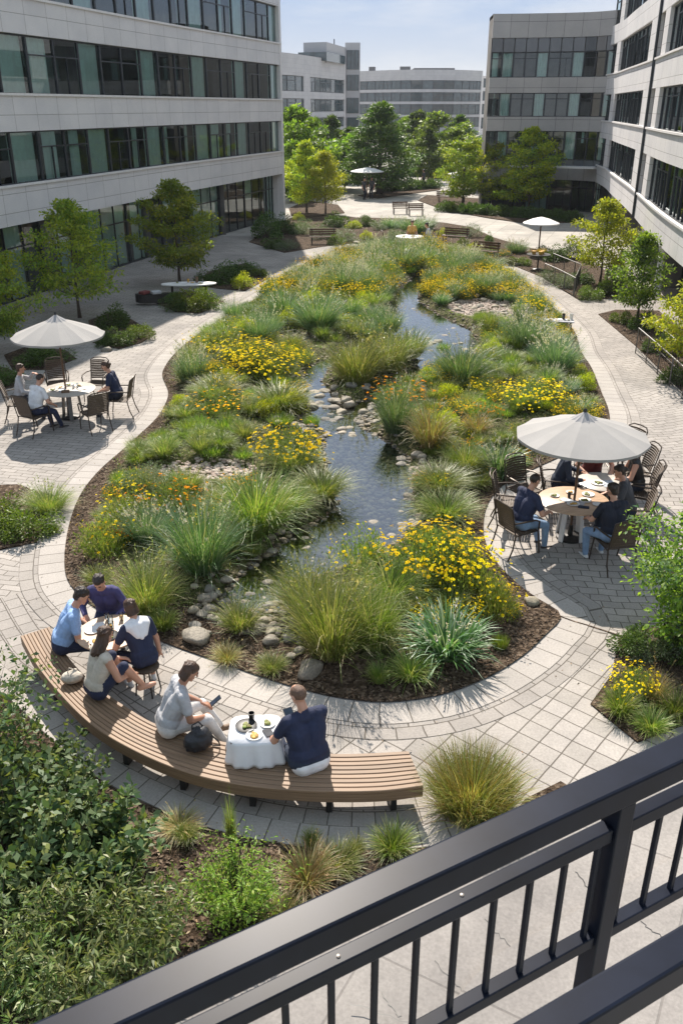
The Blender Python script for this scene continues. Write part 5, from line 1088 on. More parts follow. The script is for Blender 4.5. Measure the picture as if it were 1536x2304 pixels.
fa = bpy.data.meshes.new('fascia'); V = []; Fc = []; UV = []
for k in range(NB + 1):
    A, B = lerp2(OP[k], IP[k], .004), lerp2(OP[k], IP[k], .05); V += [(*A, .30), (*A, .42), (*B, .42), (*B, .30)]; u = k * .075; UV += [(u, 0), (u, .09), (u, .12), (u, .2)]
for k in range(NB):
    for j in range(4): a = 4 * k + j; b = 4 * k + (j + 1) % 4; Fc.append((a, a + 4, b + 4, b))
Fc += [(0, 1, 2, 3), (4 * NB + 3, 4 * NB + 2, 4 * NB + 1, 4 * NB)]
fa.from_pydata(V, [], Fc); fa.materials.append(M['wood']); ul = fa.uv_layers.new(name='UVMap')
for lp in fa.loops: ul.data[lp.index].uv = UV[lp.vertex_index]
link('fascia', fa, bench)
for k in (4, 16, 28, 40, 52, 64, 76, 86):
    a, b = Vector((*lerp2(OP[k], IP[k], .1), 0)), Vector((*lerp2(OP[k], IP[k], .9), 0)); f_ = MB()
    f_.bar(a + Vector((0, 0, .40)), b + Vector((0, 0, .40)), .07, .05); f_.bar(a + (b - a) * .22 + Vector((0, 0, .02)), a + (b - a) * .22 + Vector((0, 0, .375)), .07, .09, up=tuple((b - a).normalized())); f_.bar(a + (b - a) * .92 + Vector((0, 0, .02)), a + (b - a) * .92 + Vector((0, 0, .375)), .07, .09, up=tuple((b - a).normalized()))
    f_.build('leg', M['steel_dark'], bench)
# ------------------------------------------------------------------ balcony railing
KR = 1.5; HR = H - 1.3 * KR
ra, rb_ = Vector((*at(800, 2057, HR), 0)), Vector((*at(1471, 1743, HR), 0)); ud = (rb_ - ra).normalized(); nd = Vector((-ud.y, ud.x, 0))
def RP(s, o, z): p = ra + ud * (s * KR) + nd * (o * KR); return (p.x, p.y, H - (7.5 - z) * KR)
rail = empty('railing', (0, 0, 0), 0, 'black steel balcony railing crossing the bottom right of the photo', 'railing')
def rbox(name, s0, s1, o0, o1, z0, z1, bev=.004, mat='rail', par=None):
    f = MB(); v = [RP(s, o, z) for z in (z0, z1) for s, o in ((s0, o0), (s1, o0), (s1, o1), (s0, o1))]; f.add(v, [(3, 2, 1, 0), (4, 5, 6, 7), (0, 1, 5, 4), (1, 2, 6, 5), (2, 3, 7, 6), (3, 0, 4, 7)])
    o = f.build(name, M[mat], par or rail, bevel=bev * KR)
    return o
rbox('top_rail', -1.2, 2.2, 0.0, .070, 6.137, 6.2, .006)
rbox('middle_rail', -1.2, .655, .012, .046, 6.033, 6.072, .003, 'rail')
rbox('middle_rail', .705, 2.2, .012, .046, 6.033, 6.072, .003, 'rail')
rbox('bottom_rail', -1.2, .655, .012, .046, 5.70, 5.735, .003)
rbox('bottom_rail', .705, 2.2, .012, .046, 5.70, 5.735, .003)
rbox('post', .657, .703, .004, .054, 5.3, 6.137, .003)
rbox('post', -.85, -.80, .004, .054, 5.3, 6.137, .003)
for i in range(-9, 20):
    s = .060 + i * .0955
    if .64 < s < .72 or -.87 < s < -.78: continue
    rbox('baluster', s - .006, s + .006, .022, .034, 5.735, 6.033, .0015)
for s, o_ in ((.262, .03), (-.02, .028)):
    f = MB(); f.lathe([(.0045 * KR, 0), (.0042 * KR, .0018 * KR), (.002 * KR, .003 * KR)], 12, RP(s, o_, 6.072)); f.build('rivet', M['rivet'], rail, smooth=True)
r2 = empty('handrail', (0, 0, 0), 0, 'second dark rail nearest the camera in the bottom right corner', 'railing')
rbox('rail', -1.0, 2.2, -.350, -.292, 6.137, 6.2, .006, par=r2)
rbox('bracket', 1.3, 1.33, -.30, .0, 6.14, 6.16, .002, par=r2)
# ------------------------------------------------------------------ people
def cap_mesh(a, b, r0, r1, n=14):
    a, b = np.array(a, float), np.array(b, float); ax = b - a; l = np.linalg.norm(ax); t = ax / l if l > 1e-6 else np.array([0, 0, 1.])
    ref = np.array([1., 0, 0]) if abs(t[0]) < .8 else np.array([0, 1., 0]); x = np.cross(t, ref); x /= np.linalg.norm(x); y = np.cross(t, x); rings = []
    for al in (-75, -50, -25, 0): rings.append((a + t * (r0 * math.sin(R(al))), r0 * math.cos(R(al))))
    for al in (0, 25, 50, 75): rings.append((b + t * (r1 * math.sin(R(al))), r1 * math.cos(R(al))))
    ang = np.linspace(0, 2 * PI, n, endpoint=False); V = []
    for c, r in rings:
        for q in ang: V.append(tuple(c + x * (r * math.cos(q)) + y * (r * math.sin(q))))
    V.append(tuple(a - t * r0)); V.append(tuple(b + t * r1)); Fc = []; m = len(rings)
    for i in range(m - 1):
        for k in range(n): Fc.append((i * n + k, i * n + (k + 1) % n, (i + 1) * n + (k + 1) % n, (i + 1) * n + k))
    for k in range(n): Fc.append((m * n, (k + 1) % n, k)); Fc.append((m * n + 1, (m - 1) * n + k, (m - 1) * n + (k + 1) % n))
    return V, Fc
class Body:
    def __init__(s): s.prims = []
    def cap(s, a, b, r0, r1, tag_): s.prims.append(('c', np.array(a, float), np.array(b, float), r0, r1, tag_))
    def ell(s, c, rad, Rm, tag_): s.prims.append(('e', np.array(c, float), np.array(rad, float), np.array(Rm, float), 0, tag_))
    def dist(s, P, pr):
        if pr[0] == 'c':
            a, b, r0, r1 = pr[1:5]; ab = b - a; t = np.clip(((P - a) @ ab) / max(ab @ ab, 1e-9), 0, 1); return np.linalg.norm(P - a - t[:, None] * ab, axis=1) - (r0 + (r1 - r0) * t)
        c, rad, Rm = pr[1:4]; q = (P - c) @ Rm; k = np.linalg.norm(q / rad, axis=1); return (k - 1) * rad.min()
    def build(s, name, mats, parent, voxel=.008, smooth=3):
        V, Fc = [], []
        for pr in s.prims:
            if pr[0] == 'c': v, f = cap_mesh(*pr[1:5])
            else:
                iv, if_ = IV, IF; v = (iv * pr[2]) @ pr[3].T + pr[1]; v = [tuple(x) for x in v]; f = [tuple(x) for x in if_]
            n = len(V); V += v; Fc += [tuple(i + n for i in q) for q in f]
        me = bpy.data.meshes.new('tmp'); me.from_pydata(V, [], Fc); o = bpy.data.objects.new('tmp', me); COL.objects.link(o)
        rm = o.modifiers.new('r', 'REMESH'); rm.mode = 'VOXEL'; rm.voxel_size = voxel; sm2 = o.modifiers.new('s', 'SMOOTH'); sm2.factor = .5; sm2.iterations = smooth
        dg = bpy.context.evaluated_depsgraph_get(); m2 = bpy.data.meshes.new_from_object(o.evaluated_get(dg)); bpy.data.objects.remove(o); bpy.data.meshes.remove(me)
        m2.name = name; tags = list(mats); m2.materials.clear()
        for t in tags: m2.materials.append(mats[t])
        nv = len(m2.vertices); co_ = np.empty(nv * 3); m2.vertices.foreach_get('co', co_); co_ = co_.reshape(-1, 3); D = np.stack([s.dist(co_, pr) for pr in s.prims], 1)
        vt = np.array([tags.index(pr[5]) for pr in s.prims])[D.argmin(1)]; npol = len(m2.polygons); ls = np.empty(npol, dtype=np.int32); m2.polygons.foreach_get('loop_start', ls); lv = np.empty(len(m2.loops), dtype=np.int32); m2.loops.foreach_get('vertex_index', lv)
        m2.polygons.foreach_set('material_index', vt[lv[ls]].astype(np.int32)); m2.polygons.foreach_set('use_smooth', np.ones(npol, dtype=bool)); m2.update()
        return link(name, m2, parent)
def V3(*a): return np.array(a, float)
def nrm(v): return v / max(np.linalg.norm(v), 1e-9)
def ik(a, b, l1, l2, hint):
    d = b - a; L = np.linalg.norm(d)
    if L > (l1 + l2) * .995: b = a + d / L * (l1 + l2) * .995; d = b - a; L = np.linalg.norm(d)
    x = (l1 * l1 - l2 * l2 + L * L) / (2 * L); h = math.sqrt(max(l1 * l1 - x * x, 0)); t = d / L; hp = hint - t * (hint @ t); return a + t * x + nrm(hp) * h, b
def hand(B, wrist, fdir, palmn, side, tg='skin', curl=.5):
    """fdir: towards fingertips, palmn: out of the palm, side: +1/-1 where the thumb lies"""
    f = nrm(fdir); n = nrm(palmn - f * (palmn @ f)); s = np.cross(f, n) * side
    for k in range(4):
        o = (k - 1.5) * .020; base = wrist + f * .085 + s * (-o) ; B.cap(wrist + f * .012 + s * (-o * .7), base, .016, .0135, tg)
        ln = [.072, .08, .074, .058][k]; d1 = nrm(f + n * curl * .6); d2 = nrm(f * .6 + n * curl * 1.5); m = base + d1 * ln * .5; B.cap(base, m, .0105, .0098, tg); B.cap(m, m + d2 * ln * .5, .0098, .0085, tg)
    th = wrist + f * .025 + s * .03; m = th + nrm(s + f * .8 + n * .5) * .038; B.cap(wrist + f * .015 + s * .012, th, .016, .014, tg); B.cap(th, m, .0135, .0115, tg); B.cap(m, m + nrm(f + s * .2 + n * .7) * .03, .011, .009, tg)
def person(label, X, Y, Z, yaw, s=1.08, lean=14, head=(0, 15), lh=(-.2, .35, .12), rh=(.2, .35, .12), lf=(-.1, .5, -.42), rf=(.1, .5, -.42), top='navy', sleeve='short', bottom='jeans', shorts=False, hair='hair_dark', hstyle='short', skin='skin', shoe='shoe_dark', barefoot=False, build=1.0, tilt=0, name='person', knee_up=None, group=None, elbow=(.5, -.4, -.6), bald=False, neckcol=None, standing=False):
    B = Body(); le = R(lean); Lv = V3(math.sin(R(tilt)), math.sin(le), math.cos(le)); Lv = nrm(Lv); Pl = V3(0, 0, .115 if not standing else .0)
    w = build; rt = nrm(np.cross(nrm(V3(0, math.cos(le), -math.sin(le))), Lv)); fw = np.cross(Lv, rt)
    tp, bt = 'top', 'bottom'; Wa = Pl + Lv * .14; Ch = Pl + Lv * .31 + fw * .01; Sh = Pl + Lv * .455; Nb = Pl + Lv * .51
    B.cap(Pl - rt * .075 * w, Pl + rt * .075 * w, .122 * w, .122 * w, bt)
    B.cap(Pl - rt * .06 * w + Lv * .06, Pl + rt * .06 * w + Lv * .06, .128 * w, .128 * w, tp)
    for sg in (-1, 1):
        B.cap(Wa + rt * sg * .05 * w, Ch + rt * sg * .075 * w, .112 * w, .118 * w, tp); B.cap(Ch + rt * sg * .075 * w, Sh + rt * sg * .11 * w - fw * .01, .118 * w, .075, tp)
        B.cap(Sh + rt * sg * .06, Sh + rt * sg * .155 * w, .075, .066, tp if sleeve != 'none' or True else 'skin')
        B.cap(Pl + rt * sg * .055 * w + Lv * .05, Wa + rt * sg * .05 * w, .12 * w, .112 * w, tp)
    B.cap(Sh + fw * .0, Nb + Lv * .012, .078, .052, tp); hp, hy = R(head[1]), R(head[0])
    hf = nrm(fw * math.cos(hp) * math.cos(hy) - rt * math.sin(hy) * math.cos(hp) - Lv * 0 + V3(0, 0, -math.sin(hp))); hf = nrm(hf * V3(1, 1, 1) + V3(0, 0, math.sin(le) * .8))
    hr = nrm(np.cross(hf, V3(0, 0, 1))); hu = np.cross(hr, hf); Nk = Nb + Lv * .05; Hc = Nb + Lv * .10 + hu * .09 + hf * .025
    B.cap(Nb, Nb + (Hc - Nb) * .55, .053, .050, 'skin'); Rm = np.stack([hr, hf, hu], 1)
    B.ell(Hc + hu * .012 - hf * .006, (.076, .094, .098), Rm, 'skin'); B.ell(Hc + hf * .028 - hu * .058, (.055, .060, .058), Rm, 'skin'); B.ell(Hc + hf * .070 - hu * .095, (.024, .02, .018), Rm, 'skin')
    B.cap(Hc + hf * .088 + hu * .005, Hc + hf * .107 - hu * .024, .0085, .0135, 'skin')
    for sg in (-1, 1):
        B.ell(Hc + hr * sg * .078 - hf * .004 - hu * .008, (.010, .020, .031), Rm, 'skin'); B.ell(Hc + hr * sg * .030 + hf * .082 + hu * .012, (.014, .010, .008), Rm, 'eye'); B.cap(Hc + hr * sg * .016 + hf * .088 + hu * .030, Hc + hr * sg * .045 + hf * .077 + hu * .031, .0055, .0045, 'hair')
    B.cap(Hc + hf * .086 - hu * .055 - hr * .018, Hc + hf * .086 - hu * .055 + hr * .018, .0068, .0068, 'lip')
    for sg, tgt in ((-1, lh), (1, rh)):
        sh = Sh + rt * sg * .165 * w; el, wr = ik(sh, V3(*tgt), .285, .245, rt * sg * elbow[0] + fw * elbow[1] + V3(0, 0, elbow[2])); du = el - sh
        if sleeve == 'long': B.cap(sh, el, .062, .050, tp); B.cap(el, el + (wr - el) * .93, .048, .038, tp); B.cap(el + (wr - el) * .85, wr, .031, .027, 'skin')
        elif sleeve == 'short': B.cap(sh, sh + du * .60, .067, .060, tp); B.cap(sh + du * .45, el, .047, .041, 'skin'); B.cap(el, wr, .043, .027, 'skin')
        else: B.cap(sh, el, .056, .041, 'skin'); B.cap(el, wr, .043, .027, 'skin')
        fd = nrm(nrm(wr - el) * .8 + nrm(V3(-sg * .4, .6, -.25))); hand(B, wr, fd, V3(-sg * .35, .1, -1.0), -sg if True else sg)
    for sg, tgt in ((-1, lf), (1, rf)):
        hp_ = Pl + rt * sg * .085 * w; hint = V3(sg * .12, .35, 1.0) if not standing else V3(0, 1, .2); kn, an = ik(hp_, V3(*tgt), .43, .41, hint if knee_up is None else V3(*knee_up))
        B.cap(hp_, kn, .098 * w, .064, bt)
        if shorts: B.cap(kn, kn + (an - kn) * .3, .054, .056, 'skin'); B.cap(kn + (an - kn) * .3, an, .056, .034, 'skin')
        else: B.cap(kn, kn + (an - kn) * .3, .066, .062, bt); B.cap(kn + (an - kn) * .3, kn + (an - kn) * .93, .062, .047, bt); B.cap(kn + (an - kn) * .8, an, .038, .034, 'skin')
        fwd = nrm(V3(an[0] - hp_[0], an[1] - hp_[1], 0) * .25 + V3(sg * .12, 1, 0)) if not standing else V3(sg * .15, 1, 0); heel = an - fwd * .035 + V3(0, 0, -.045); toe = an + fwd * .155 + V3(0, 0, -.055)
        ft = 'skin' if barefoot else 'shoe'; B.cap(an, heel, .036, .038, ft); B.cap(heel, toe - fwd * .05, .038, .036, ft); B.cap(toe - fwd * .06, toe, .038, .028, ft)
    mats = {'top': M[top], 'bottom': M[bottom], 'skin': M[skin], 'eye': M['eye'], 'lip': M['lip'], 'hair': M[hair], 'shoe': M[shoe]}
    root = empty(name, (X, Y, Z), yaw, label, 'person', group, s); body = B.build('body', mats, root, .0078, 2)
    Hb = Body(); q = random.Random(int(abs(X * 1000)) % 997)
    if bald: Hb.ell(Hc + hu * .016 - hf * .026, (.079, .083, .085), Rm, 'h'); Hb.ell(Hc + hu * .03 - hf * .012, (.078, .088, .078), Rm, 'h')
    else:
        Hb.ell(Hc + hu * .032 - hf * .020, (.084, .092, .092), Rm, 'h'); Hb.ell(Hc + hu * .062 + hf * .03, (.058, .05, .05), Rm, 'h'); Hb.ell(Hc - hf * .048 - hu * .028, (.068, .055, .06), Rm, 'h')
        for k in range(26):
            a = q.uniform(0, 2 * PI); b = q.uniform(.15, 1.2); d = hu * math.cos(b) + (hr * math.cos(a) + hf * math.sin(a) * .9) * math.sin(b); p = Hc + hu * .03 - hf * .016 + d * .083; Hb.cap(p, p + nrm(d * .2 - hf * .6 - hu * .3 + hr * q.uniform(-.3, .3)) * .035, .013, .008, 'h')
    if hstyle in ('long', 'bun', 'pony', 'bob'):
        if hstyle == 'long':
            for k in range(18):
                a = -1.15 + 2.3 * k / 17; dr = -hf * math.cos(a) + hr * math.sin(a); p0 = Hc + dr * .07 + hu * .02; p1 = Hc + dr * .085 - hu * .08; p2 = Nb + dr * .085 - Lv * q.uniform(.01, .07) - fw * .03 + rt * q.uniform(-.015, .015); Hb.cap(p0, p1, .026, .025, 'h'); Hb.cap(p1, p2, .025, .012, 'h')
        elif hstyle == 'bun': Hb.ell(Hc - hf * .105 + hu * .0, (.045, .042, .042), Rm, 'h')
        elif hstyle == 'bob':
            for k in range(12): a = -1.2 + 2.4 * k / 11; dr = -hf * math.cos(a) + hr * math.sin(a); Hb.cap(Hc + dr * .068 + hu * .02, Hc + dr * .078 - hu * .085, .028, .022, 'h')
        else:
            p0 = Hc - hf * .09 + hu * .01; p1 = p0 - hf * .035 - hu * .09; Hb.cap(p0, p1, .030, .026, 'h'); Hb.cap(p1, p1 - hu * .10, .026, .012, 'h')
    Hb.build('hair', {'h': M[hair]}, root, .008, 2); root['_hc'] = 0
    del root['_hc']; return root, dict(Nb=Nb, Hc=Hc, Sh=Sh, rt=rt, fw=fw, Lv=Lv, hf=hf, hu=hu, hr=hr)
Zs = .46
# people at the curved bench
p1, _ = person('man in a light blue t-shirt at the left end of the bench with a phone', -3.98, 10.42, Zs, R(-72), 1.12, 24, (-5, 30), (-.12, .40, .16), (.14, .38, .13), top='sky', bottom='navy', hair='hair_dark', build=1.12, lf=(-.1, .42, -.36), rf=(.1, .44, -.36))
p2, _ = person('person in a dark purple top behind the round table facing the balcony', -3.50, 11.30, .46, R(176), 1.08, 24, (5, 34), (-.22, .42, .26), (.2, .42, .26), top='purple', sleeve='long', bottom='navy', hair='hair_dark', build=1.05)
p3, _ = person('woman with long brown hair in a cream sleeveless top on the bench with bare feet', -3.22, 9.33, Zs, R(-48), 1.08, 16, (10, 14), (-.16, .42, .28), (.16, .40, .22), lf=(-.16, .42, .07), rf=(.22, .5, .05), top='beige', sleeve='none', bottom='navy', shorts=True, hair='hair_brown', hstyle='long', barefoot=True, build=.98, knee_up=(.2, .2, 1))
p4, k4 = person('woman in navy with a white shawl collar sitting at the right of the round table', -2.72, 10.02, .46, R(38), 1.06, 20, (10, 22), (-.2, .40, .28), (.30, .10, -.12), lf=(-.12, .30, -.38), rf=(.2, .26, -.38), top='navy', sleeve='short', bottom='navy', shorts=True, hair='hair_brown', hstyle='bob', shoe='shoe_white', build=.96)
p5_, _ = person('woman in a grey t-shirt and white trousers on the bench reading a phone', -2.15, 8.62, Zs, R(-68), 1.1, 22, (-5, 36), (-.12, .42, .20), (.12, .40, .17), top='greytee', bottom='whitepants', hair='hair_brown', hstyle='bob', shoe='shoe_brown', build=1.08, skin='skin_tan', lf=(-.12, .62, -.20), rf=(.12, .60, -.24))
p6_, _ = person('balding man in a navy polo seen from behind beside the draped table on the bench', -.38, 8.0, Zs, R(28), 1.14, 12, (22, 26), (-.26, .40, .22), (.10, .36, .16), top='navy', bottom='jeans_dark', hair='hair_short', bald=True, build=1.18)
def hem(root, mat, w=1.0):
    pass
# white shawl of the woman in navy
sh_ = Body(); N0, S0, rt_, fw_, Lv_ = k4['Nb'], k4['Sh'], k4['rt'], k4['fw'], k4['Lv']
for sg in (-1, 1): sh_.cap(N0 + rt_ * sg * .03, S0 + rt_ * sg * .13, .062, .076, 'h'); sh_.cap(S0 + rt_ * sg * .09 - fw_ * .05, S0 + rt_ * sg * .05 - fw_ * .085 - Lv_ * .12, .075, .045, 'h')
sh_.cap(S0 - fw_ * .05, S0 - fw_ * .095 - Lv_ * .16, .075, .03, 'h'); sh_.build('shawl', {'h': M['cloth_white']}, p4, .01, 2)
# shirt hem of the man in the polo
hm = Body(); hm.cap((-.09, -.035, .075), (.09, -.035, .075), .124, .124, 'h'); hm.build('shirt_hem', {'h': M['whitetee']}, p6_, .01, 1)
# held things
def thing(name, label, cat, X, Y, Z, rz=0, group=None): return empty(name, (X, Y, Z), rz, label, cat, group)
def phone(label, X, Y, Z, rz, tilt, mat='black', sc=1.0, name='phone', cat='phone'):
    m = MB(); m.box((0, 0, 0), (.085 * sc, .165 * sc, .010)); o = m.build(name, M[mat], None, bevel=.004, loc=(X, Y, Z)); o.rotation_euler = (tilt, 0, rz); tag(o, label, cat)
    s_ = MB(); s_.box((0, 0, .0056), (.074 * sc, .150 * sc, .0012)); s_.build('screen', M['screen'], o); return o
phone('black phone held by the man in light blue', -3.40, 10.62, .66, R(-72), R(35))
phone('black phone held by the woman in grey and white', -1.58, 8.86, .74, R(-68), R(35))
phone('grey tablet in the hands of the man in the navy polo', -.62, 8.47, .80, R(28), R(35), 'charcoal', 1.4, 'tablet', 'tablet')
# stools under the two table guests
def stool(X, Y, label):
    r_ = empty('stool', (X, Y, 0), 0, label, 'stool'); m = MB(); m.lathe([(.17, .42), (.185, .43), (.185, .455), (.17, .46)], 24); m.build('seat', M['weave'], r_, smooth=True)
    for k in range(4): a = k * PI / 2 + .5; m = MB(); m.tube([(.13 * math.cos(a), .13 * math.sin(a), .42), (.18 * math.cos(a), .18 * math.sin(a), 0.01)], .012, 6); m.build('leg', M['steel_dark'], r_)
stool(-3.50, 11.30, 'dark stool under the person in purple'); stool(-2.72, 10.02, 'dark stool under the woman with the white shawl')
# ------------------------------------------------------------------ tables
def round_table(X, Y, rad, h, label, top='tabletop', legs=3, legmat='white'):
    r_ = empty('round_table', (X, Y, 0.0), .3, label, 'table'); m = MB(); m.lathe([(.0, h - .03), (rad * .97, h - .03), (rad, h - .022), (rad, h - .006), (rad * .985, h), (.0, h)], 56, close=False); m.build('tabletop', M[top], r_, smooth=True)
    m = MB(); m.lathe([(rad * .42, h - .05), (rad * .42, h - .031)], 24); m.build('frame', M[legmat], r_)
    for k in range(legs):
        a = k * 2 * PI / legs + .4; c, s = math.cos(a), math.sin(a); m = MB(); m.bar((c * rad * .30, s * rad * .30, h - .05), (c * rad * .42, s * rad * .42, .01), .10, .035, up=(c, s, 0)); m.build('leg', M[legmat], r_, bevel=.006)
    return r_
TR = (4.36, 14.86); TL = (-7.13, 21.95); TBn = (-3.27, 10.38)
round_table(*TR, .66, .80, 'round table with a pale stone top under the right parasol', 'tabletop_wood', 4)
round_table(*TL, .68, .80, 'round stone table under the left parasol', 'tabletop', 3, 'rail_grey')
round_table(*TBn, .46, .78, 'small round wooden table crowded with food beside the bench end', 'tabletop_wood', 3, 'steel_dark')
T2 = at(1352, 1083, .78)
round_table(*T2, .48, .78, 'second table half hidden behind the right parasol', 'tabletop', 4, 'steel_dark')
# draped table on the bench
dt = empty('draped_table', (-1.02, 8.22, .46), .05, 'small table draped in a white cloth standing on the bench', 'table')
m = MB(); m.box((0, 0, .335), (.56, .46, .02)); m.build('tabletop', M['wood_pole'], dt, bevel=.01)
for sx in (-1, 1):
    for sy in (-1, 1): m = MB(); m.bar((sx * .22, sy * .17, .0), (sx * .22, sy * .17, .325), .03, .03, up=(0, 1, 0)); m.build('leg', M['wood_pole'], dt)
NV, NU = 9, 96; V = []; Fc = []; q = random.Random(4)
def sup(a, rx, ry, p=5): c, s = math.cos(a), math.sin(a); k = (abs(c) ** p + abs(s) ** p) ** (-1 / p); return rx * k * c, ry * k * s
for j in range(NV):
    t = j / (NV - 1)
    for i in range(NU):
        a = 2 * PI * i / NU; fold = t * (.020 * math.sin(a * 9 + .5) + .012 * math.sin(a * 17 + 1)); fl = 1 + t * .14; x, y = sup(a, .305 * fl + fold, .255 * fl + fold); V.append((x, y, .353 - .335 * t + .006 * t * math.sin(a * 9 + .5) - (.0 if j else -.0)))
k0 = len(V)
for j in range(NV - 1):
    for i in range(NU): Fc.append((j * NU + i, j * NU + (i + 1) % NU, (j + 1) * NU + (i + 1) % NU, (j + 1) * NU + i))
V.append((0, 0, .356)); Fc += [(k0, (i + 1) % NU, i) for i in range(NU)]
me = bpy.data.meshes.new('tablecloth'); me.from_pydata(V, [], Fc); me.materials.append(M['cloth_white']); me.polygons.foreach_set('use_smooth', [True] * len(Fc)); o = link('tablecloth', me, None, (-1.02, 8.22, .46), .05); tag(o, 'white cloth hanging in folds over the small table on the bench', 'tablecloth')
so_m = o.modifiers.new('s', 'SOLIDIFY'); so_m.thickness = .004
# ------------------------------------------------------------------ tableware
def plate(label, X, Y, Z, r=.12, food=None, mat='white', group=None, sq=False):
    o_ = empty('plate', (X, Y, Z), X * 3, label, 'plate', group); m = MB()
    m.lathe([(0, .004), (r * .6, .004), (r * .95, .016), (r, .018), (r * .98, .012), (r * .62, 0), (0, 0)], 28, close=False); m.build('dish', M[mat], o_, smooth=True)
    if food:
        q = random.Random(int(X * 917) % 1000); f = MB()
        for k in range(9):
            a, d = q.uniform(0, 2 * PI), q.uniform(0, r * .5); c = (d * math.cos(a), d * math.sin(a)); s = q.uniform(.018, .034); f.lathe([(s * .6, .0), (s, s * .35), (s * .8, s * .8), (s * .25, s * 1.05)], 9, (c[0], c[1], .005))
        f.build('food', M[food], o_, smooth=True)
    return o_
def cup(label, X, Y, Z, r=.034, h=.11, mat='clearglass', fill=None):
    m = MB(); m.lathe([(r * .75, 0), (r * .8, .004), (r, h), (r * .92, h), (r * .72, .012), (0, .012)], 18, close=False); o = m.build('cup', M[mat], None, smooth=True, loc=(X, Y, Z)); tag(o, label, 'cup')
    if fill: f = MB(); f.lathe([(r * .70, .014), (r * .86, h * .7), (0, h * .7)], 16); f.build('drink', M[fill], o, smooth=True)
    return o
def flat(name, label, cat, X, Y, Z, w, l, rz, mat, th=.006):
    m = MB(); m.box((0, 0, th / 2), (w, l, th)); o = m.build(name, M[mat], None, bevel=.002, loc=(X, Y, Z), rz=rz); return tag(o, label, cat)
z = .782
plate('large platter of orange food at the right of the bench table', TBn[0] + .22, TBn[1] + .05, z, .13, 'food_orange'); plate('black skillet plate in the middle of the bench table', TBn[0] + .03, TBn[1] - .12, z, .13, 'food_mix', 'black')
plate('plate of fried food nearest the woman in cream', TBn[0] - .12, TBn[1] - .27, z, .09, 'food_orange'); plate('white plate before the man in light blue', TBn[0] - .25, TBn[1] + .02, z, .11, None)
cup('tall water glass on the bench table', TBn[0] - .02, TBn[1] + .16, z, .04, .15); cup('glass of amber drink on the bench table', TBn[0] + .02, TBn[1] + .03, z, .042, .14, fill='drink'); cup('water glass before the person in purple', TBn[0] - .10, TBn[1] + .29, z, .036, .12); cup('second glass before the person in purple', TBn[0] + .10, TBn[1] + .30, z, .034, .12, fill='drink')
flat('napkin', 'white napkin at the left of the bench table', 'napkin', TBn[0] - .18, TBn[1] + .15, z, .14, .17, .4, 'white')
z = .46 + .362
plate('black tray of dark food on the draped table', -1.13, 8.26, z, .13, 'food_mix', 'black'); plate('orange and white plate at the front of the draped table', -1.02, 8.09, z, .10, 'food_orange'); plate('white plate by the hand of the man in the polo', -.88, 8.30, z, .09, 'food_mix'); cup('black mug on the draped table', -1.08, 8.40, z, .04, .09, 'black')
flat('notebook', 'dark notebook on the draped table edge', 'notebook', -.86, 8.14, z, .10, .14, .5, 'charcoal', .012)
z = .803
for i, (dx, dy, k) in enumerate([(.20, -.04, 0), (-.06, -.20, 1), (.33, .24, 2), (-.32, .18, 3), (.02, .34, 4), (.38, -.22, 5)]):
    plate(['white plate with blue pattern right of the right parasol pole', 'plate of brown food in front of the right parasol pole', 'plate near the woman in grey at the right patio table', 'bowl of red food before the man in the navy shirt', 'plate at the far side of the right patio table', 'small plate before the man in black'][i], TR[0] + dx, TR[1] + dy, z, .12 if i < 3 else .09, ['food_mix', 'food_orange', 'food_mix', 'food_mix', 'food_orange', None][i])
flat('magazine', 'blue printed leaflet on the right patio table', 'magazine', TR[0] - .14, TR[1] - .02, z, .16, .22, .8, 'paper_print'); flat('wallet', 'dark case on the front of the right patio table', 'case', TR[0] + .10, TR[1] - .34, z, .1, .2, 1.3, 'jeans_dark', .015); flat('tablet', 'pale tablet near the parasol pole on the right table', 'tablet', TR[0] + .06, TR[1] - .16, z, .15, .2, 1.1, 'greytee', .01); cup('dark cup by the pole of the right parasol', TR[0] - .06, TR[1] + .12, z, .035, .09, 'black')
for i, (dx, dy) in enumerate([(-.25, .1), (.16, .26), (-.1, .33), (-.38, -.12), (.34, -.02)]):
    plate(['plate of bread left of the left parasol pole', 'plate of orange snacks right of the left parasol pole', 'plate at the far side of the left table', 'brown dish before the man in the white t-shirt', 'white plate before the person in dark blue'][i], TL[0] + dx, TL[1] + dy, z, .12, ['food_orange', 'food_orange', 'food_mix', 'food_mix', None][i])
flat('magazine', 'blue and white printed sheet on the left table', 'magazine', TL[0] - .14, TL[1] - .14, z, .18, .24, .3, 'paper_print'); flat('bag', 'brown paper bag on the front of the left table', 'bag', TL[0] + .0, TL[1] - .32, z, .2, .12, .2, 'shoe_brown', .05); cup('white cup on the left table', TL[0] + .1, TL[1] + .06, z, .035, .09, 'white'); cup('tall glass on the left table beside the white cup', TL[0] + .2, TL[1] + .1, z, .03, .13)
plate('plate on the half hidden second table', T2[0] - .1, T2[1] - .1, .783, .14, 'food_mix'); flat('magazine', 'white papers on the half hidden second table', 'paper', T2[0] + .1, T2[1] - .12, .783, .3, .3, .2, 'paper_print')
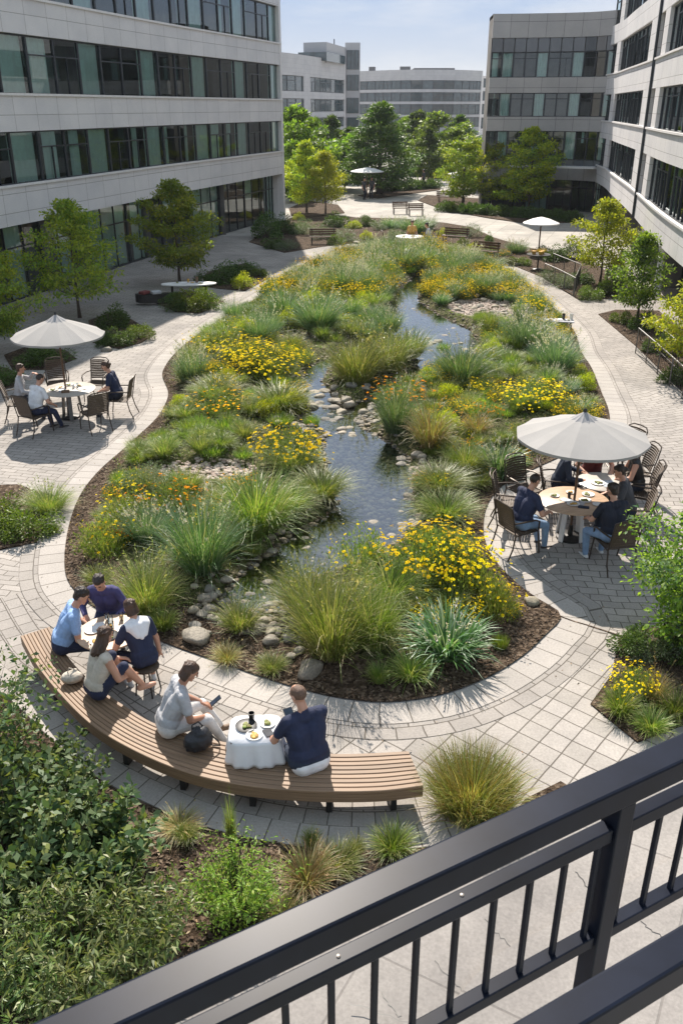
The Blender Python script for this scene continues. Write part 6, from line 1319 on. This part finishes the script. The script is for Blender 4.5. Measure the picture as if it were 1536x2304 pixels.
# black bag on the bench
bg_ = Body(); bg_.ell((0, 0, .14), (.19, .14, .14), np.eye(3), 'h'); bg_.ell((.03, .0, .23), (.12, .10, .09), np.eye(3), 'h')
for k in range(9): a = k * .7; bg_.cap((.16 * math.cos(a), .11 * math.sin(a), .08), (.05 * math.cos(a), .04 * math.sin(a), .30), .025, .018, 'h')
br2 = empty('bag', (-1.72, 8.28, .46), .5, 'crumpled black backpack on the bench beside the woman in grey', 'bag'); bg_.build('body', {'h': M['bag']}, br2, .009, 1)
m = MB(); m.tube([(-.06, .02, .27), (-.05, .03, .36), (.03, .03, .38), (.08, .02, .30)], .010, 7); m.build('strap', M['black'], br2, smooth=True); m = MB(); m.tube([(.15, -.06, .2), (.22, -.1, .1), (.24, -.08, .02), (.16, -.02, .015)], .010, 7); m.build('strap', M['black'], br2, smooth=True)
# white bag behind the woman in cream
wbg = Body(); wbg.ell((0, 0, .09), (.15, .11, .09), np.eye(3), 'h'); wbg.cap((-.06, 0, .12), (.05, .03, .17), .05, .03, 'h'); r_ = empty('bag', (-3.62, 9.62, .46), .2, 'soft cream bag on the bench behind the woman in cream', 'bag'); wbg.build('body', {'h': M['beige']}, r_, .01, 1)
m = MB(); m.tube([(-.05, 0, .16), (-.02, 0, .24), (.05, .02, .19)], .008, 6); m.build('strap', M['beige'], r_, smooth=True)
# ------------------------------------------------------------------ parasols
def parasol(label, X, Y, zt, ze, rad, rot, name='parasol'):
    r_ = empty(name, (X, Y, 0), rot, label, 'parasol'); n = 12; m = MB(); V = []; K = 7
    for j in range(K + 1):
        t = j / K; z = zt - .06 - (zt - .06 - ze) * (t ** 1.12)
        for i in range(n * 4):
            a = 2 * PI * i / (n * 4); ph = (i % 4) / 4; sc_ = 1 - .032 * math.sin(PI * ph) * t; sag = -.018 * math.sin(PI * ph) * t; rr = max(rad * t, .02); V.append((rr * sc_ * math.cos(a), rr * sc_ * math.sin(a), z + sag))
    N = n * 4; m.add(V, [(j * N + i, (j + 1) * N + i, (j + 1) * N + (i + 1) % N, j * N + (i + 1) % N) for j in range(K) for i in range(N)])
    m.add([(x * .999, y * .999, z - .05) for x, y, z in V[K * N:]] , []); o0 = (K + 1) * N
    m.f += [(K * N + i, o0 + i, o0 + (i + 1) % N, K * N + (i + 1) % N) for i in range(N)]; m.m += [0] * N
    c = m.build('canopy', M['canopy'], r_); sd2 = c.modifiers.new('s', 'SOLIDIFY'); sd2.thickness = .003
    v = MB(); V = []
    for j in range(4):
        t = j / 3; z = zt + .02 - .16 * t - .02 * t
        for i in range(N): a = 2 * PI * i / N; ph = (i % 4) / 4; rr = max(.30 * rad / 1.17 * t, .015) * (1 - .05 * math.sin(PI * ph) * t); V.append((rr * math.cos(a), rr * math.sin(a), z - .02 * math.sin(PI * ph) * t))
    v.add(V, [(j * N + i, (j + 1) * N + i, (j + 1) * N + (i + 1) % N, j * N + (i + 1) % N) for j in range(3) for i in range(N)]); vo = v.build('vent_cap', M['canopy_vent'], r_); s3_ = vo.modifiers.new('s', 'SOLIDIFY'); s3_.thickness = .003
    f = MB(); f.lathe([(.02, zt + .0), (.035, zt + .03), (.03, zt + .065), (.008, zt + .085)], 14); f.build('finial', M['black'], r_, smooth=True)
    p = MB(); p.tube([(0, 0, .03), (0, 0, zt)], .024, 12); p.build('pole', M['wood_pole'], r_, smooth=True); b = MB(); b.lathe([(.26, .0), (.26, .05), (.05, .08), (.04, .28), (.03, .28)], 28); b.build('base', M['steel_dark'], r_, smooth=True)
    for i in range(n):
        a = 2 * PI * i / n; rb = MB(); rb.bar((.04 * math.cos(a), .04 * math.sin(a), zt - .09), (rad * .985 * math.cos(a), rad * .985 * math.sin(a), ze - .012), .012, .014); rb.build('rib', M['wood_pole'], r_)
    h = MB(); h.lathe([(.045, zt - .5), (.045, zt - .44)], 14); h.build('hub', M['black'], r_, smooth=True); return r_
parasol('large off-white parasol over the right patio table', TR[0] + .01, TR[1] + .0, 2.52, 2.08, 1.20, .1)
parasol('off-white parasol over the left table in front of the building', TL[0] - .1, TL[1] + .03, 2.72, 2.22, 1.17, .35)
# ------------------------------------------------------------------ woven patio chairs
def make_chair(label):
    r_ = empty('patio_chair', (0, 0, 0), 0, label, 'chair', None, 1.12); m = MB()
    for k in range(11): y = -.20 + k * .042; m.box((0, y, .43 + .006 * math.cos(k * 1.2)), (.46 - .004 * abs(k - 6), .034, .014))
    m.build('seat', M['weave'], r_, bevel=.003); m = MB()
    for k in range(11):
        z = .49 + k * .042; yb = -.235 - .10 * ((z - .45) / .45) ** 1.3; w_ = .44 - .0006 * (k - 5) ** 2; pts = [(x, yb - .035 * math.cos(x / .22 * 1.4) + .035, z + .012 * math.cos(x * 6)) for x in np.linspace(-w_ / 2, w_ / 2, 9)]
        for a, b in zip(pts[:-1], pts[1:]): m.bar(a, b, .012, .034)
    m.build('backrest', M['weave'], r_); f = MB()
    f.tube([(-.235, .24, .43), (-.24, -.22, .42), (-.235, -.33, .93), (-.16, -.375, .975), (0, -.385, .985), (.16, -.375, .975), (.235, -.33, .93), (.24, -.22, .42), (.235, .24, .43), (-.235, .24, .43)], .013, 8); f.build('frame', M['chairmetal'], r_, smooth=True)
    for sx in (-1, 1):
        a = MB(); a.tube([(sx * .245, -.26, .66), (sx * .285, -.1, .67), (sx * .29, .12, .665), (sx * .275, .22, .62), (sx * .25, .24, .45)], .015, 8); a.build('armrest', M['chairmetal'], r_, smooth=True)
        l = MB(); l.tube([(sx * .235, .24, .44), (sx * .25, .27, .2), (sx * .245, .30, .01)], .013, 8); l.build('leg', M['chairmetal'], r_, smooth=True)
        l = MB(); l.tube([(sx * .235, -.21, .44), (sx * .25, -.26, .2), (sx * .25, -.34, .01)], .013, 8); l.build('leg', M['chairmetal'], r_, smooth=True)
    return r_
chairs = [
 (3.22, 14.30, -62, 'woven chair of the man in navy on the left of the right patio table'), (4.86, 13.72, 12, 'woven chair of the man in black nearest the balcony at the right patio table'),
 (5.48, 14.80, 80, 'woven chair under the person in grey at the right patio table'), (3.70, 16.10, -150, 'empty woven chair behind the right patio table on the left'), (3.30, 15.45, -105, 'empty woven chair between the man in navy and the flower bed'),
 (5.95, 15.9, 62, 'empty woven chair on the right side by the walkway'), (6.2, 17.0, 95, 'woven chair holding a black bag near the walkway'), (6.25, 18.0, 120, 'farthest woven chair of the right group'), (T2[0] - .8, T2[1] + .35, -100, 'woven chair at the hidden second table on its left'), (T2[0] + .05, T2[1] + .95, 180, 'woven chair beyond the hidden second table'), (T2[0] + .85, T2[1] + .25, 80, 'woven chair at the right of the hidden second table'),
 (-7.72, 20.72, -28, 'woven chair of the man in the white t-shirt'), (-8.45, 21.75, -75, 'woven chair at the far left of the left table'), (-6.25, 20.95, 38, 'empty woven chair in front of the left table on the right'), (-5.85, 22.1, 88, 'woven chair of the person in dark blue at the left table'), (-6.85, 23.55, 172, 'woven chair beyond the left table near the path'), (-7.95, 23.55, 200, 'tall backed chair beyond the left table by the dark shrub'),
]
c0 = None
for i, (x, y, a, lb) in enumerate(chairs):
    if c0 is None: c0 = make_chair(lb); o = c0
    else: o = copy_tree(c0)
    o['label'] = lb; o['group'] = 'woven patio chairs round the parasol tables'; o.location = (x, y, .006); o.rotation_euler = (0, 0, R(a))
ch_s = .445 * 1.12
person('man in a navy shirt sitting at the left of the right patio table', 3.27, 14.33, ch_s, R(-62), 1.14, 16, (0, 24), (-.2, .42, .26), (.2, .40, .26), top='navy', bottom='denim_light', hair='hair_dark', build=1.15, lf=(-.1, .5, -.40), rf=(.12, .46, -.40), bald=True)
person('man in a black t-shirt with his back turned at the right patio table', 4.82, 13.78, ch_s, R(14), 1.14, 12, (18, 14), (-.24, .40, .24), (.14, .42, .26), top='navy2', bottom='denim_light', hair='hair_dark', build=1.12, lf=(-.22, .36, -.40), rf=(.1, .44, -.40), shoe='shoe_white')
person('person in a charcoal top with tied hair at the right patio table', 5.42, 14.85, ch_s, R(72), 1.12, 18, (10, 18), (-.24, .40, .24), (.22, .40, .26), top='charcoal', sleeve='short', bottom='jeans_dark', hair='hair_dark', hstyle='bun', build=1.08)
person('person in dark blue half hidden behind the pole at the second table', T2[0] - .78, T2[1] + .33, ch_s, R(-100), 1.12, 16, (0, 14), (-.2, .42, .26), (.2, .40, .26), top='jeans_dark', sleeve='long', bottom='navy2', hair='hair_dark', hstyle='short')
person('person in dark red beyond the second table under the parasol edge', T2[0] + .05, T2[1] + .92, ch_s, R(180), 1.12, 20, (0, 24), (-.24, .42, .26), (.24, .40, .26), top='darkred', sleeve='none', bottom='navy2', hair='hair_brown', hstyle='long')
person('person in black at the right end of the second table', T2[0] + .82, T2[1] + .25, ch_s, R(82), 1.12, 14, (0, 16), (-.2, .42, .26), (.2, .40, .26), top='black', sleeve='none', bottom='jeans_dark', hair='hair_dark', hstyle='bun')
person('man in a white t-shirt and dark trousers on the front left of the left table', -7.68, 20.78, ch_s, R(-36), 1.12, 18, (-4, 26), (-.15, .42, .22), (.18, .38, .16), top='whitetee', bottom='navy', hair='hair_dark', build=1.08, lf=(-.1, .46, -.40), rf=(.12, .56, -.40), bald=True)
person('person in a dark blue shirt with brown hair on the right of the left table', -5.92, 22.1, ch_s, R(88), 1.12, 14, (6, 22), (-.16, .34, .22), (.16, .34, .2), top='navy', bottom='navy2', hair='hair_brown', hstyle='bun', build=1.05)
person('person in a pale shirt raising a hand at the far left of the left table', -8.42, 21.85, ch_s, R(-78), 1.08, 8, (10, 6), (-.2, .36, .62), (.2, .36, .24), top='greytee', sleeve='long', bottom='jeans_dark', hair='hair_brown', hstyle='short')
for (x, y, z_, lb) in ((6.18, 17.0, .5, 'black bag left on a woven chair near the walkway'),):
    b_ = Body(); b_.ell((0, 0, .1), (.2, .14, .11), np.eye(3), 'h'); b_.ell((.05, .02, .18), (.12, .1, .07), np.eye(3), 'h'); r_ = empty('bag', (x, y, z_), .5, lb, 'bag'); b_.build('body', {'h': M['bag']}, r_, .012, 1)
# ------------------------------------------------------------------ handrails by the right path
def handrail(pts, label, h=.85, n=None):
    r_ = empty('handrail', (0, 0, 0), 0, label, 'railing'); P = [Vector((p[0], p[1], 0)) for p in pts]; up = Vector((0, 0, 1))
    m = MB(); m.tube([p + up * h for p in P], .022, 8); m.build('top_rail', M['rail_grey'], r_, smooth=True); m = MB(); m.tube([p + up * .14 for p in P], .016, 8); m.build('bottom_rail', M['steel_dark'], r_, smooth=True)
    Q = resample(pts, 1.25)
    for p in Q: m = MB(); m.tube([(p[0], p[1], .0), (p[0], p[1], h)], .02, 8); m.build('post', M['rail_grey'], r_, smooth=True)
    for p in resample(pts, .16)[:95]: m = MB(); m.tube([(p[0], p[1], .14), (p[0], p[1], h - .02)], .006, 5, cap=False); m.build('baluster', M['steel_dark'], r_)
def cr_w(*pp): return crom(W(*pp), n=6)
handrail(cr_w((1428, 795), (1480, 845), (1540, 905)), 'curved metal handrail along the right path by the photo edge', .85)
handrail(cr_w((1438, 772), (1485, 805), (1560, 880)), 'second metal handrail behind the first along the right bed', .9)
handrail(cr_w((1222, 632), (1255, 648), (1290, 668)), 'low metal ramp rail beside the far right path', .8)
handrail(W((1290, 668), (1302, 640), (1240, 612)), 'metal ramp rail behind the front one at the far right path', .9)
# ------------------------------------------------------------------ serving table by the left building, party table in the garden, far plaza furniture
X, Y = at(428, 680)
st_ = empty('serving_table', (X, Y, 0), .12, 'long oval table crowded with food in front of the left building tree', 'table')
m = MB(); el_ = [(1.15 * math.cos(a), .42 * math.sin(a)) for a in np.linspace(0, 2 * PI, 40, endpoint=False)]; m.prism(el_, .74, .79); m.build('tabletop', M['white'], st_, bevel=.01)
for sx in (-.7, .7): m = MB(); m.lathe([(.22, 0), (.2, .04), (.05, .08), (.05, .74)], 16, (sx, 0, 0)); m.build('leg', M['steel_dark'], st_, smooth=True)
q = random.Random(11)
for i, (dx, dy, fd, lb) in enumerate([(-.5, .05, 'food_mix', 'plate at the left end of the long oval table'), (-.15, -.1, None, 'white plate in the middle of the long oval table'), (.15, .1, 'food_orange', 'plate of orange food on the long oval table'), (.5, -.05, 'food_mix', 'plate at the right of the long oval table'), (.8, .1, None, 'empty plate at the right end of the long oval table')]): plate(lb, X + dx, Y + dy, .792, .14, fd)
cup('brown pitcher on the long oval table', X + .32, Y + .15, .792, .07, .24, 'shoe_brown'); cup('tall bottle on the long oval table', X + .55, Y + .2, .792, .03, .28, 'clearglass'); cup('orange cup on the long oval table', X - .05, Y + .2, .792, .05, .14, 'food_orange')
cr = empty('bench', (X - 1.35, Y - .15, 0), .4, 'low curved dark seat with cushions at the left end of the oval table', 'bench'); m = MB(); m.prism([(.9 * math.cos(a), .5 * math.sin(a)) for a in np.linspace(PI * .9, PI * 1.75, 12)] + [(.45 * math.cos(a), .2 * math.sin(a)) for a in np.linspace(PI * 1.75, PI * .9, 12)], .1, .45); m.build('seat', M['steel_dark'], cr, bevel=.01)
m = MB(); m.box((-.55, -.25, .52), (.4, .3, .12), .6); m.build('cushion', M['darkred'], cr, bevel=.03); m = MB(); m.box((-.1, -.38, .52), (.4, .28, .12), .2); m.build('cushion', M['greytee'], cr, bevel=.03)
X, Y = at(1252, 752)
t_ = empty('party_table', (X, Y, 0), -.2, 'low picnic table with crockery among yellow flowers at the right rim', 'table'); m = MB(); m.box((0, 0, .5), (1.1, .5, .04)); m.build('tabletop', M['greytee'], t_, bevel=.01)
for sx in (-.45, .45): m = MB(); m.box((sx, 0, .24), (.05, .4, .48)); m.build('leg', M['black'], t_)
for i, (dx, dy, fd, lb) in enumerate([(-.3, 0, 'food_orange', 'plate at the left of the picnic table in the flowers'), (.05, .05, None, 'white plate in the middle of the picnic table in the flowers'), (.35, -.05, 'food_mix', 'plate at the right of the picnic table in the flowers')]): plate(lb, X + dx, Y + dy, .522, .13, fd)
cup('black jar on the picnic table in the flowers', X + .2, Y + .1, .522, .06, .2, 'black'); cup('white jug on the picnic table in the flowers', X + .48, Y + .1, .522, .07, .2, 'white')
def small_table(px, py, rad, h, label, mat='white'):
    X, Y = at(px, py); r_ = empty('round_table', (X, Y, 0), 0, label, 'table'); m = MB(); m.lathe([(0, h - .04), (rad, h - .03), (rad, h), (0, h)], 28, close=False); m.build('tabletop', M[mat], r_, smooth=True); m = MB(); m.lathe([(rad * .5, 0), (rad * .45, .03), (.04, .06), (.04, h - .03)], 16); m.build('leg', M['steel_dark'], r_, smooth=True); return X, Y
def far_parasol(px, py, rad, zt, label):
    X, Y = at(px, py); r_ = empty('parasol', (X, Y, 0), .3, label, 'parasol'); m = MB(); m.lathe([(.02, zt), (rad * .5, zt - .12), (rad, zt - .32), (rad, zt - .38), (rad * .5, zt - .16), (.02, zt - .04)], 16, close=False); m.build('canopy', M['white'], r_); p = MB(); p.tube([(0, 0, 0), (0, 0, zt)], .04, 8); p.build('pole', M['wood_pole'], r_); return X, Y
far_parasol(1210, 572, 1.0, 2.0, 'little cream parasol in the sun beyond the far right bed'); far_parasol(825, 446, 1.5, 2.6, 'white parasol under the big plaza tree')
X, Y = small_table(1208, 606, .6, .75, 'small round table with flower pots beside the far right path', 'steel_dark')
for i, (dx, dy, c) in enumerate([(-.25, 0, 'food_orange'), (.2, .1, 'petal_y'), (.05, -.2, 'petal_o')]):
    pm = MB(); pm.lathe([(.09, 0), (.12, .16), (.10, .16)], 12); o = pm.build('flower_pot', M['food_orange'], None, smooth=True, loc=(X + dx, Y + dy, .752)); tag(o, ['left flower pot on the small table by the far right path', 'right flower pot on the small table by the far right path', 'front flower pot on the small table by the far right path'][i], 'flower pot'); link('bloom', PR['yellow' if i else 'orange'][0][1], o, (0, 0, 0), 0, (.45, .45, .6))['kind'] = 'stuff'
X, Y = small_table(920, 562, .8, .75, 'far round dining table at the head of the garden'); 
plate('plate on the far round dining table', X + .2, Y, .752, .2, 'food_orange'); plate('second plate on the far round dining table left of the first', X - .3, Y + .1, .752, .2, 'food_mix')
q2 = MB()
def far_chair(x, y, a, lb): o = copy_tree(c0); o['label'] = lb; o['group'] = 'chairs and seats of the far plaza'; o.location = (x, y, .006); o.rotation_euler = (0, 0, R(a)); return o
far_chair(X - 1.2, Y - .2, -90, 'chair left of the far round dining table'); far_chair(X + 1.25, Y - .3, 80, 'chair right of the far round dining table'); far_chair(X + .2, Y + 1.2, 180, 'chair behind the far round dining table')
fp, _ = person('seated person in white at the far round dining table', X + 1.15, Y - .25, ch_s, R(80), 1.15, 14, (0, 10), top='whitetee', bottom='jeans_dark'); fq, _ = person('seated person in orange behind the far round dining table', X + .2, Y + 1.1, ch_s, R(180), 1.15, 14, (0, 10), top='food_orange', bottom='jeans_dark', hair='hair_brown')
stand, _ = person('person in dark clothes standing beneath the white parasol under the big tree', *at(836, 447), .86 * 1.1, R(150), 1.1, 2, (0, 5), (-.24, .1, -.05), (.24, .1, -.05), lf=(-.09, .02, -.78), rf=(.1, .05, -.78), top='charcoal', bottom='navy2', standing=True)
def stander(px, py, rz, lb):
    c = copy_tree(stand); X, Y = at(px, py); c.location = (X, Y, .86 * 1.1); c.rotation_euler = (0, 0, rz); c['label'] = lb; return c
stander(952, 425, 1.0, 'distant person walking on the bright path right of the big tree'); stander(818, 449, 4.0, 'second person beneath the white parasol on its left')
def park_bench(px, py, rz, lb, w=1.6):
    X, Y = at(px, py); r_ = empty('park_bench', (X, Y, 0), rz, lb, 'bench'); m = MB()
    for k in range(4): m.box((0, -.18 + k * .12, .45), (w, .1, .035))
    m.build('seat', M['wood_pole'], r_); m = MB()
    for k in range(3): m.box((0, .24 + .02 * k, .58 + k * .13), (w, .03, .1))
    m.build('backrest', M['wood_pole'], r_)
    for sx in (-1, 1): m = MB(); m.bar((sx * w * .42, -.2, 0), (sx * w * .42, -.18, .43), .05, .05); m.bar((sx * w * .42, .24, 0), (sx * w * .42, .28, .9), .05, .05); m.build('leg', M['steel_dark'], r_)
park_bench(727, 550, .1, 'small brown park bench in front of the grey shrubs'); park_bench(1022, 548, -.5, 'dark bench beside the round ball shrub'); park_bench(900, 482, .1, 'dark bench on the left of the far plaza pair', 1.2); park_bench(935, 486, .1, 'dark bench on the right of the far plaza pair', 1.2); park_bench(1088, 583, -.6, 'pale low bench on the right of the far path'); park_bench(1015, 455, .1, 'bench behind the hedge before the right wing', 2.6)
for i, (px, py, r, lb) in enumerate([(802, 548, 9, 'flat grey rock in the far bed beside the yellow cushion'), (1165, 598, 8, 'white rock among the far right shrubs'), (835, 566, 9, 'dark low rock at the head of the garden'), (240, 790, 12, 'flat rock at the kerb behind the left parasol')]):
    X, Y = at(px, py); o = link('stone', STM[i], None, (X, Y, .05), i, (r * mpp(X, Y),) * 3); tag(o, lb, 'stone')
# parked cars glimpsed beyond the far trees
def car(px, py, lb, mat):
    X, Y = at(px, py); r_ = empty('parked_car', (X, Y, 0), .1, lb, 'car'); prof = [(-2.2, .35), (-2.15, .8), (-1.3, .95), (-.7, 1.42), (.7, 1.45), (1.4, .98), (2.1, .85), (2.2, .4)]; m = MB()
    for y0, y1 in ((-.85, .85),):
        n = len(prof); v = [(x, y0, z) for x, z in prof] + [(x, y1, z) for x, z in prof]; m.add(v, [tuple(range(n)), tuple(reversed(range(n, 2 * n)))] + [(i, n + i, n + (i + 1) % n, (i + 1) % n) for i in range(n)])
    m.build('body', M[mat], r_, bevel=.06); g_ = MB(); g_.box((0, 0, 1.15), (1.5, 1.712, .3)); g_.build('side_window', M['glass_far'], r_, bevel=.03)
    for sx in (-1.35, 1.35):
        for sy in (-.82, .82): w_ = MB(); w_.tube([(sx, sy - .1, .32), (sx, sy + .1, .32)], .32, 16); w_.build('wheel', M['black'], r_)
for i, (px, py, mt, lb) in enumerate([(1085, 322, 'white', 'white car parked right of the far grove'), (1070, 330, 'rail_grey', 'grey car parked beyond the small tree right of the grove'), (1052, 408, 'white', 'white car glimpsed beside the light green tree'), (945, 372, 'rail_grey', 'dark car behind the grove trunks')]): car(px, py, lb, mt)
# ------------------------------------------------------------------ aerial haze
hz = MB(); hz.box((0, 180, 24), (420, 420, 52)); 
def haze(density):
    m, nt, out = newmat('haze'); p = nt.nodes.new('ShaderNodeVolumePrincipled'); p.inputs['Color'].default_value = (.80, .87, 1, 1); p.inputs['Density'].default_value = density; p.inputs['Anisotropy'].default_value = .3; nt.links.new(p.outputs[0], out.inputs['Volume']); return m
HAZE = 0.00018
if HAZE: o = hz.build('haze', haze(HAZE)); o['kind'] = 'stuff'
